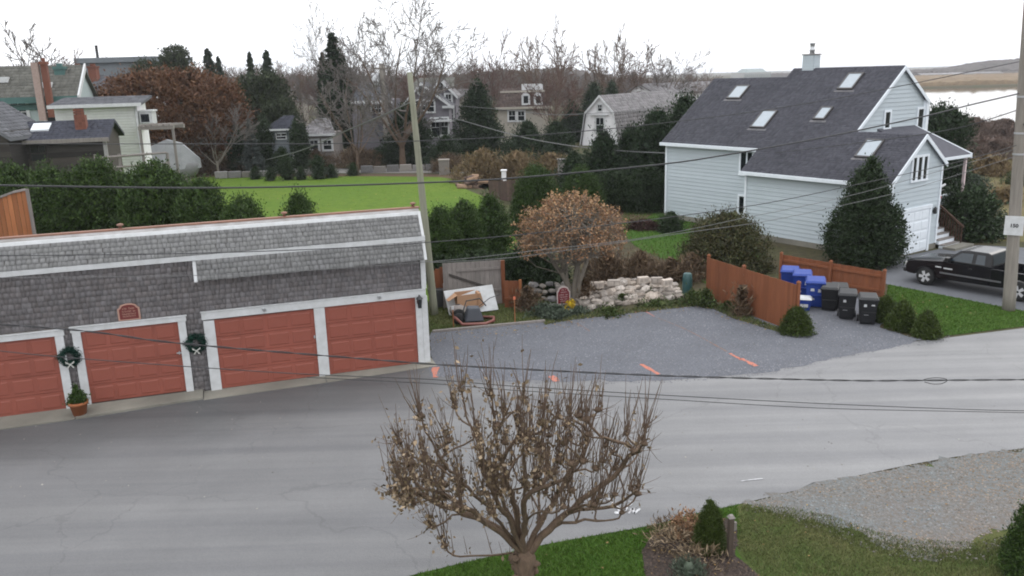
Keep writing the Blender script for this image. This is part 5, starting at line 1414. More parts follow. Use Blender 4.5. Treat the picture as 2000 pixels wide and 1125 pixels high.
sg = arch_sign('parking_sign', 'dark red sign with white border standing among grey stones', p + [0, 0, .06], .18, .52, .72, [(.80, .07, 5, .34), (.68, .06, 6, .44), (.54, .07, 7, .62), (.42, .06, 7, .6), (.30, .06, 7, .56), (.19, .06, 6, .5)], plain('dark_red_sign_paint', (.16, .012, .02), .5), plain('pale_sign_border', (.5, .42, .4), .5))
M['yellow'] = leafmat('yellow_petal', (.55, .38, .02), (.4, .26, .015), vary=.2)
plant_bush('flower_clump', bush_mesh('foliage', M['yellow'], .2, .42, 420, .07, 61, clusters=24, core=.5), G(1114, 606), 0, 1, 'bright yellow flower clump at the foot of the red sign', 'flowers')
# picket gate and trellis among the brush
t = thing('picket_gate', 'weathered white picket gate leaning in the brown brush', 'gate', G(1168, 548), .35)
for k in range(7):
    h = 1.15 + .12 * math.sin(k); b = MB(); b.prism([(k * .15, .05), (k * .15 + .08, .05), (k * .15 + .08, h), (k * .15 + .04, h + .08), (k * .15, h)], 1, -.012, .012); b.build('picket', M['greywood'], t)
for z in (.3, .9): b = MB(); b.b2((-.05, .013, z), (1.05, .05, z + .08)); b.build('rail', M['greywood'], t)
t = thing('garden_cabinet', 'small grey weathered cabinet standing behind the brown tree', 'cabinet', G(1177, 545), .2)
b = MB(); b.b2((-.32, -.2, .02), (.32, .2, .95)); b.b2((-.36, -.24, .951), (.36, .24, 1.0)); b.b2((.2, -.21, .1), (.28, -.2, .9)); b.build('case', nmat('pale_weathered_paint', (.30, .31, .30), (.17, .18, .17), scale=4, rough=.9), t)
for z in (.2, .45, .7): b = MB(); b.b2((-.28, -.225, z), (.16, -.2, z + .17)); b.build('shelf_front', M['greywood'], t)
t = thing('garden_arch', 'pale metal hoop arch behind the brown tree', 'garden arch', G(1188, 492), .3)
for y in (0, .35):
    b = MB(); b.tube([(-.55, y, 0)] + [(.55 * -math.cos(a), y, 1.0 + .45 * math.sin(a)) for a in np.linspace(0, PI, 9)] + [(.55, y, 0)], .025, 6); b.build('hoop', M['steel'], t)
b = MB()
for a in np.linspace(.2, PI - .2, 6): b.tube([(.55 * -math.cos(a), 0, 1 + .45 * math.sin(a)), (.55 * -math.cos(a), .35, 1 + .45 * math.sin(a))], .015, 5)
b.build('slat', M['steel'], t)
t = thing('water_barrel', 'dark teal barrel at the end of the pale bank', 'barrel', G(1346, 586) + [0, .4, 0], 0)
b = MB(); b.lathe([(.15, 0), (.19, .2), (.2, .45), (.19, .75), (.16, .95), (.13, .97)], 14); b.build('barrel', plain('teal_plastic', (.02, .07, .07), .5), t, True)
# gate panel leaning against the evergreens and the red fence pieces
ga, gb = G(869, 603), G(986, 594)
gd_ = (gb - ga)[:2]; GL = np.linalg.norm(gd_)
t = thing('wooden_gate', 'old grey board gate with diagonal brace leaning by the evergreens', 'gate', (ga[0], ga[1], 0), math.atan2(gd_[1], gd_[0]))
hgt = HT(ga, 868, 517); hgt2 = HT(gb, 982, 510); ng_ = int(GL / .17)
for k in range(ng_):
    x0, x1 = k * GL / ng_, (k + 1) * GL / ng_; h = hgt + (hgt2 - hgt) * (k + .5) / ng_; b = MB()
    b.hexa([(x0 + .004, 0, .04), (x1 - .004, 0, .04), (x1 - .004, .025, .04), (x0 + .004, .025, .04), (x0 + .004, .22, h), (x1 - .004, .22, h), (x1 - .004, .245, h), (x0 + .004, .245, h)]); b.build('board', M['greywood'], t)
def lean_bar(x0, z0_, x1, z1_, w, name, mat):
    b = MB(); f_ = .22 / hgt; b.hexa([(x0, z0_ * f_ - .045, z0_), (x1, z1_ * f_ - .045, z1_), (x1, z1_ * f_ - .004, z1_), (x0, z0_ * f_ - .004, z0_), (x0, z0_ * f_ - .03, z0_ + w), (x1, z1_ * f_ - .03, z1_ + w), (x1, z1_ * f_ + .004, z1_ + w), (x0, z0_ * f_ + .004, z0_ + w)]); b.build(name, mat, t)
lean_bar(.05, .55, GL - .02, .55, .09, 'rail', M['greywood']); lean_bar(GL * .22, hgt * .80, GL - .02, hgt * .80, .09, 'rail', M['greywood'])
lean_bar(GL * .10, hgt * .72, GL * .72, .66, .09, 'brace', M['darkwood'])
b = MB(); b.b2((GL - .10, -.0, .0), (GL + .04, .10, hgt2 + .02)); b.build('gate_post', M['cedar'], t)
fp0, fp1 = G(842, 603), G(870, 601)
board_fence('board_fence', 'narrow rust red fence piece between the garage and the grey gate', fp0 + [0, .35, 0], fp1 + [0, .35, 0], HT(fp0, 846, 535), HT(fp1, 868, 517) - .12, M['cedar'], posts=(), rail_side=0)
fp0, fp1 = G(986, 602), G(1020, 600)
board_fence('board_fence', 'short rust red fence piece with a yellow post right of the grey gate', fp0, fp1, 1.08, 1.02, M['cedar'], posts=(.9,), rail_side=-1, rails=(.3,), cap=False, post_mat=M['cedar_light'])
# dumped things on the grass strip
t = thing('white_panel', 'white door panel leaning against the old grey gate', 'panel', G(878, 617), math.atan2(gd_[1], gd_[0]) + .04)
W_ = 1.85; b = MB(); b.hexa([(0, 0, 0), (W_, 0, .08), (W_, .05, .08), (0, .05, 0), (-.1, .5, .82), (W_ - .1, .5, .92), (W_ - .1, .55, .92), (-.1, .55, .82)]); b.build('panel', M['white'], t)
b = MB()
for k in range(6): b.hexa([(1.02 + k * .02, .09 + .06 * k, .12 + .115 * k), (1.2 + k * .02, .09 + .06 * k, .13 + .115 * k), (1.2 + k * .02, .12 + .06 * k, .13 + .115 * k), (1.02 + k * .02, .12 + .06 * k, .12 + .115 * k), (1.02 + k * .02, .11 + .06 * k, .18 + .115 * k), (1.12 + k * .02, .11 + .06 * k, .18 + .115 * k), (1.12 + k * .02, .14 + .06 * k, .18 + .115 * k), (1.02 + k * .02, .14 + .06 * k, .18 + .115 * k)])
b.build('printed_marks', M['black'], t)
t = thing('cardboard_box', 'crushed open cardboard box in front of the white panel', 'box', G(905, 612), .35)
M['card'] = nmat('brown_cardboard', (.42, .25, .15), (.34, .2, .12), scale=3, rough=.9)
b = MB(); b.b2((-.25, -.2, .25), (.55, -.18, .75)); b.b2((-.25, .2, .25), (.55, .22, .8)); b.b2((-.27, -.2, .25), (-.25, .22, .75)); b.hexa([(-.6, -.15, .55), (-.26, -.2, .75), (-.26, .2, .75), (-.6, .15, .55), (-.6, -.15, .57), (-.26, -.2, .77), (-.26, .2, .77), (-.6, .15, .57)]); b.b2((-.25, -.2, .23), (.55, .22, .25)); b.build('carton', M['card'], t)
b = MB(); b.hexa([(.5, -.25, .2), (.75, -.25, .3), (.75, .2, .3), (.5, .2, .2), (.55, -.25, .75), (.62, -.25, .78), (.62, .2, .78), (.55, .2, .75)]); b.build('flap', M['card'], t)
t = thing('garden_cart', 'upturned dark grey cart tub on a reddish frame lying on grass', 'cart', G(926, 631), .15)
b = MB(); b.hexa([(-.36, -.3, .12), (.34, -.3, .12), (.34, .3, .12), (-.36, .3, .12), (-.22, -.18, .62), (.2, -.18, .6), (.2, .2, .6), (-.22, .2, .62)]); b.build('tub', plain('dark_grey_plastic', (.045, .05, .062), .5), t, bevel=.05)
M['redframe'] = plain('faded_red_metal', (.2, .07, .055), .5)
b = MB(); b.tube([(-.7, -.1, .3), (-.45, -.42, .1), (.35, -.45, .08), (.68, -.25, .12), (.72, .0, .16), (.3, .35, .1)], .06, 7); b.build('frame', M['redframe'], t, True)
for (x, y) in ((-.55, -.15), (-.5, .4)):
    b = MB(); b.lathe([(.1, 0), (.2, .02), (.22, .06), (.2, .1), (.1, .12)], 14); b.v = [(x + p[0], y + p[2], .22 + p[1]) for p in b.v]; b.build('wheel', M['tyre'], t, True)
b = MB(); b.tube([(-.4, .2, .3), (-.2, .5, .7), (.3, .55, .75), (.5, .4, .5)], .025, 6); b.tube([(.15, .2, .5), (.62, .3, .8), (1.0, .35, .9)], .014, 5); b.build('handle', M['black'], t)
t = thing('junk_bag', 'pale bundled rags heaped beside the cardboard box', 'bundle', G(895, 620), 0)
Vv, f = core_surface(.34, .26, .5, ell, 7, .16, 12, 7); link('bundle', raw('bundle', Vv, f, nmat('pale_rags', (.34, .31, .28), (.14, .12, .12), scale=5, rough=.95), True), t)
t = thing('black_barrow', 'dark wheelbarrow tipped against the garage end wall', 'wheelbarrow', G(856, 604), .3)
b = MB(); b.hexa([(-.25, -.05, .05), (.25, -.05, .1), (.25, .15, .1), (-.25, .15, .05), (-.35, .05, .8), (.3, .05, .75), (.3, .3, .75), (-.35, .3, .8)]); b.build('tray', M['black'], t, bevel=.03)
b = MB(); b.tube([(-.2, -.1, .0), (-.3, .0, 1.0)], .02, 5); b.tube([(.2, -.1, .0), (.25, .0, 1.0)], .02, 5); b.build('handle', M['greywood'], t)
def stake(label, px, py, h, topcol):
    t = thing('marker_stake', label, 'stake', G(px, py), .2); b = MB(); b.b2((-.014, -.014, 0), (.014, .014, h)); b.build('stick', M['cedar_light'], t)
    b = MB(); b.b2((-.04, -.02, h - .08), (.04, .02, h + .02)); b.build('ribbon', topcol, t)
M['orange'] = plain('orange_spray_paint', (.62, .16, .08), .8)
stake('thin survey stake with an orange ribbon standing on the grass strip', 1006, 634, 1.0, M['orange'])
stake('thin pale survey stake at the left of the dumped things', 886, 640, .75, M['white'])
# timber edging of the grass strip
e0, e1 = G(845, 650), G(1064, 629)
b = MB(); d_ = (e1 - e0) / np.linalg.norm(e1 - e0); n_ = np.array([-d_[1], d_[0], 0]); b.hexa([tuple(e0 - n_ * .05), tuple(e1 - n_ * .05), tuple(e1 + n_ * .05), tuple(e0 + n_ * .05)] + [tuple(q + [0, 0, .09]) for q in (e0 - n_ * .05, e1 - n_ * .05, e1 + n_ * .05, e0 + n_ * .05)])
tag(b.build('timber_edging', M['greywood']), 'grey timber edging between the grass strip and the crushed stone', 'edging')
# survey marks sprayed on the ground
def mark(label, pts, w, mat, z=.018):
    me_v = []; fs = []
    rm_ = np.random.default_rng(int(pts[0][0]))
    P_ = [G(x, y)[:2] for x, y in pts]
    P_ = smooth_poly(P_, 4, False) if len(P_) > 2 else [np.array(P_[0]) * (1 - s) + np.array(P_[1]) * s for s in np.linspace(0, 1, 7)]
    for i, p in enumerate(P_):
        a, c_ = np.array(P_[max(i - 1, 0)]), np.array(P_[min(i + 1, len(P_) - 1)]); d = c_ - a; d /= np.linalg.norm(d); q = np.array([-d[1], d[0]])
        k = w * rm_.uniform(.6, 1.15) / 2
        me_v += [(*(np.array(p) + q * k), z), (*(np.array(p) - q * k), z)]
    fs = [(2 * i, 2 * i + 1, 2 * i + 3, 2 * i + 2) for i in range(len(P_) - 1)]
    return me_v, fs
def marks(name, label, strokes, mat, cat='road marking', z=.018):
    b = MB()
    for pts, w in strokes: b.add(*mark('', pts, w, mat, z))
    me = b.mesh(name, mat)
    o = link(name, me); return tag(o, label, cat)
M['sprayorange'] = nmat('coral_spray_paint', (.52, .15, .095), (.27, .14, .11), scale=9, rough=.9, contrast=.2)
M['spraywhite'] = nmat('white_spray_paint', (.55, .55, .56), (.22, .22, .23), scale=7, rough=.9, contrast=.22)
M['sprayfaint'] = nmat('worn_orange_paint', (.2, .12, .09), (.115, .115, .125), scale=8, rough=.95, contrast=.15)
marks('spray_mark', 'bright coral spray dash at the lot edge nearest the road bend', [([(1425, 691), (1436, 697), (1447, 702)], .10), ([(1445, 701), (1462, 708), (1477, 716)], .17)], M['sprayorange'])
marks('spray_mark', 'coral spray dash at the lot edge above the twisted cable', [([(1252, 712), (1264, 719), (1287, 732)], .16)], M['sprayorange'])
marks('spray_mark', 'small coral spray blot behind the foreground tree top', [([(1076, 735), (1082, 740), (1087, 746)], .22)], M['sprayorange'])
marks('spray_mark', 'coral spray blot on the road beside the garage corner', [([(852, 718), (849, 726), (851, 738)], .20)], M['sprayorange'])
marks('spray_mark', 'faint orange tee mark on the crushed stone below the pale bank', [([(1240, 611), (1258, 607), (1290, 603)], .06), ([(1258, 608), (1268, 613), (1278, 619)], .05)], M['sprayorange'], z=.02)
marks('spray_mark', 'long worn orange line crossing the crushed stone lot', [([(1285, 622), (1330, 640), (1370, 660), (1420, 688)], .07)], M['sprayfaint'], z=.02)
marks('spray_mark', 'short worn orange line near the grass strip edge', [([(1125, 632), (1140, 640), (1152, 648)], .06)], M['sprayfaint'], z=.02)
marks('survey_marking', 'white sprayed arrow with the letters N and 6 on the road', [([(1196, 984), (1206, 992), (1216, 1004)], .09), ([(1216, 1004), (1200, 1002)], .09), ([(1216, 1004), (1223, 990)], .09), ([(1196, 984), (1190, 975)], .07),
      ([(1228, 1004), (1236, 994)], .06), ([(1236, 994), (1239, 1004)], .06), ([(1239, 1004), (1250, 995)], .06), ([(1222, 984), (1228, 980), (1234, 985), (1228, 990), (1224, 987)], .035)], M['spraywhite'])
rl_ = np.random.default_rng(77)
fringe = GP((1448, 985), (1540, 992), (1620, 1008), (1700, 1036), (1790, 1056), (1900, 1060), (2005, 1040), (2005, 1068), (1900, 1102), (1780, 1098), (1690, 1075), (1600, 1040), (1530, 1015), (1450, 996))
Q = fill_poly(fringe, 420, rl_); scatter_stones('scattered_stone', nmat('strayed_stone_chip', (.2, .19, .175), (.11, .1, .085), scale=9, rough=.95, vary=.4), np.c_[Q, np.full(len(Q), .012)], .02, rl_, 'pale stones strayed from the driveway into the grass', 'gravel')
marks('spray_mark', 'thin white scuff on the road near the gravel driveway', [([(1447, 941), (1470, 938), (1490, 936)], .035)], M['spraywhite'])
# leaf scraps and pebbles on the asphalt
P_ = np.array([G(rl_.uniform(20, 1960), rl_.uniform(780, 1000)) for _ in range(260)]) + [0, 0, .012]
keep = in_poly(P_, road); P_ = P_[keep]
scatter_stones('road_litter', nmat('pale_leaf_scrap', (.3, .29, .27), (.12, .1, .08), scale=20, rough=1, vary=.5), P_, .016, rl_, 'scattered leaf scraps and grit on the road', 'litter')
Q = fill_poly(lot, 15000, rl_); scatter_stones('crushed_stone', nmat('blue_grey_stone_chip', (.172, .178, .2), (.124, .128, .142), scale=.5, rough=.95, vary=.32, world_co=True, contrast=.15, tint=(.16, .14, .12), tint_amt=.25), np.c_[Q, np.full(len(Q), .010)], .022, rl_, 'loose blue grey crushed stone covering the parking lot', 'gravel')
Q = fill_poly(gdrive, 14000, rl_); scatter_stones('driveway_stone', nmat('pale_stone_chip', (.19, .155, .125), (.155, .18, .19), scale=.42, rough=.95, vary=.45, tint=(.15, .11, .08), tint_amt=.45, world_co=True, contrast=.07), np.c_[Q, np.full(len(Q), .010)], .018, rl_, 'loose pale gravel covering the front driveway', 'gravel')
band = GP((845, 722), (1000, 734), (1300, 731), (1500, 715), (1640, 686), (1740, 668), (1860, 655), (1850, 668), (1740, 682), (1640, 701), (1500, 733), (1300, 750), (1000, 751), (845, 736))
Q = fill_poly(band, 1500, rl_); scatter_stones('spilled_stone', bpy.data.materials['blue_grey_stone_chip'], np.c_[Q, np.full(len(Q), .012)], .019, rl_, 'crushed stone spilled over the road edge', 'gravel')
M['fallen'] = leafmat('fallen_brown_leaf', (.2, .12, .055), (.12, .07, .035), vary=.5, tint=(.34, .26, .08), tint_amt=.5)
def leaves_on(poly, n, size, label):
    Q = fill_poly(poly, n, rl_); P = np.c_[Q, np.full(len(Q), .045)]
    V, f = leaf_quads(P, size, rl_, .7); V = V.reshape(-1, 4, 3); V[..., 2] = .018 + (V[..., 2] - V[..., 2].mean(1, keepdims=True)) * .35 + .02
    tag(link('fallen_leaves', raw('fallen_leaves', V.reshape(-1, 3), f, M['fallen'])), label, 'leaves', kind='stuff')
leaves_on(GP((842, 652), (1062, 631), (1240, 604), (1380, 590), (1450, 614), (1530, 645), (1520, 655), (1440, 632), (1370, 606), (1240, 622), (1062, 648), (845, 672)), 420, .07, 'brown fallen leaves along the back edge of the lot')
leaves_on(gdrive, 240, .05, 'brown leaves scattered over the driveway gravel')
leaves_on(front_low, 160, .055, 'few yellow and brown leaves fallen on the front lawn')
leaves_on(GP((1735, 556), (2005, 612), (2005, 634), (1850, 654), (1790, 650)), 60, .07, 'few fallen leaves on the verge grass')
leaves_on(far_lawn, 500, .12, 'fallen leaves sprinkled over the back lawn')
leaves_on(bed, 160, .05, 'withered leaves lying on the mulch of the planting bed')
Q = fill_poly(bed, 5000, rl_); scatter_stones('mulch_chips', nmat('mulch_chip', (.075, .055, .045), (.03, .022, .018), scale=9, rough=1, vary=.5), np.c_[Q, np.full(len(Q), .014)], .024, rl_, 'dark bark mulch covering the planting bed', 'mulch')
# ------------------------------------------------------------------ houses and sheds beyond
M['tealtrim'] = plain('teal_trim', (.05, .12, .11), .6)
M['palewall'] = nmat('pale_teal_clapboard', (.36, .42, .42), (.30, .35, .35), scale=3, rough=.8)
M['whitewall'] = nmat('white_clapboard', (.76, .755, .76), (.64, .635, .64), scale=2, rough=.8)
M['vicwall'] = nmat('grey_shingle_wall', (.165, .155, .172), (.12, .112, .125), scale=5, rough=.9, vary=.1)
M['brick'] = nmat('chimney_brick', (.18, .07, .045), (.12, .05, .036), scale=8, rough=.9, vary=.2)
M['palebrick'] = nmat('pale_pink_brick', (.33, .25, .22), (.22, .16, .14), scale=6, rough=.9, vary=.2)
M['oliveroof'] = nmat('olive_grey_roof', (.13, .128, .112), (.095, .093, .082), scale=2, rough=.9, vary=.2)
M['slateroof'] = nmat('slate_grey_roof', (.115, .118, .128), (.085, .086, .095), scale=2, rough=.9, vary=.2)
M['blueroof'] = nmat('dark_blue_roof', (.05, .053, .07), (.036, .038, .05), scale=3, rough=.8, vary=.2)
M['brownroof'] = nmat('brown_mansard_slate', (.105, .08, .07), (.075, .056, .05), scale=3, rough=.9, vary=.25)
M['creamwall'] = nmat('cream_wall', (.36, .33, .28), (.28, .26, .22), scale=3, rough=.85)
M['bluewall'] = nmat('blue_grey_far_wall', (.17, .19, .205), (.13, .145, .155), scale=1.5, rough=.9)
def X(px, Y, py=200): return float(WY(px, py, Y)[0])
def Zh(px, py, Y): return float(WY(px, py, Y)[2])
def slab(b, q, t):          # quad q (4 corners counter-clockwise seen from outside) thickened inwards by t downwards
    lo = [(p[0], p[1], p[2] - t) for p in q]; b.hexa(lo + [tuple(p) for p in q]); return b
def roof_part(parent, quads, mat, expo=.45, tab=.5, seed=0, name='roof', t=.18):
    """roof slopes as thick slabs with raised courses of slates"""
    b = MB()
    for q in quads: slab(b, q, t)
    r = b.build(name, mat, parent)
    rg_ = np.random.default_rng(seed + 400); VV = []; FF = []; o = 0
    for q in quads:
        q = [np.array(p, float) for p in q]; U = q[1] - q[0]; W = q[3] - q[0]; hl = np.linalg.norm(W); n = max(1, int(hl / expo)); Wn = W / hl; Un = U / np.linalg.norm(U); N_ = np.cross(Un, Wn)
        N_ /= np.linalg.norm(N_)
        if N_[2] < 0: continue
        lw, rw_ = (q[3] - q[0]) @ Un, (q[2] - q[1]) @ Un; L_ = np.linalg.norm(U)
        Wp = W - Un * (W @ Un); hp = np.linalg.norm(Wp); Wp /= hp
        S = shingle_rows(rg_, n, hp / n, lambda s: (lw * s / hp, L_ + rw_ * s / hp), tab * .7, tab * 1.3, .025)
        if S:
            v, f = shingle_geo(S, q[0], Un, Wp, N_, .03); VV.append(v); FF.append(f + o); o += len(v)
    if VV: k = link('slates', raw('slates', np.concatenate(VV), np.concatenate(FF), mat), r); k['kind'] = 'stuff'
    return r
def win(parent, x, y, z, w, h, fr=.12, frmat=None, face=-1, bars=True, axis='y'):
    """window on a wall facing the viewer (axis y) or sideways (axis x)"""
    frmat = frmat or M['white']; b = MB()
    def bx(b, u0, u1, z0_, z1_, d0, d1):
        if axis == 'y': b.b2((u0, min(y + face * d0, y + face * d1), z0_), (u1, max(y + face * d0, y + face * d1), z1_))
        else: b.b2((min(x + face * d0, x + face * d1), u0, z0_), (max(x + face * d0, x + face * d1), u1, z1_))
    c = x if axis == 'y' else y
    bx(b, c - w / 2 - fr, c + w / 2 + fr, z + h / 2, z + h / 2 + fr, 0, .1); bx(b, c - w / 2 - fr, c + w / 2 + fr, z - h / 2 - fr, z - h / 2, 0, .12)
    bx(b, c - w / 2 - fr, c - w / 2, z - h / 2, z + h / 2, 0, .1); bx(b, c + w / 2, c + w / 2 + fr, z - h / 2, z + h / 2, 0, .1)
    if bars: bx(b, c - w / 2, c + w / 2, z - .03, z + .03, 0, .08); bx(b, c - .025, c + .025, z + .03, z + h / 2, 0, .08)
    o = b.build('window', frmat, parent); b = MB(); bx(b, c - w / 2, c + w / 2, z - h / 2, z + h / 2, 0, .05); b.build('pane', M['glass'], o); return o
def chimney(parent, x, y, z0_, z1_, w, d, mat, cap=True):
    b = MB(); b.b2((x - w / 2, y - d / 2, z0_), (x + w / 2, y + d / 2, z1_)); o = b.build('chimney', mat, parent)
    if cap: b = MB(); b.b2((x - w / 2 - .08, y - d / 2 - .08, z1_), (x + w / 2 + .08, y + d / 2 + .08, z1_ + .22)); b.b2((x - w / 4, y - d / 4, z1_ + .22), (x + w / 4, y + d / 4, z1_ + .5)); b.build('cap', mat, o)
    return o
# dark board barn with skylight and brick chimney
Y = 52.
xa, xb = X(-120, Y, 270), X(204, Y, 268); ze_, zr_ = Zh(120, 268, Y), Zh(120, 235, Y + 2.2)
t = thing('barn', 'low dark board barn with blue black roof skylight and brick chimney', 'barn', (xb, Y, 0), rad(14)); W_ = xb - xa
b = MB(); b.prism([(0, 0), (4.4, 0), (4.4, ze_ - .1), (2.2, zr_ - .2), (0, ze_ - .1)], 0, -W_, 0); b.build('wall', M['darkwood'], t)
n_ = int(ze_ / .3)
for k in range(n_):
    z = k * .3; b = MB(); b.hexa([(-W_, -.05, z), (.04, -.05, z), (.04, .01, z), (-W_, .01, z), (-W_, -.015, z + .3), (.04, -.015, z + .3), (.04, .01, z + .3), (-W_, .01, z + .3)]); b.build('plank', M['darkwood'], t)
roof_part(t, [[(-W_ - .2, -.35, ze_ - .08), (.3, -.35, ze_ - .08), (.3, 2.2, zr_), (-W_ - .2, 2.2, zr_)], [(.3, 4.75, ze_ - .08), (-W_ - .2, 4.75, ze_ - .08), (-W_ - .2, 2.2, zr_), (.3, 2.2, zr_)]], M['blueroof'], .3, .35, 1)
b = MB(); b.b2((-W_ - .2, -.46, ze_ - .3), (.3, -.36, ze_ - .06)); b.build('eave_board', M['greywood'], t)
ch_x = X(170, Y + 1.1, 230) - xb
c_ = chimney(t, ch_x, 1.1, ze_ + .1, Zh(168, 224, Y + 1.1), .62, .55, M['brick'], False)
rj = random.Random(3)
for k in range(7):
    for s in range(3): b = MB(); b.b2((ch_x - .31 + s * .207 + .01, 0.805 + rj.uniform(0, .015), ze_ + .55 + k * .16), (ch_x - .31 + s * .207 + .197, 0.83, ze_ + .69 + k * .16)); b.build('brick', M['brick'], c_)
b = MB(); zt = Zh(168, 224, Y + 1.1); b.b2((ch_x - .22, .9, zt), (ch_x + .22, 1.3, zt + .42)); b.build('chimney_pot', M['darkwood'], t)
sx = (X(104, Y + 1.2, 242) - xb) * 1.03; f0 = (.8 + .35) / 2.55; f1 = (1.7 + .35) / 2.55; zz = lambda f: (ze_ - .08) * (1 - f) + zr_ * f
b = MB(); b.hexa([(sx - .5, 0.8, zz(f0) + .02), (sx + .5, 0.8, zz(f0) + .02), (sx + .5, 1.7, zz(f1) + .02), (sx - .5, 1.7, zz(f1) + .02), (sx - .5, 0.8, zz(f0) + .12), (sx + .5, 0.8, zz(f0) + .12), (sx + .5, 1.7, zz(f1) + .12), (sx - .5, 1.7, zz(f1) + .12)]); b.build('skylight', plain('milky_skylight', (.6, .63, .65), .2), t)
win(t, X(88, Y, 298) - xb, 0, Zh(88, 297, Y), .8, .9, .1, M['darkwood'])
b = MB(); b.b2((-.12, -.12, 0), (.08, .05, ze_)); b.build('downpipe', M['lead'], t)
# steep dark gable at the far left
Y = 49.
x1 = X(14, Y, 260); t = thing('shed', 'dark shed with steep roof cut off by the left picture edge', 'shed', (x1, Y, 0), rad(4))
zt, ze_ = Zh(-40, 205, Y), Zh(30, 262, Y)
b = MB(); b.prism([(-5, 0), (0, 0), (0, ze_), (-2.5, zt), (-5, ze_)], 1, 0, 5); b.build('wall', M['darkwood'], t)
roof_part(t, [[(.25, -.3, ze_ - .2), (.25, 5.2, ze_ - .2), (-2.5, 5.2, zt + .1), (-2.5, -.3, zt + .1)], [(-5.25, 5.2, ze_ - .2), (-5.25, -.3, ze_ - .2), (-2.5, -.3, zt + .1), (-2.5, 5.2, zt + .1)]], M['slateroof'], .3, .35, 2)
for k in range(int(ze_ / .3)):
    b = MB(); b.hexa([(-5, -.04, k * .3), (0, -.04, k * .3), (0, .01, k * .3), (-5, .01, k * .3), (-5, -.012, k * .3 + .3), (0, -.012, k * .3 + .3), (0, .01, k * .3 + .3), (-5, .01, k * .3 + .3)]); b.build('plank', M['darkwood'], t)
# pale teal house with olive roof and tall chimneys
Y = 72.
xa, xb = X(-150, Y), X(148, Y); ze_ = Zh(100, 187, Y); zr_ = Zh(100, 128, Y + 3.2)
t = thing('house', 'pale teal house with olive grey roof and tall brick chimneys', 'house', (xb, Y, 0), rad(13)); W_ = xb - xa
b = MB(); b.prism([(0, 0), (6.4, 0), (6.4, ze_), (3.2, zr_ - .2), (0, ze_)], 0, -W_, 0); b.build('wall', M['palewall'], t)
roof_part(t, [[(-W_, -.5, ze_ - .1), (.3, -.5, ze_ - .1), (.3, 3.2, zr_), (-W_, 3.2, zr_)], [(.3, 6.8, ze_ - .1), (-W_, 6.8, ze_ - .1), (-W_, 3.2, zr_), (.3, 3.2, zr_)]], M['oliveroof'], .4, .5, 3)
b = MB(); b.b2((-W_, -.62, ze_ - .55), (.3, -.5, ze_ - .05)); b.b2((-W_, -.12, ze_ - 1.1), (.05, .0, ze_ - .62)); b.build('teal_cornice', M['tealtrim'], t)
b = MB(); b.hexa([(.31, -.5, ze_ - .5), (.45, -.5, ze_ - .5), (.45, 3.2, zr_ - .4), (.31, 3.2, zr_ - .4), (.31, -.5, ze_ - .0), (.45, -.5, ze_ - .0), (.45, 3.2, zr_ + .1), (.31, 3.2, zr_ + .1)]); b.build('rake_board', M['white'], t)
for px in (45, 106): win(t, X(px, Y) - xb, 0, Zh(px, 218, Y), 1.1, 1.5, .25, M['white'])
cx = X(69, Y - 2) - xb
chimney(t, cx, -1.4, Zh(70, 236, Y - 2), Zh(66, 122, Y - 2), .5, .5, M['palebrick'], False); chimney(t, cx + .62, -1.2, Zh(80, 230, Y - 2), Zh(74, 126, Y - 2), .45, .5, M['brick'])
chimney(t, X(17, Y + 5, 120) - xb, 1, zr_ - .8, Zh(17, 112, Y + 3.2), 1.1, .8, M['brick']); chimney(t, X(152, Y + 4, 140) - xb, 2.4, zr_ - 3, Zh(152, 135, Y + 3), .8, .8, M['tealtrim'])
for px, py in ((50, 158), (128, 168), (12, 146)):
    f = (Zh(px, py, Y + 1.6) - ze_) / (zr_ - ze_); xx = X(px, Y + 2.5) - xb; yy = f * 3.7 - .5; b = MB(); b.b2((xx - .35, yy - .25, ze_ + f * (zr_ - ze_) - .1), (xx + .35, yy + .4, ze_ + f * (zr_ - ze_) + .35)); b.build('roof_hatch', M['white'], t)
# white low building with a shallow roof
Y = 64.
xa, xb = X(118, Y, 210), X(266, Y, 215); ze_ = Zh(200, 203, Y)
t = thing('house', 'white clapboard building with a shallow grey roof behind the barn', 'house', (xb, Y, 0), rad(12)); W_ = xb - xa
b = MB(); b.b2((-W_, 0, 0), (0, 3.6, ze_)); b.build('wall', M['whitewall'], t)
VVV = shingle_geo([(-W_, .02, k * .2, k * .2 + .21, .03) for k in range(int(ze_ / .2))], (0, -.005, 0), (1, 0, 0), (0, 0, 1), (0, -1, 0), .03)
o = link('clapboards', raw('clapboards', *VVV, M['whitewall']), t); o['kind'] = 'stuff'
roof_part(t, [[(-W_ - .3, -.5, ze_), (.5, -.5, ze_), (.5, 4.0, ze_ + .5), (-W_ - .3, 4.0, ze_ + .5)]], M['slateroof'], .5, .6, 4)
b = MB(); b.b2((-W_ - .3, -.62, ze_ - .22), (.5, -.5, ze_ + .02)); b.b2((-.1, -.06, 0), (.06, .05, ze_ - .2)); b.build('fascia', M['white'], t)
zb0, zb1 = Zh(280, 243, Y), Zh(280, 219, Y); b = MB(); b.b2((.06, .3, zb0), (1.0, 2, zb1)); b.b2((.06, .2, zb1), (1.1, 2.1, zb1 + .12)); b.build('bay', M['white'], t)
win(t, .5, .3, (zb0 + zb1) / 2, .6, zb1 - zb0 - .3, .06, M['white'], bars=False)
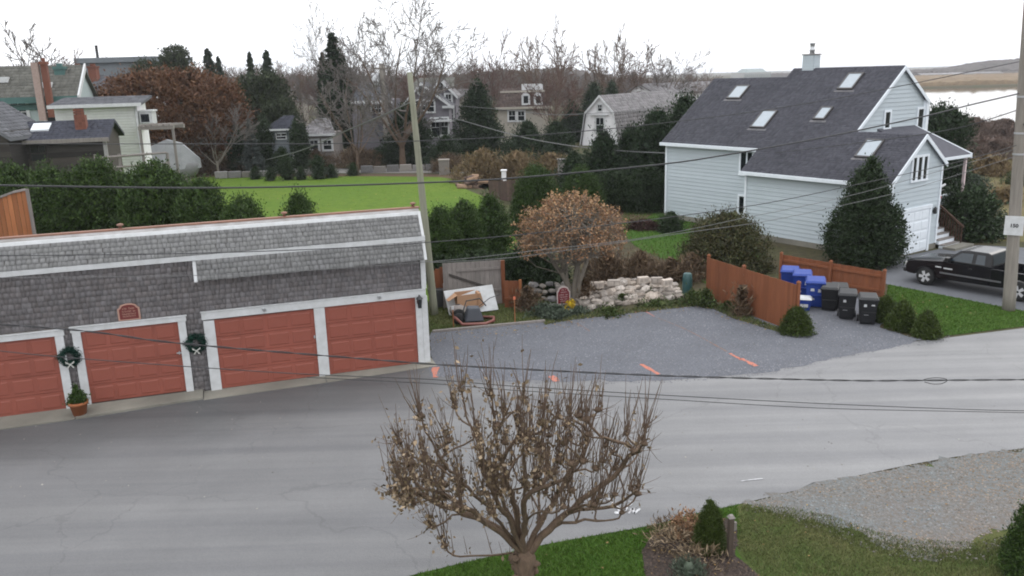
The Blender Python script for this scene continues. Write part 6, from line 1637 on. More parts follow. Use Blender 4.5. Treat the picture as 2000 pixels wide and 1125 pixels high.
# slate-roofed house and blue-grey hall far behind
Y = 96.
xa, xb = X(158, Y, 160), X(262, Y, 170); ze_, zr_ = Zh(200, 190, Y), Zh(180, 148, Y + 5)
t = thing('house', 'grey roofed house with two brick chimneys beside the russet tree', 'house', (xb, Y, 0), 0); W_ = xb - xa
b = MB(); b.prism([(0, 0), (10, 0), (10, ze_), (5, zr_ - .2), (0, ze_)], 0, -W_, 0); b.build('wall', M['whitewall'], t)
roof_part(t, [[(-W_ - .3, -.4, ze_ - .1), (.3, -.4, ze_ - .1), (.3, 5, zr_), (-W_ - .3, 5, zr_)], [(.3, 10.4, ze_ - .1), (-W_ - .3, 10.4, ze_ - .1), (-W_ - .3, 5, zr_), (.3, 5, zr_)]], M['slateroof'], .45, .55, 5)
chimney(t, X(153, Y + 4, 140) - xb, 4, zr_ - 1.8, Zh(153, 133, Y + 4), .8, .8, M['brick']); chimney(t, X(183, Y + 4, 140) - xb, 4, zr_ - 1, Zh(183, 133, Y + 4), .9, .8, M['brick'])
Y = 125.
xa, xb = X(156, Y, 130), X(300, Y, 130); z1 = Zh(220, 122, Y)
t = thing('hall', 'long flat topped blue grey hall on the skyline left of centre', 'building', (xb, Y, 0), 0); W_ = xb - xa
b = MB(); b.b2((-W_, 0, 0), (0, 14, z1)); b.build('wall', M['bluewall'], t); b = MB(); b.b2((-W_ - .5, -.5, z1), (.5, 14.5, z1 + .7)); b.build('parapet', M['bluewall'], t)
for k in range(6): win(t, -W_ + 1.2 + k * (W_ - 2.4) / 5, 0, z1 - 2.1, .9, .8, .1, M['bluewall'], bars=False)
b = MB(); b.lathe([(.2, z1 + .7), (.2, z1 + 2.4), (.3, z1 + 2.5)], 8, (-W_ + 1.8, 2, 0)); b.build('vent_pipe', M['black'], t)
# small things in the yard beyond the hedge
t = thing('pergola', 'weathered grey pergola frame beside the white building', 'pergola', WY(308, 265, 62) * [1, 1, 0], 0)
z1 = Zh(308, 246, 62); x0 = X(270, 62, 250) - X(308, 62, 265); x1 = X(340, 62, 250) - X(308, 62, 265); b = MB(); b.b2((x0, -.1, z1 - .25), (x1, .1, z1)); b.build('beam', M['greywood'], t); b = MB(); b.b2((x0, 1.9, z1 - .25), (x1, 2.1, z1)); b.build('beam', M['greywood'], t)
for x in (x0 + .1, x1 - .1): b = MB(); b.b2((x - .08, -.07, 0), (x + .08, .07, z1 - .25)); b.build('post', M['greywood'], t)
for k in range(6): b = MB(); x = x0 + (k + .5) * (x1 - x0) / 6; b.b2((x - .05, -.3, z1), (x + .05, 2.3, z1 + .12)); b.build('slat', M['greywood'], t)
p = WY(336, 300, 74); t = thing('covered_boat', 'boat under a pale grey tarpaulin in the yard beyond the hedge', 'boat', (p[0], 74, 0), .15)
z1_ = Zh(336, 272, 74)
b = MB(); b.tube([(-2.3, 0, 1.5), (-1.9, 0, 1.45), (.6, 0, 1.4), (1.7, 0, 1.6), (2.3, 0, 1.9)], [.5, .95, 1.05, .7, .1], 10); b.build('hull', nmat('dull_grey_hull', (.2, .2, .2), (.13, .13, .13), scale=2, rough=.7), t, True)
b = MB()
rows_ = [(-2.4, 1.0, 2.1), (-1.6, 1.15, z1_ - .5), (-.3, 1.2, z1_), (.9, 1.0, z1_ - .35), (2.3, .2, 2.3)]
for (xa_, wa, za_), (xb_, wb_, zb_) in zip(rows_[:-1], rows_[1:]):
    b.hexa([(xa_, -wa, 1.5), (xb_, -wb_, 1.5), (xb_, wb_, 1.5), (xa_, wa, 1.5), (xa_, -wa * .3, za_), (xb_, -wb_ * .3, zb_), (xb_, wb_ * .3, zb_), (xa_, wa * .3, za_)])
b.build('tarpaulin', nmat('pale_grey_tarpaulin', (.27, .275, .28), (.16, .165, .17), scale=1.2, rough=.6), t)
for x in (-1.2, 1.0): b = MB(); b.b2((x - .15, -.8, 0), (x + .15, .8, 1.0)); b.build('cradle', M['greywood'], t)
p0, p1 = WY(185, 309, 48), WY(325, 298, 48); t = thing('rail_fence', 'grey timber rail fence running behind the rounded hedge trees', 'fence', (p0[0], 48, 0), 0)
b = MB(); b.tube([(0, 0, p0[2]), (p1[0] - p0[0], 0, p1[2])], .07, 6); b.tube([(0, 0, p0[2] - .6), (p1[0] - p0[0], 0, p1[2] - .6)], .06, 6); b.build('rail', M['greywood'], t)
for k in range(4): x = (p1[0] - p0[0]) * k / 3; b = MB(); b.tube([(x, .08, 0), (x, .08, p0[2] + .2)], .08, 6); b.build('post', M['greywood'], t)
# small blue-roofed shed
Y = 84.
x0, x1 = X(519, Y, 255), X(568, Y, 255); ze_ = Zh(545, 252, Y); zt = Zh(560, 226, Y + 1.5)
t = thing('garden_shed', 'small shed with dark blue roof and white corner post', 'shed', (x0, Y, 0), 0); W_ = x1 - x0
b = MB(); b.b2((0, 0, 0), (W_ - .1, 3, ze_)); b.build('wall', M['bluewall'], t)
roof_part(t, [[(-.2, -.3, ze_), (W_ + .2, -.3, ze_), (W_ + .1, 1.5, zt), (W_ * .62, 1.5, zt)]], M['blueroof'], .3, .4, 6)
b = MB(); b.b2((-.2, -.38, ze_ - .15), (W_ + .2, -.3, ze_ + .02)); b.b2((W_ - .1, -.15, 0), (W_ + .12, .05, ze_ - .15)); b.build('trim', M['white'], t)
win(t, W_ * .6, 0, ze_ - .7, .9, .5, .08)
# grey gable cottage with white porch
Y = 88.
x0, x1 = X(588, Y, 270), X(652, Y, 270); ze_ = Zh(600, 262, Y); zt = Zh(616, 231, Y + 2.5)
t = thing('cottage', 'grey hipped cottage half hidden by grey branches', 'house', (x0, Y, 0), 0); W_ = x1 - x0
b = MB(); b.b2((.1, 0, 0), (W_ - .1, 5, ze_)); b.build('wall', M['greywood'], t)
roof_part(t, [[(-.3, -.4, ze_), (W_ + .3, -.4, ze_), (W_ * .75, 2.5, zt), (W_ * .35, 2.5, zt)], [(-.3, 5.4, ze_), (-.3, -.4, ze_), (W_ * .35, 2.5, zt), (W_ * .35, 2.6, zt)]], M['greyroof'], .35, .45, 7)
b = MB(); b.b2((-.3, -.5, ze_ - .2), (W_ + .3, -.4, ze_ + .02)); b.build('eave_board', M['white'], t)
for px in (614, 640): win(t, X(px, Y, 285) - x0, 0, Zh(px, 283, Y), .8, .9, .2)
# big slate-blue roofed house
Y = 98.
x0, x1 = X(688, Y, 190), X(762, Y, 190); ze_ = Zh(720, 197, Y); zt = Zh(715, 160, Y + 5)
t = thing('house', 'slate blue roofed house behind the distant transformer pole', 'house', (x0, Y, 0), 0); W_ = x1 - x0
b = MB(); b.b2((.1, 0, 0), (W_, 9, ze_)); b.build('wall', M['vicwall'], t)
roof_part(t, [[(-.3, -.5, ze_), (W_ + .3, -.5, ze_), (W_ - 1.0, 4.5, zt), (.4, 4.5, zt)]], M['slateroof'], .4, .5, 8)
b = MB(); b.b2((-.3, -.62, ze_ - .3), (W_ + .3, -.5, ze_ + .02)); b.build('eave_board', M['white'], t)
gx = X(716, Y - 4, 270) - x0; zl = Zh(725, 272, Y - 4); zp = Zh(704, 205, Y - 4)
b = MB(); b.prism([(gx - 1.4, 0), (gx + 1.6, 0), (gx + 1.4, zl), (gx - .6, zp), (gx - 1.4, zp - 1.0)], 1, -4, -.1); b.build('lean_to', M['vicwall'], t)
roof_part(t, [[(gx + 1.7, -4.2, zl - .1), (gx + 1.7, -.1, zl - .1), (gx - .6, -.1, zp + .1), (gx - .6, -4.2, zp + .1)]], M['slateroof'], .35, .45, 9, 'lean_to_roof')
win(t, X(735, Y, 208) - x0, 0, Zh(735, 212, Y), 1.0, .9, .15)
# shingled house with white trimmed gables
Y = 96.
cx = X(824, Y, 180); t = thing('house', 'grey shingled house with white trimmed gables and a round window', 'house', (cx, Y, 0), 0)
def lx(px, py, yy=0): return float(WY(px, py, Y + yy)[0]) - cx
xl, xr_ = lx(786, 205), lx(880, 208); zs = Zh(830, 206, Y); za = Zh(822, 161, Y)
ap = lx(822, 163)
b = MB(); b.prism([(xl + .2, 0), (xr_ - .2, 0), (xr_ - .2, zs), (ap, za - .25), (xl + .2, zs)], 1, 0, 9); b.build('wall', M['vicwall'], t)
roof_part(t, [[(xr_ + .25, -.4, zs - .15), (xr_ + .25, 9, zs - .15), (ap, 9, za), (ap, -.4, za)], [(xl - .25, 9, zs - .15), (xl - .25, -.4, zs - .15), (ap, -.4, za), (ap, 9, za)]], M['slateroof'], .4, .5, 10)
def rk(x0, z0_, x1, z1_, y, w=.32):
    b = MB(); b.hexa([(x0, y - .08, z0_ - w), (x1, y - .08, z1_ - w), (x1, y, z1_ - w), (x0, y, z0_ - w), (x0, y - .08, z0_), (x1, y - .08, z1_), (x1, y, z1_), (x0, y, z0_)]); b.build('rake_board', M['white'], t)
rk(xl - .25, zs - .15, ap, za, -.41); rk(ap, za, xr_ + .25, zs - .15, -.41)
b = MB(); b.b2((xr_ - .9, -.5, zs - .35), (xr_ + .4, -.0, zs - .1)); b.b2((xl - .3, -.5, zs - .35), (xl + 1.0, -.0, zs - .1)); b.build('cornice_return', M['white'], t)
# round window
rx_, rz_ = lx(822, 178), Zh(822, 178, Y); b = MB(); b.lathe([(.28, 0), (.28, .1), (.5, .1), (.5, 0)], 16); b.v = [(rx_ + p[0], -p[2], rz_ + p[1]) for p in b.v]; w_ = b.build('window', M['white'], t)
b = MB(); b.lathe([(.29, 0), (.29, .05)], 14); b.v = [(rx_ + p[0], -p[2] - .002, rz_ + p[1]) for p in b.v]; b.build('pane', M['glass'], w_)
for px, py, w, h in ((841, 208, .75, 1.1), (822, 206, 1.0, 1.0), (851, 249, .9, 1.9), (868, 247, .75, 1.8)): win(t, lx(px, py), 0, Zh(px, py, Y), w, h, .18)
b = MB(); b.b2((lx(836, 236), -.6, Zh(850, 236, Y) - .12), (lx(882, 236), 0, Zh(850, 236, Y) + .12)); b.build('porch_cornice', M['white'], t)
xr2 = lx(889, 180, 5); ap2 = lx(860, 156, 5); zs2, za2 = Zh(880, 186, Y + 5), Zh(860, 154, Y + 5); xl2 = 2 * ap2 - xr2
b = MB(); b.prism([(xl2, 0), (xr2, 0), (xr2, zs2), (ap2, za2 - .2), (xl2, zs2)], 1, 5, 13); b.build('rear_wing', M['vicwall'], t)
roof_part(t, [[(xr2 + .3, 4.6, zs2 - .15), (xr2 + .3, 13, zs2 - .15), (ap2, 13, za2), (ap2, 4.6, za2)], [(xl2 - .3, 13, zs2 - .15), (xl2 - .3, 4.6, zs2 - .15), (ap2, 4.6, za2), (ap2, 13, za2)]], M['greyroof'], .4, .5, 11, 'rear_roof')
rk(xl2 - .3, zs2 - .15, ap2, za2, 4.6); rk(ap2, za2, xr2 + .3, zs2 - .15, 4.6)
for px, py, w, h in ((860, 168, .6, 1.0), (876, 194, .6, 1.1), (880, 223, .6, 1.3)): win(t, lx(px, py, 5), 4.98, Zh(px, py, Y + 5), w, h, .2)
roof_part(t, [[(lx(800, 160, 8), 7.5, Zh(850, 172, Y + 8)), (lx(886, 160, 8), 7.5, Zh(850, 172, Y + 8)), (lx(888, 155, 11), 11, Zh(850, 152, Y + 11)), (lx(815, 152, 11), 11, Zh(850, 152, Y + 11))]], M['oliveroof'], .4, .5, 12, 'main_roof')
# mansard house
Y = 112.
cx = X(1025, Y, 200); t = thing('house', 'brown mansard roofed house with two white dormers and cream cornice', 'house', (cx, Y, 0), 0)
x0, x1 = X(972, Y, 220) - cx, X(1072, Y, 220) - cx; zc, zt = Zh(1020, 209, Y), Zh(1020, 180, Y)
b = MB(); b.b2((x0, 0, 0), (x1, 8, zc)); b.build('wall', M['creamwall'], t)
roof_part(t, [[(x0 - .2, -.3, zc), (x1 + .2, -.3, zc), (x1 - .6, 1.2, zt), (x0 + .6, 1.2, zt)], [(x1 + .2, -.3, zc), (x1 + .2, 8, zc), (x1 - .6, 7, zt), (x1 - .6, 1.2, zt)], [(x0 + .6, 1.2, zt), (x1 - .6, 1.2, zt), (x1 - .6, 7, zt + .4), (x0 + .6, 7, zt + .4)]], M['brownroof'], .35, .45, 13)
b = MB(); b.b2((x0 - .4, -.5, zc - .25), (x1 + .4, -.3, zc + .05)); b.b2((x0 + .4, 1.0, zt - .05), (x1 - .4, 1.2, zt + .18)); b.build('cornice', M['creamwall'], t)
for px in (1027, 1051):
    xx, z0_ = X(px, Y, 195) - cx, Zh(px, 205, Y); b = MB(); b.b2((xx - .55, -.3, z0_), (xx + .55, 1.1, z0_ + 1.2)); b.prism([(xx - .55, z0_ + 1.2), (xx + .55, z0_ + 1.2), (xx + .3, z0_ + 1.5), (xx, z0_ + 1.6), (xx - .3, z0_ + 1.5)], 1, -.35, 1.1); d_ = b.build('dormer', M['white'], t)
    b = MB(); b.b2((xx - .3, -.34, z0_ + .25), (xx + .3, -.28, z0_ + 1.15)); b.build('pane', M['glass'], d_)
for px in (1000, 1018): win(t, X(px, Y, 226) - cx, 0, Zh(px, 226, Y), .8, 1.2, .2)
b = MB(); b.b2((X(1020, Y, 170) - cx, 3, zt + .2), (X(1062, Y, 170) - cx, 5, Zh(1040, 164, Y + 3))); b.build('roof_terrace', M['white'], t)
# white gambrel barn, its long roof running away to the right
bx_, by_ = X(1172, 104, 200), 104.; gd0 = np.array([12.9, 21.]); ga_ = math.atan2(gd0[1], gd0[0])
t = thing('barn', 'white gambrel barn with long grey roof behind the dark cedars', 'barn', (bx_, by_, 0), ga_)
zt = Zh(1172, 186, 104); zs = Zh(1197, 219, 104); zl = Zh(1170, 282, 104); hw_, hs_ = 2.6, 1.95
gp_ = [(-hw_, zl), (-hs_, zs), (0, zt), (hs_, zs), (hw_, zl)]
b = MB(); b.prism([(-hw_ + .2, 0), (hw_ - .2, 0)] + [(y * .95, z - .1) for y, z in gp_[::-1]], 0, 0, 24); b.build('wall', M['whitewall'], t)
LN = 24.3
roof_part(t, [[(-.3, -hw_, zl), (LN, -hw_, zl), (LN, -hs_, zs), (-.3, -hs_, zs)], [(-.3, -hs_, zs), (LN, -hs_, zs), (LN, 0, zt), (-.3, 0, zt)], [(LN, hs_, zs), (-.3, hs_, zs), (-.3, 0, zt), (LN, 0, zt)], [(LN, hw_, zl), (-.3, hw_, zl), (-.3, hs_, zs), (LN, hs_, zs)]], M['greyroof'], .4, .6, 14, t=.1)
for (y0, z0_), (y1, z1_) in zip(gp_[:-1], gp_[1:]):
    b = MB(); b.hexa([(-.36, y0, z0_ - .3), (-.3, y0, z0_ - .3), (-.3, y1, z1_ - .3), (-.36, y1, z1_ - .3), (-.36, y0, z0_ + .04), (-.3, y0, z0_ + .04), (-.3, y1, z1_ + .04), (-.36, y1, z1_ + .04)]); b.build('rake_board', M['white'], t)
win(t, 0, 0, zt - 1.5, .5, .7, .15, face=-1, axis='x'); win(t, 0, 0, zs - 1.5, 1.0, 1.7, .22, face=-1, axis='x')
b = MB(); b.b2((-.25, -1.2, zs - .35), (0, 1.2, zs - .2)); b.build('hood', M['white'], t)
Y = 135.
t = thing('house', 'white gabled house with pale grey roof showing above the barn', 'house', (X(1281, Y, 170), Y, 0), rad(35))
za, zs = Zh(1284, 163, Y), Zh(1284, 181, Y)
b = MB(); b.prism([(0, 0), (7, 0), (7, zs), (3.5, za - .1), (0, zs)], 0, 0, 20); b.build('wall', M['whitewall'], t)
roof_part(t, [[(-.3, -.3, zs - .1), (20, -.3, zs - .1), (20, 3.5, za), (-.3, 3.5, za)], [(20, 7.3, zs - .1), (-.3, 7.3, zs - .1), (-.3, 3.5, za), (20, 3.5, za)]], M['greyroof'], .5, .7, 15)
win(t, 0, 3.5, zs - 1, .9, 1.2, .2, face=-1, axis='x')
# far off: pale columned hall, white shore buildings, red-roofed house in the trees
Y = 560.
t = thing('far_hall', 'large pale hall with stepped roof standing on the far shore', 'building', (X(1478, Y, 150), Y, 0), .2)
k = Y / F; z0_ = 0; zr1, zr2 = Zh(1478, 141, Y), Zh(1478, 134, Y)
M['farpale'] = plain('far_pale_wall', (.36, .37, .37), .9); M['fargreen'] = plain('far_copper_roof', (.27, .31, .31), .9)
b = MB(); b.b2((-27 * k, 0, 0), (29 * k, 18, zr1)); b.build('wall', M['farpale'], t)
b = MB(); b.hexa([(-19 * k, 1, zr1), (22 * k, 1, zr1), (22 * k, 16, zr1), (-19 * k, 16, zr1), (-14 * k, 4, zr2), (17 * k, 4, zr2), (17 * k, 12, zr2), (-14 * k, 12, zr2)]); b.build('roof', M['fargreen'], t)
for q in range(13): b = MB(); x = (-25 + q * 4.3) * k; b.b2((x, -.5, 1), (x + 1.6 * k, 0, zr1 - 1.2)); b.build('pier', M['fargreen'], t)
for lab, px, w, py, mt in (('long white shed on the far shore under the hill', 1905, 105, 141, 'white'), ('small white house on the far shore below the hill end', 1828, 50, 143, 'white'), ('pale long house at the far shore edge right of the roof', 1868, 34, 142, 'farpale')):
    Y = 600.; t = thing('far_house', lab, 'house', (X(px, Y, 140), Y, 0), 0); z1_ = Zh(px, py + 1, Y); ww = w * Y / F
    b = MB(); b.b2((-ww / 2, 0, 0), (ww / 2, 12, z1_ - .6)); b.build('wall', M[mt], t)
    b = MB(); b.prism([(-.8, z1_ - .6), (12.8, z1_ - .6), (6, z1_ + .5)], 0, -ww / 2 - 1, ww / 2 + 1); b.build('roof', M['greyroof'], t)
for lab, px, py, w, Y, wm, rm in (('small pink walled house deep among bare trees left of the spruce', 583, 180, 30, 170, 'creamwall', 'greyroof'), ('white gable house glimpsed behind dark cedar and mansard house', 918, 190, 40, 140, 'creamwall', 'greyroof')):
    t = thing('far_house', lab, 'house', (X(px, Y, py), Y, 0), .3); z1_ = Zh(px, py - 16, Y); ze2 = Zh(px, py, Y); ww = w * Y / F
    b = MB(); b.prism([(-ww / 2, 0), (ww / 2, 0), (ww / 2, ze2), (0, z1_ - .2), (-ww / 2, ze2)], 1, 0, 8); b.build('wall', M[wm], t)
    roof_part(t, [[(ww / 2 + .3, -.3, ze2 - .2), (ww / 2 + .3, 8, ze2 - .2), (0, 8, z1_), (0, -.3, z1_)], [(-ww / 2 - .3, 8, ze2 - .2), (-ww / 2 - .3, -.3, ze2 - .2), (0, -.3, z1_), (0, 8, z1_)]], M[rm], .5, .7, 16)
    win(t, 0, 0, ze2 - .9, .9, 1.1, .15)
# log pile, brown fence strips by the lawn
t = thing('log_pile', 'untidy pile of sawn logs at the lawn edge', 'logs', G(922, 367), .2)
rj = np.random.default_rng(8)
for k in range(16):
    r_ = rj.uniform(.13, .24); x, y, z = rj.uniform(-1.0, .9), rj.uniform(-.3, .5), 0
    z = max(.2, 1.35 - abs(x - .25) * 1.3) * rj.uniform(.15, 1); L_ = rj.uniform(.5, .9); a, e = rj.uniform(-.9, .9), rj.uniform(-.4, .4); d = np.array([math.cos(a), math.sin(a), e]) * L_ / 2
    b = MB(); b.tube([np.array([x, y, z]) - d, np.array([x, y, z]) + d], r_, 8); b.build('log', nmat('cut_log_%d' % (k % 3), [(.30, .2, .13), (.09, .06, .05), (.16, .11, .09)][k % 3], [(.2, .13, .09), (.05, .035, .03), (.1, .07, .06)][k % 3], scale=5, rough=.95) if k < 3 else bpy.data.materials['cut_log_%d' % (k % 3)], t)
bf0, bf1 = G(955, 385), G(1008, 398)
board_fence('board_fence', 'dark brown board fence at the lawn corner behind round evergreens', bf0, bf1, HT(bf0, 955, 355), HT(bf1, 1008, 352), nmat('dark_brown_board', (.095, .06, .048), (.055, .036, .03), scale=3, rough=.9, vary=.3), posts=(0, .5, 1), rail_side=0, bw=.3, cap=False)
for lab, px, py, w, h in (('white post behind the brown fence near the log pile', 985, 372, .36, 1.5), ('pale stone gate pier beside the lane near lawn end', 868, 341, .9, 1.3), ('grey gate pier standing between two round evergreens', 1098, 372, .6, 2.3)):
    p = G(px, py); b = MB(); b.b2((-w / 2, -w / 2, 0), (w / 2, w / 2, h)); b.b2((-w / 2 - .06, -w / 2 - .06, h), (w / 2 + .06, w / 2 + .06, h + .1)); o = b.build('gate_pier', M['whitewall'] if px == 985 else M['stonegrey'], bevel=.03); o.location = tuple(p); tag(o, lab, 'post')
# low wall along the lane
p0, p1 = G(420, 349), G(905, 330)
t = thing('low_wall', 'low pale stone wall along the lane beyond the back lawn', 'wall', (0, 0, 0)); d = p1 - p0; L_ = np.linalg.norm(d); n_ = int(L_ / 1.2)
for k in range(n_):
    if rj.uniform() < .12: continue
    q = p0 + d * (k + .5) / n_; b = MB(); h = .62 * rj.uniform(.85, 1.1); b.b2((-.57, -.2, 0), (.57, .2, h)); o = b.build('stone', M['stonegrey'], t, bevel=.05); o.location = tuple(q); o.rotation_euler = (0, 0, math.atan2(d[1], d[0]) + rj.normal() * .02)
# ------------------------------------------------------------------ evergreens, shrubs and winter trees
rt = np.random.default_rng(99)
def W0(px, Y, py=250): p = WY(px, py, Y); return np.array([p[0], Y, 0])
def wid(px, Y): return px * Y * 1.03 / F
def eggtop(t): return np.clip(1 - np.clip(t, 0, 1) ** 2.3, 0, 1) ** .58 * np.clip(t * 6 + .8, 0, 1)
# rounded evergreens behind the garage and beside it
ev = [BS(M['cedarleaf'], 2., .08, .36, prof=(eggtop, eggtop, roundtop)[k], core=.88, nmax=26000, depth=.11, cover=1.9) for k in range(3)]
def evergreen(label, px, top, Y, w, k=0, group=None, mesh=None, name='evergreen_shrub', cat='evergreen', base=0.):
    h = HZ(px, Y, top); r = wid(w, Y) / 2
    return plant_bush(name, mesh or ev[k], W0(px, Y, top), rt.uniform(0, 6), (r, r, h / 2), label, cat, group)
gh_ = 'rounded evergreens behind the garage roof'
for lab, px, top, Y, w, k in [('rounded evergreen at the left picture edge behind the cedar screen', 8, 312, 37, 135, 0), ('rounded evergreen just right of the cedar screen', 88, 314, 36, 130, 1), ('broad rounded evergreen below the barn chimney', 178, 302, 37, 158, 0),
                              ('broad rounded evergreen second from the lawn behind the garage', 292, 309, 36, 165, 1), ('rounded evergreen filling the gap right of the cedar screen', 48, 332, 39, 110, 1), ('rounded evergreen between the second and third hedge mounds', 134, 330, 39, 110, 0), ('rounded evergreen between the two broad hedge mounds', 236, 328, 39, 115, 1), ('rounded evergreen behind the last tall hedge mound', 338, 336, 38, 110, 0),
                              ('lower dark evergreen beside the back lawn edge', 388, 344, 35, 130, 0), ('low evergreen bush last before the open lawn', 468, 378, 33, 112, 0),
                              ('lone small evergreen bush on the lawn above the garage ridge', 580, 368, 34, 82, 0)]:
    evergreen(lab, px, top, Y, w, k, gh_)
gb_ = 'rounded evergreens right of the garage'
for lab, px, top, Y, w, k in [('rounded arborvitae half hidden by the garage corner', 858, 398, 36, 78, 1), ('rounded arborvitae in the middle right of the garage', 903, 384, 37, 76, 0), ('rounded arborvitae above the right end of the grey gate', 956, 375, 39, 72, 1),
                              ('tall rounded evergreen behind the brown headed tree', 1046, 318, 46, 98, 0), ('rounded evergreen behind the brown tree nearest the dark cedars', 1135, 322, 49, 84, 1)]:
    evergreen(lab, px, top, Y, w, k, gb_)
lowd = BS(M['yew'], 1.5, .10, .38, prof=dome, core=.8, depth=.25, updir=.3, nmax=9000)
for lab, px, top, Y, w in [('dark spreading yew under the arborvitae behind the grey gate', 930, 470, 34.5, 150), ('dark evergreen undergrowth left of the brown tree trunk', 1030, 440, 34, 120), ('dark low shrub between the trunk and the grey stones', 1068, 490, 33, 90), ('dark shrub behind garage corner and wheelbarrow', 862, 480, 35, 60)]:
    evergreen(lab, px, top, Y, w, mesh=lowd)
# big conical yew before the house, cedars and other shrubs round it
p = G(1703, 524); hh = HT(p, 1712, 303)
plant_bush('yew_tree', BS(M['yew'], 4.9, .11, .36, prof=lambda t: np.interp(t, [0, .08, .2, .35, .57, .8, .93, 1], [.68, .88, 1, .93, .64, .36, .14, 0]), core=.84, depth=.16, nmax=30000, cover=2., updir=.4), p + [0, .9, 0], .5, (1.66, 1.66, hh / 4.9), 'large dark conical yew standing before the house garage wing', 'evergreen tree')
rho = BS(M['rhodo'], 1.7, .15, .42, prof=dome, core=.86, updir=.2, nmax=14000, cover=2.)
p = G(1905, 470); plant_bush('rhododendron', rho, p + [0, 1.2, 0], 0, (wid(142, 41) / 2, wid(142, 41) / 2, HT(p, 1893, 362) / 1.7), 'big glossy dark rhododendron mound beside the house steps')
p = G(1428, 534); plant_bush('loose_shrub', BS(M['hedgeleaf'], 1.7, .085, .4, prof=dome, core=.76, depth=.25, updir=.7, spike=.14, nmax=17000), p + [0, .8, 0], .3, (wid(182, 36) / 2, wid(150, 36) / 2, HT(p, 1430, 405) / 1.85), 'bronze green loose shrub behind the front red fence')
p = G(1310, 452); plant_bush('round_shrub', lowd, p, .3, (wid(46, 46) / 2, wid(46, 46) / 2, .72), 'small round clipped shrub at the house left corner')
p = G(1258, 448); plant_bush('barberry', BS(nmat('dark_red_leaf', (.06, .028, .022), (.035, .018, .015), vary=.4), 1., .09, .3, prof=dome, core=.75), p, 0, (wid(80, 46) / 2, .6, .55), 'low dark red barberry at the edge of the side lawn')
brush = BS(M['shrubbrown'], 1.2, .22, .45, prof=dome, core=.3, cover=1.3, aspect=.14, updir=.6, depth=.6, spike=.12, nmax=7000, lump=.15)
gbr = 'brown winter brush behind the stone bank'
for lab, px, py, w, top in [('brown dead brush around the picket gate', 1185, 555, 110, 478), ('brown dead brush midway behind the pale bank', 1250, 552, 100, 486), ('brown dead brush at the right end behind the bank', 1310, 548, 90, 500), ('brown brush beneath the loose shrub by the fence end', 1352, 545, 70, 490), ('brown brush between the trunk and the pale bank front', 1140, 590, 60, 540), ('brown grass tuft in front of the yellow fence post', 1030, 606, 50, 556)]:
    p = G(px, py); plant_bush('brush', brush, p, rt.uniform(0, 6), (wid(w, p[1]) / 2, wid(w, p[1]) / 2.5, HT(p, px, top) / 1.3), lab, 'brush', gbr)
# low greenery at the edge of the lot
weed = BS(M['weed'], .8, .10, .25, prof=dome, core=.5, depth=.5, nmax=4000, lump=.2)
sage = BS(M['sage'], .8, .10, .25, prof=dome, core=.6, depth=.4, nmax=5000, lump=.15)
for lab, px, py, w, h, me in [('grey green low plants at the foot of the grey stones', 1085, 622, 70, .5, sage), ('grey green low plant below the red sign', 1060, 617, 60, .45, sage), ('low weeds at the right end of the pale bank', 1352, 594, 60, .55, weed), ('taller weeds against the front red fence', 1378, 600, 40, .7, weed), ('weeds growing at the middle post of the front red fence', 1446, 612, 34, .5, weed), ('low weeds along the pale bank foot', 1285, 598, 90, .2, weed), ('thin weeds along the lot edge below the dark brush', 1190, 612, 90, .18, weed), ('weedy tuft at the base of the front red fence', 1420, 607, 36, .35, weed), ('thin weeds among the pale stones of the bank', 1215, 590, 40, .3, weed), ('small green weeds in a gap of the pale stones', 1270, 580, 30, .3, weed), ('ivy leaves at the grey stones under the yellow flowers', 1130, 614, 44, .28, sage)]:
    p = G(px, py); plant_bush('weeds', me, p, rt.uniform(0, 6), (wid(w, p[1]) / 2, wid(w, p[1]) / 3, h / .8), lab, 'weeds', 'low plants along the lot edge')
p = G(1447, 618); plant_bush('vine', brush, p + [0, -.05, 0], 0, (.25, .2, 1.0), 'dry brown vine climbing the middle post of the red fence', 'vine')
# dwarf spruces
dsp = [BS(M['spruce'], 2., .07, .12, prof=lambda t: np.clip(1 - t, 0, 1) ** .6 * np.clip(t * 5 + .62, 0, 1), core=.88, aspect=.35, depth=.1, nmax=9000, cover=2.2, lump=.03) for k in range(3)]
for lab, px, py, w, top, k in [('dwarf conical spruce at the front end of the red fence', 1564, 659, 70, 597, 0), ('dwarf conical spruce touching the nearest black bin', 1738, 634, 58, 574, 1), ('middle one of three dwarf spruces on the verge corner', 1772, 650, 62, 584, 2), ('dwarf conical spruce at the road end of the verge', 1820, 664, 56, 603, 0)]:
    p = G(px, py); r = wid(w, p[1]) / 2; plant_bush('dwarf_spruce', dsp[k], p + [0, r * .8, 0], rt.uniform(0, 6), (r * 1.04, r * 1.04, HT(p + [0, r * .8, 0], px, top) / 2), lab, 'dwarf spruce', 'dwarf conical spruces by the bins')
p = G(1391, 1086); fgs = BS(M['spruce'], 2., .035, .07, prof=lambda t: np.clip(1 - t, 0, 1) ** .6 * np.clip(t * 4 + .66, 0, 1), core=.9, aspect=.3, depth=.1, nmax=24000, cover=2.4, lump=.03)
plant_bush('dwarf_spruce', fgs, p + [0, .22, 0], 0, (.315, .315, HT(p + [0, .22, 0], 1388, 974) / 2), 'dwarf conical spruce in the planting bed beside the wooden post', 'dwarf spruce')
p = G(1992, 1150); plant_bush('arborvitae', BS(M['cedarleaf'], 2., .045, .10, prof=lambda t: np.clip(1 - t, 0, 1) ** .6 * np.clip(t * 5 + .7, 0, 1), core=.88, nmax=30000, cover=2.2), p + [.32, .3, 0], 0, (.50, .50, .84), 'dark green arborvitae cut by the lower right picture edge', 'evergreen')
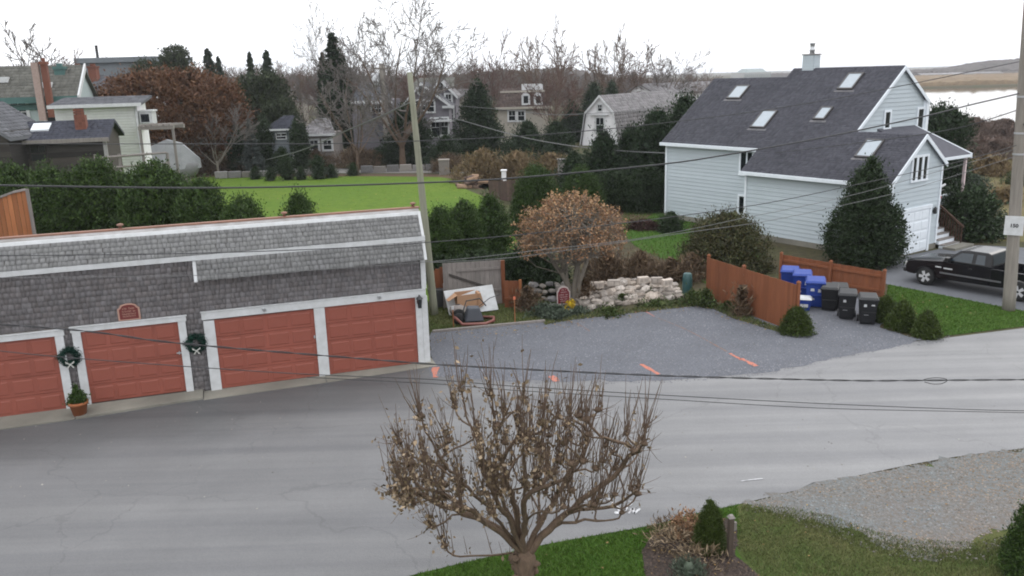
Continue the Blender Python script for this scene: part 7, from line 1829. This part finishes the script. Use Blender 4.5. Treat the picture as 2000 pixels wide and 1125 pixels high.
# planting bed things
t = thing('wooden_post', 'dark weathered wooden post with pale cap in the bed', 'post', G(1425, 1089), .2)
b = MB(); b.b2((-.045, -.045, 0), (.045, .045, .80)); b.build('post', nmat('dark_post_wood', (.085, .065, .05), (.05, .038, .03), scale=5, rough=.9, stretch=(2, 2, .3)), t, bevel=.006)
b = MB(); b.hexa([(-.06, -.06, .80), (.06, -.06, .80), (.06, .06, .80), (-.06, .06, .80), (-.03, -.03, .85), (.03, -.03, .85), (.03, .03, .85), (-.03, .03, .85)]); b.build('cap', M['greywood'], t)
b = MB(); b.b2((.045, -.03, .55), (.10, .03, .70)); b.build('bracket', M['greywood'], t)
p = G(1342, 1046); plant_bush('rust_shrub', bush_mesh('foliage', M['rustleaf'], .26, .5, 900, .07, 256, prof=egg, clusters=60, sig=.25, core=0, lump=.2), p, 0, 1, 'rust brown withered shrub left of the bed spruce', stem=(.012, .3))
p = G(1318, 1066); plant_bush('dry_stalks', bush_mesh('foliage', M['deadleaf'], .42, .35, 700, .12, 257, prof=dome, clusters=70, sig=.25, core=0, aspect=.15, updir=.3, lump=.2), p, 0, 1, 'tangle of dry tan stalks across the planting bed', 'dead plants')
p = G(1375, 1098); plant_bush('dry_stalks', bush_mesh('foliage', M['deadleaf'], .35, .3, 380, .14, 258, prof=dome, clusters=40, sig=.28, core=0, aspect=.12, updir=.5, lump=.2), p, 0, 1, 'few dry tan stalks at the foot of the bed spruce', 'dead plants')
p = G(1345, 1124); plant_bush('lavender', bush_mesh('foliage', M['sage'], .28, .3, 900, .09, 259, prof=dome, clusters=60, sig=.18, core=.4, aspect=.18, updir=.7), p, 0, 1, 'grey green lavender tuft at the lower picture edge')
p = G(1300, 1035); plant_bush('dry_stalks', bush_mesh('foliage', M['shrubbrown'], .25, .3, 350, .1, 260, prof=dome, clusters=40, sig=.28, core=0, aspect=.15, updir=.5, lump=.2), p, 0, 1, 'small brown dead plant at the bed edge nearest the road', 'dead plants')

# conifers: cedars beside the house and farther off
ced = [conifer_mesh('crown', M['pine'], 10, 3.0, 270 + k, nb=240, per=44, leaf=.36, droop=.12, power=.72, z0=.02) for k in range(3)]
spr = conifer_mesh('crown', M['pine'], 14, 2.6, 275, nb=330, per=46, leaf=.36, droop=.22, power=.62)
cspec = [BS(M['pine'], 1., .2, .62, prof=conic, core=.72, depth=.42, updir=.15, nmax=15000, cover=1.5, lump=.1, aspect=.4), BS(M['pine'], 1., .2, .55, prof=lambda t: np.clip(1 - t, 0, 1) ** .6 * np.clip(t * 5 + .7, 0, 1), core=.74, depth=.38, updir=.2, nmax=15000, cover=1.5, lump=.1, aspect=.4)]
def cedar(label, px, top, Y, w, k=0, group=None):
    h = HZ(px, Y, top); r = wid(w, Y) / 2
    t = plant_bush('cedar_tree', cspec[k % 2], W0(px, Y, top), rt.uniform(0, 6), (r, r, h), label, 'evergreen tree', group)
    MB().tube([(0, 0, -.1), (0, 0, h * .5), (0, 0, h * .97)], [.14, .09, .02], 6).build('trunk', M['bark'], t, True)
    return t
gc_ = 'dark cedars left of the blue grey house'
for lab, px, top, Y, w, k in [('dark cedar in front of the gambrel barn gable', 1178, 250, 57, 150, 0), ('dark cedar touching the left edge of the house roof', 1338, 178, 60, 165, 1), ('dark cedar hugging the house left wall', 1285, 205, 56, 165, 1), ('dark cedar in front of the barn roof middle', 1232, 240, 58, 160, 0), ('shorter dark cedar behind the brown tree by the barn', 1120, 292, 55, 120, 0)]:
    cedar(lab, px, top, Y, w, k, gc_)
for lab, px, py, w, top in [('dark shrubby evergreen along the foot of the cedars', 1195, 408, 120, 330), ('dark shrubby evergreen against the house left corner', 1262, 410, 110, 322)]:
    p = G(px, py); plant_bush('evergreen_shrub', lowd, p, 1, (wid(w, p[1]) / 2, wid(w, p[1]) / 2.5, HT(p, px, top) / 1.5), lab, 'evergreen')
plant_bush('cedar_tree', BS(M['pine'], 1., .2, .6, prof=full, core=.8, depth=.3, updir=.2, nmax=12000, aspect=.4), W0(1843, 60, 260), 0, (wid(100, 60) / 2, wid(100, 60) / 2, HZ(1843, 60, 200)), 'dark cedar rising behind the porch roof at the water', 'evergreen tree'); cedar('dark low cedar right of the porch roof', 1866, 268, 58, 70, 1)
cedar('dark cedar behind the greenish pole', 795, 198, 88, 130, 1); cedar('dark cedar between shingled house and mansard house', 932, 148, 90, 125, 0); cedar('dark spreading cedar under the mansard house windows', 1030, 232, 82, 130, 2); cedar('dark cedar right of the mansard house', 1085, 232, 84, 90, 1)
cedar('tall dark cedar behind the white barn gable', 1160, 158, 118, 90, 0); cedar('dark cedar on the left of the white barn', 1118, 195, 112, 80, 2); cedar('dark cedar partly hiding shingled house porch', 870, 262, 82, 90, 1); cedar('dark small cedar behind barn roof ridge', 1195, 157, 122, 60, 1)
def spruce(label, px, top, Y, w): h = HZ(px, Y, top); r = wid(w, Y) / 2; return conifer('spruce_tree', spr, W0(px, Y, top), rt.uniform(0, 6), (r / 2.6, r / 2.6, h / 14), label, 14, .2, group='spruces in the background')
spruce('tall layered spruce left of the great bare tree', 648, 62, 98, 92); spruce('narrow dark spruce beside the layered spruce', 628, 100, 104, 52); spruce('pointed dark spruce right of two above the rounded pine', 519, 96, 112, 58); spruce('pointed dark spruce left of two above the rounded pine', 486, 99, 114, 44); spruce('pointed green spruce behind the russet beech right side', 404, 93, 130, 62); spruce('small spruce behind the russet beech near pointed one', 425, 108, 135, 40)
rp = BS(leafmat('olive_pine_needle', (.026, .038, .016), (.016, .025, .012), vary=.45, tint=(.05, .06, .02), tint_amt=.5), 2., .22, .7, prof=full, core=.8, depth=.2, updir=.2, nmax=13000, lump=.06)
for lab, px, top, Y, w in [('broad rounded dark pine right of the russet beech', 505, 136, 96, 118), ('rounded dark evergreen peeping over the russet beech', 338, 86, 118, 72), ('low rounded dark evergreen left over the russet beech', 280, 113, 122, 62), ('dark evergreen mass behind the blue shed', 545, 190, 92, 70)]:
    evergreen(lab, px, top, Y, w, mesh=rp, name='pine_tree', cat='evergreen tree')
bsp = conifer_mesh('crown', M['bluespruce'], 6, 1.7, 281, nb=120, per=40, leaf=.3, droop=.2, power=.8)
h = HZ(487, 82, 232); conifer('blue_spruce', bsp, W0(487, 82), 0, (wid(50, 82) / 3.4, wid(50, 82) / 3.4, h / 6), 'silvery blue spruce left of the blue roofed shed', 6)
colm = BS(M['yew'], 2., .16, .35, prof=column_, core=.82, nmax=4000)
gcl = 'columnar evergreens along the lane'
for lab, px, top, Y, w in [('slim columnar evergreen left of the blue roofed shed', 514, 226, 84, 32), ('slim columnar evergreen right of the blue roofed shed', 580, 224, 83, 32), ('short columnar evergreen before the blue shed', 548, 284, 82, 24), ('slim dark shrub in the leaf bed below the shed', 557, 300, 76, 22), ('slim green shrub in the leaf bed below the grey cottage', 619, 300, 76, 24), ('dim columnar shrub left of the blue spruce', 455, 240, 84, 30), ('small green cone shrub below the transformer pole', 740, 285, 86, 34)]:
    evergreen(lab, px, top, Y, w, mesh=colm, group=gcl, name='columnar_evergreen')
for lab, px, py, w in [('tiny round shrub leftmost on the leaf bed', 500, 350, 18), ('tiny round shrub second from left on the leaf bed', 530, 353, 18), ('tiny round shrub between the two slim bed shrubs', 589, 351, 18), ('tiny round shrub right of the slim green bed shrub', 648, 347, 20), ('tiny round shrub near the middle of the leaf bed', 690, 343, 18)]:
    p = G(px, py); plant_bush('round_shrub', lowd, p, rt.uniform(0, 6), (wid(w, p[1]) / 2, wid(w, p[1]) / 2, .8), lab, 'shrub', 'tiny shrubs on the leaf bed')
# brown brush beyond the lawn and by the water
gf = 'brown brush thickets beyond the lawn'
tan = BS(nmat('tan_winter_twigs', (.17, .115, .062), (.115, .078, .045), vary=.4, tint=(.17, .14, .06), tint_amt=.5), 1.2, .45, .8, prof=dome, core=.6, cover=1.4, aspect=.12, updir=.6, depth=.4, spike=.15, nmax=8000, lump=.12)
for lab, px, py, w, top in [('tan willow like thicket behind the log pile', 945, 352, 130, 282), ('tan thicket right of the log pile thicket', 1010, 350, 110, 288), ('brown low brush before the shingled house cedar', 880, 335, 90, 295), ('brown brush between evergreens and the lane end', 1075, 345, 90, 292), ('brown leafless brush below the transformer pole', 700, 328, 110, 282), ('dull brown brush before the grey cottage', 620, 325, 100, 285), ('brown thicket around the covered boat', 268, 318, 150, 250), ('dull brown thicket hiding the foot of the boat', 350, 330, 90, 288), ('brown low brush right of the covered boat', 395, 338, 110, 290), ('olive brown brush under the pale small tree', 470, 335, 90, 285)]:
    p = G(px, py); plant_bush('thicket', tan if px in (945, 1010, 1075) else brush, p, rt.uniform(0, 6), (wid(w, p[1]) / 2, wid(w, p[1]) / 3, HT(p, px, top) / 1.35), lab, 'brush', gf)
gwb = 'brown brush along the water'
brw = BS(nmat('reddish_brown_twigs', (.14, .10, .082), (.095, .068, .057), vary=.35), 1.2, .6, .9, prof=dome, core=.6, cover=1.5, aspect=.09, updir=.65, depth=.4, spike=.2, nmax=9000, lump=.12)
for lab, px, Y, w, top in [('brown leafless brush at the water right of the dark cedar', 1905, 92, 90, 222), ('brown leafless brush at the water beside the grey pole', 1962, 96, 110, 226), ('brown leafless brush at the right picture edge by the water', 2025, 90, 110, 240), ('taller reddish brush in front of the water brush', 1935, 78, 120, 262)]:
    h = HZ(px, Y, top); plant_bush('waterside_brush', brw, W0(px, Y, top), rt.uniform(0, 6), (wid(w, Y) / 2, wid(w, Y) / 2.5, h / 1.35), lab, 'brush', gwb)
for lab, px, Y, w, top, me in [('grey green low shrub behind the rhododendron', 1905, 58, 90, 332, sage), ('yellowish grass clump before the water brush', 1935, 66, 130, 312, tan), ('tan dry grass right of the rhododendron', 1955, 52, 90, 375, tan), ('olive shrub at the right of the waterside meadow', 2010, 60, 90, 320, weed)]:
    h = HZ(px, Y, top); plant_bush('meadow_shrub', me, W0(px, Y, top), rt.uniform(0, 6), (wid(w, Y) / 2, wid(w, Y) / 3, h / 1.0), lab, 'shrub')
sheet('waterside_meadow', [(23, 41), (34, 36), (60, 50), (80, 105), (45, 108), (26, 60)], .004, ground_material('dry_meadow', (.13, .105, .05), (.09, .095, .03), (.1, .075, .045), .12, 2.))
# russet beech
tr = bare_tree('beech', 301, 10, .35, M['bark_pale'], M['twig'], trunk=.2, levels=3, nchild=(8, 6, 6), ratio=(.8, .55, .5), ang=(60, 45, 40), sides=(8, 5, 3, 3), seg=(5, 5, 4, 3), rmin=.02)
Y = 84; t = plant_tree('beech_tree', tr[:2], W0(338, Y), .4, (1, 1, HZ(338, Y, 130) / 10.5), 'wide russet leaved beech behind the white building', 'tree')
hb = HZ(338, Y, 126); fm = shrub_mesh(BS(M['beech'], 1., .24, .8, prof=full, core=.84, cover=1.7, depth=.16, updir=.35, nmax=26000, lump=.05, aspect=.55), wid(262, Y) / 2, wid(262, Y) / 2.4, hb * .84)
o = link('foliage', fm, t); sz = t.scale[2]; t.scale = (1, 1, 1); o.location = (0, 0, hb * .15)
for o_ in t.children:
    if o_ is not o: o_.scale = (1, 1, .82)
# leafless trees
_th = {}
def tree_height(me):
    k = me[1].name
    if k not in _th:
        v = np.empty(len(me[1].vertices) * 3, np.float32); me[1].vertices.foreach_get('co', v); _th[k] = float(np.percentile(v[2::3], 98))
    return _th[k]
def winter_tree(key, seed, H, r0, bark, twig, **kw): return bare_tree(key, seed, H, r0, M[bark], M[twig], **kw)
BIG = winter_tree('big', 310, 16, .60, 'bark', 'twig_grey', trunk=.25, levels=5, nchild=(7, 6, 5, 4, 3), ratio=(.85, .62, .55, .5, .5), ang=(46, 48, 46, 44, 42), sides=(8, 6, 4, 3, 3, 3), seg=(6, 6, 5, 4, 3, 2), rmin=.034, up=.07, first=.2, rr=.6)
def place_winter(me, label, px, top, Y, H0, wscale=1., group=None, name='bare_tree'):
    H0 = tree_height(me); h = HZ(px, Y, top); s = h / H0; return plant_tree(name, me, W0(px, Y, top), rt.uniform(0, 6), (s * wscale, s * wscale, s), label, 'tree', group)
place_winter(BIG, 'great bare tree standing tallest behind the distant pole', 768, 4, 84, 16.5, .78)
MID = [winter_tree('mid%d' % k, 320 + k, 12, .22, 'bark', ('twig', 'twig_red', 'twig_grey')[k], trunk=.25, levels=4, nchild=(7, 6, 5, 4), ratio=(.75, .55, .5, .5), ang=(38, 42, 40, 38), sides=(6, 4, 3, 3, 3), seg=(5, 5, 4, 3, 2), rmin=.033, up=.10, first=.2, rr=.58) for k in range(3)]
place_winter(MID[2], 'grey twiggy tree left of the distant transformer pole', 683, 118, 80, 12.5, 1.0); place_winter(BIG, 'bare tree with fine crown behind the layered spruce', 668, 36, 104, 16.5, .55)
PALE = winter_tree('pale', 330, 6, .16, 'bark_pale', 'twig_grey', trunk=.3, levels=4, nchild=(6, 5, 5, 4), ratio=(.8, .6, .5, .5), ang=(50, 45, 40, 38), sides=(7, 5, 3, 3, 3), seg=(5, 5, 4, 3, 2), rmin=.022, up=.12)
p = G(427, 347); h = HT(p, 415, 212); plant_tree('bare_tree', PALE, p, 1., (h / tree_height(PALE),) * 3, 'small pale barked bare tree in front of the russet beech')
gbt = 'bare trees on the skyline'
for lab, px, top, Y, k, ws in [('bare brownish tree on the skyline above the mansard cedar', 955, 76, 128, 1, .8), ('tall bare tree directly above the mansard house dormers', 1085, 62, 122, 0, .8), ('bare reddish tree in front of the mansard house right side', 1075, 120, 104, 1, .9), ('bare tree on the skyline above the white barn ridge', 1192, 74, 135, 0, .9), ('bare tree rightmost on the skyline before the house roof', 1290, 86, 140, 2, 1.0), ('bare brown tree low behind the barn roof', 1245, 108, 150, 1, 1.0), ('bare tree at the left picture edge above the chimneys', -12, 45, 92, 2, 1.0), ('bare tree between left edge and tall pale chimney', 95, 112, 110, 1, .9)]:
    place_winter(MID[k], lab, px, top, Y, 12.5, ws, gbt)
# rows of bare trees filling the background
FAR = [winter_tree('far%d' % k, 340 + k, 12, .25, 'twig', ('twig', 'twig_red', 'twig_grey')[k], trunk=.22, levels=3, nchild=(9, 8, 8), ratio=(.8, .55, .5), ang=(42, 42, 40), sides=(5, 3, 3, 3), seg=(4, 4, 3, 2), rmin=.035, up=.12) for k in range(3)]
gfr = 'bare trees of the wood behind the houses'
lab_far = ['grey brown bare tree in the far wood behind the houses', 'reddish brown bare tree in the far wood behind the houses', 'pale grey bare tree in the far wood behind the houses']
for row, (Y, step, top0) in enumerate([(150, 34, 140), (195, 28, 134), (250, 24, 136)]):
    px = -40 + row * 13
    while px < 1400:
        if not (row == 0 and (60 < px < 300)):
            k = int(rt.integers(3)); top = top0 + rt.uniform(-12, 16) + (12 if px > 1100 else 0) + (8 if 820 < px < 900 else 0)
            place_winter(FAR[k], lab_far[k], px, top, Y + rt.uniform(-10, 10), 12.5, rt.uniform(.9, 1.3), gfr)
        px += step * rt.uniform(.7, 1.3)
# ------------------------------------------------------------------ brown headed small tree by the stone bank
def twig_tubes(paths, n=5):
    b = MB()
    for pts, rs_ in paths: b.tube(pts, rs_, n, cap=False)
    return b
rq = np.random.default_rng(404)
p = G(1122, 594); Y0 = p[1]; SC = Y0 * 1.03 / F
t = thing('brown_headed_tree', 'small tree with a dense head of withered brown flower clusters', 'tree', p)
def loc(px, py, dy=0.): q = WY(px, py, Y0 + dy); return np.array([q[0], Y0 + dy, q[2]]) - p
trunk = []
stems = [[(1122, 594), (1124, 560), (1128, 520), (1132, 480), (1136, 440)], [(1116, 594), (1112, 562), (1098, 535), (1082, 515), (1066, 480), (1052, 440)], [(1124, 594), (1132, 550), (1150, 500), (1172, 460), (1190, 430)], [(1108, 552), (1106, 520), (1098, 480), (1096, 440)], [(1126, 570), (1140, 530), (1158, 470), (1150, 420)], [(1128, 530), (1118, 480), (1116, 420)]]
ends = []
for k, s in enumerate(stems):
    pts = [loc(x, y, (rq.uniform(-.3, .3) if i else 0) + .5 * math.sin(k * 2.4) * i / len(s)) for i, (x, y) in enumerate(s)]
    r0 = (.16, .12, .10, .06, .07, .07)[k]; trunk.append((pts, list(np.linspace(r0, r0 * .35, len(pts))))); ends.append(pts)
twig_tubes(trunk, 8).build('trunk', M['bark_pale'], t, True)
cen = loc(1113, 462); RX, RZ_ = 110 * SC, 84 * SC
tw = []; heads = []
for k in range(380):
    a = rq.uniform(0, 2 * PI); ct = rq.uniform(-.35, 1); st_ = math.sqrt(1 - ct * ct); f = rq.uniform(.8, 1.04)
    e = cen + np.array([RX * st_ * math.cos(a) * f, RX * .85 * st_ * math.sin(a) * f, RZ_ * ct * f])
    pl = ends[rq.integers(len(ends))]; s0 = pl[rq.integers(2, len(pl))]; mid_ = (s0 + e) / 2 + np.array([(e - s0)[0] * .18, (e - s0)[1] * .18, -.05])
    tw.append(([s0, mid_, e], [.022, .014, .007])); heads.append((e, e - mid_))
twig_tubes(tw, 4).build('crown', M['bark_pale'], t)
n = 9500; hi = rq.integers(0, len(heads), n); E_ = np.array([h[0] for h in heads])[hi]; D_ = np.array([h[1] for h in heads])[hi]
P_ = E_ - D_ * rq.uniform(-.12, .75, (n, 1)) * rq.uniform(.3, 1, (n, 1)) + rq.normal(size=(n, 3)) * .075
link('foliage', raw('foliage', *leaf_quads(P_, .085, rq, .6), M['rustleaf']), t)
n = 1500; hi = rq.integers(0, len(heads), n); E_ = np.array([h[0] for h in heads])[hi]; up_ = E_[:, 2] > cen[2] + RZ_ * .25
P_ = E_[up_] + rq.normal(size=(up_.sum(), 3)) * np.array([.06, .06, .09]) + [0, 0, .08]
fh_ = link('flower_heads', raw('flower_heads', *leaf_quads(P_, .085, rq, .7), leafmat('tan_flower_head', (.36, .23, .12), (.26, .16, .08), vary=.3)), t); fh_['kind'] = 'stuff'

# ------------------------------------------------------------------ the pollarded tree in front of the window
r = np.random.default_rng(707)
B = np.array([.08, 12.25, 0.]); t = thing('pollarded_tree', 'leafless pollarded tree with knobbly limbs and upright shoots in the foreground', 'tree', B)
fork = np.array([.0, .0, .86])
# knuckles where the limbs were cut back: sight line and distance before or behind the trunk
kn = [(822, 812, -.3), (888, 795, .5), (902, 762, .1), (958, 770, -.4), (985, 800, .8), (1022, 776, .0), (1062, 795, .6), (1090, 812, -.5), (1112, 806, .2), (1146, 818, -.2), (1168, 800, .7), (1222, 846, .1), (1262, 832, .5), (1236, 880, -.6),
      (778, 862, .3), (800, 905, -.5), (838, 905, .6), (846, 945, -.9), (876, 860, -.2), (930, 850, .9), (940, 905, -.7), (1000, 905, .9), (985, 955, -.8), (1182, 870, .9), (1140, 900, -.8), (1110, 935, .8), (808, 985, .2), (842, 1028, -.2), (868, 1066, .5), (900, 990, -1.0),
      (1160, 985, -.5), (1200, 965, .3), (1232, 955, -.2), (1100, 990, -.9), (1050, 880, -.6), (1045, 930, .8), (780, 925, .7), (1215, 1000, .5), (960, 1000, -.9), (1258, 866, -.2), (770, 960, -.1), (1072, 850, -.2)]
for _ in range(58):
    x_ = r.uniform(785, 1250); lo_ = 800 + ((x_ - 1030) / 260.) ** 2 * 75; kn.append((x_, lo_ + r.uniform(0, 1) ** .8 * (985 - lo_), r.uniform(-1.1, 1.1)))
T = [np.array([WY(x, y, B[1] + dy)[0], B[1] + dy, WY(x, y, B[1] + dy)[2]]) - B for x, y, dy in kn]
nodes = [np.array([0, 0, -.3]), np.array([.015, 0, .2]), np.array([-.01, .01, .55]), fork]; par = [-1, 0, 1, 2]
order = sorted(range(len(T)), key=lambda i: -np.linalg.norm(T[i] - fork))
tipnode = {}
main = order[:4] + order[6:18:3]
for i in order:
    q = T[i]; best = None
    cand = [3] if i in main else range(3, len(nodes))
    for j in cand:
        v = q - nodes[j]; L_ = np.linalg.norm(v)
        if L_ < .25 or (v[2] < .05 and j != 3): continue
        back = np.linalg.norm(nodes[j] - fork)
        if nodes[j] is not None and j not in tipnode.values():
            cost = L_ + .25 * back + (.9 if j == 3 else 0) + 2.2 * L_ * max(0, .62 - v[2] / L_)
            if best is None or cost < best[0]: best = (cost, j)
    j = best[1]; a = nodes[j]; L_ = np.linalg.norm(q - a)
    d0 = (q - a) * np.array([.9, .9, 1.0]) + np.array([0, 0, .28]); d0 /= np.linalg.norm(d0)
    if j != 3 and par[j] >= 0:
        d1 = a - nodes[par[j]]; d1 /= np.linalg.norm(d1) + 1e-9; d0 = d0 * .7 + d1 * .5
    c1 = a + d0 * L_ * .42; c2 = q - np.array([(q - a)[0] * .10, (q - a)[1] * .10, L_ * .30])
    n = max(4, int(L_ / .16)); prev = j
    for s in range(1, n + 1):
        u = s / n; pt = (1 - u) ** 3 * a + 3 * (1 - u) ** 2 * u * c1 + 3 * (1 - u) * u * u * c2 + u ** 3 * q
        if s < n: pt = pt + r.normal(size=3) * .017
        nodes.append(pt); par.append(prev); prev = len(nodes) - 1
    tipnode[i] = prev
kids = {}
for i, p_ in enumerate(par): kids.setdefault(p_, []).append(i)
rad_ = [0.] * len(nodes)
for i in range(len(nodes) - 1, -1, -1):
    ch = kids.get(i, [])
    rad_[i] = .0145 if not ch else (sum(rad_[c] ** 2.35 for c in ch)) ** (1 / 2.35) + .00035
k_ = .135 / rad_[3]
if k_ < 1: rad_ = [max(.012, x * (1 if x < .04 else k_ + (1 - k_) * math.exp(-(x - .04) / .05))) for x in rad_]
for i, z_ in ((0, .22), (1, .19), (2, .18), (3, .165)): rad_[i] = z_
b = MB(); seen = set(); b.tube([nodes[0], nodes[1], nodes[2], fork, fork + [0, 0, .12]], [.22, .175, .165, .19, .10], 12)
b2 = MB()
def chain(i):
    out_ = [par[i], i]; 
    while kids.get(i):
        ch = sorted(kids[i], key=lambda c: -rad_[c]); nxt = ch[0]
        for c in ch[1:]: chain(c)
        out_.append(nxt); i = nxt
    pts = [nodes[o] for o in out_]; rs_ = [min(rad_[o], rad_[out_[1]] * 1.25) for o in out_]
    b2.tube(pts, rs_, 8)
import sys; sys.setrecursionlimit(5000)
for c in kids.get(3, []): chain(c)
# burrs on the trunk head and swollen knuckles
def burr(bm, c, s, seed):
    v, f = core_surface(s, s * .9, s * 1.5, ell, seed, .2, 8, 5, z0=-s * .75); bm.add([tuple(np.array(q) + c) for q in v], [tuple(int(z) for z in g) for g in f])
for k in range(12):
    a = r.uniform(0, 2 * PI); burr(b, np.array([.17 * math.cos(a), .17 * math.sin(a), r.uniform(.5, .92)]), r.uniform(.05, .10), 900 + k)
b.build('trunk', M['bark'], t, True)
for i, q in enumerate(T): burr(b2, q, r.uniform(.045, .075), 950 + i)
b2.build('limbs', M['bark'], t, True)
# upright shoots from every knuckle and along the limbs
tw = []; leafpts = []
leafy = lambda p_: np.clip(.95 - (p_[0] + .35) * .62, .12, 1.)
starts = [(q, 10) for q in T] + [(nodes[i], 1) for i in range(8, len(nodes)) if r.uniform() < .5]
for q, m in starts:
    out_d = np.array([q[0], q[1], 0]); out_d /= np.linalg.norm(out_d) + .4
    for _ in range(int(m * r.uniform(.7, 1.25)) or 1):
        L_ = (r.uniform(.25, .95) if m > 1 else r.uniform(.15, .6)); d = np.array([0, 0, 1.]) + out_d * r.uniform(.0, .45) + r.normal(size=3) * .16 * (1 if m > 1 else 1.8); d /= np.linalg.norm(d)
        s0 = q + r.normal(size=3) * .03; pts = [s0]; 
        for s in range(4): d = d + np.array([0, 0, .09]) + r.normal(size=3) * .07; d /= np.linalg.norm(d); pts.append(pts[-1] + d * L_ / 4)
        r0 = r.uniform(.005, .0095); tw.append((pts, [r0, r0 * .85, r0 * .7, r0 * .55, .0025])); leafpts.append(pts)
# fine drooping outer twigs
for _ in range(240):
    q = T[r.integers(len(T))]; o = np.array([q[0], q[1], 0]); o /= np.linalg.norm(o) + .1; pts = [q]; d = o * .8 + r.normal(size=3) * .35; d /= np.linalg.norm(d)
    for s in range(4): d = d + np.array([0, 0, .16]) + r.normal(size=3) * .12; d /= np.linalg.norm(d); pts.append(pts[-1] + d * r.uniform(.06, .13))
    tw.append((pts, [.005, .0045, .004, .003, .002])); leafpts.append(pts)
twig_tubes(tw, 4).build('shoots', M['twig'], t)
LP = []
for pts in leafpts:
    w = leafy(pts[0]); m = r.poisson(2.9 * w)
    for _ in range(m):
        i = r.integers(0, 5) if r.uniform() < .5 else r.integers(0, 2); LP.append(np.array(pts[i]) + r.normal(size=3) * np.array([.035, .035, .03]))
for q in T:
    for _ in range(r.poisson(20 * leafy(q))): LP.append(q + r.normal(size=3) * np.array([.10, .10, .11]) - [0, 0, .03])
LP = np.array(LP)
o = link('foliage', raw('foliage', *leaf_quads(LP, .078, r, .6, dirs=np.tile([0, 0, -1.], (len(LP), 1)), jitter=2.2), M['deadleaf']), t)

# ------------------------------------------------------------------ grass
rgx = np.random.default_rng(808)
M['blade'] = nmat('grass_blade', (.048, .115, .011), (.070, .13, .018), scale=1.2, rough=.6, vary=.35, tint=(.07, .09, .02), tint_amt=.5, world_co=True, spec=.2)
M['bladefar'] = nmat('lawn_blade', (.09, .16, .014), (.105, .17, .018), scale=.3, rough=.6, vary=.25, world_co=True, spec=.2)
M['bladedry'] = nmat('thin_grass_blade', (.06, .10, .022), (.12, .125, .05), scale=1.0, rough=.7, vary=.4, tint=(.12, .1, .05), tint_amt=.5, world_co=True, spec=.2)
left_lawn = [(-3.4, 12.1)] + smooth_poly(road_low[:5], 4, False) + [(4.2, 14.2), (3.6, 13.0), (3.6, 11.4), (-3.4, 11.4)]
grass_blades('grass', left_lawn, 42000, .05, rgx, M['blade'], 'short green grass of the front lawn left of the bed', avoid=bed)
right_lawn = GP((1446, 990), (1540, 1002), (1620, 1020), (1700, 1052), (1790, 1068), (1900, 1074), (2005, 1045)) + [(9.6, 11.6), (3.9, 11.6)] + GP((1478, 1120), (1440, 1070))
grass_blades('grass', right_lawn, 36000, .045, rgx, M['bladedry'], 'thin mixed grass between the bed and the gravel driveway')
grass_blades('grass', verge, 26000, .05, rgx, M['blade'], 'green grass of the verge beside the house driveway', zb=.01, wfac=.25)
grass_blades('grass', strip, 16000, .06, rgx, M['bladedry'], 'grass of the strip with the dumped things', zb=.01, wfac=.22)
grass_blades('grass', side_lawn, 9000, .07, rgx, M['blade'], 'green grass of the lawn beside the house corner', wfac=.3)
near_far = [q for q in far_lawn]
grass_blades('grass', near_far, 40000, .03, rgx, M['bladefar'], 'bright green mown grass of the back lawn', wfac=.5)
grass_blades('grass', fringe, 5000, .045, rgx, M['bladedry'], 'sparse grass fringe growing into the driveway gravel', zb=.008)
lip = GP((1062, 629), (1110, 618), (1240, 603), (1380, 590), (1440, 612), (1530, 645), (1520, 650), (1430, 622), (1378, 597), (1240, 612), (1110, 627), (1064, 636))
grass_blades('grass', lip, 5000, .08, rgx, M['bladedry'], 'ragged weedy grass edge of the crushed stone lot', zb=.01, wfac=.2)
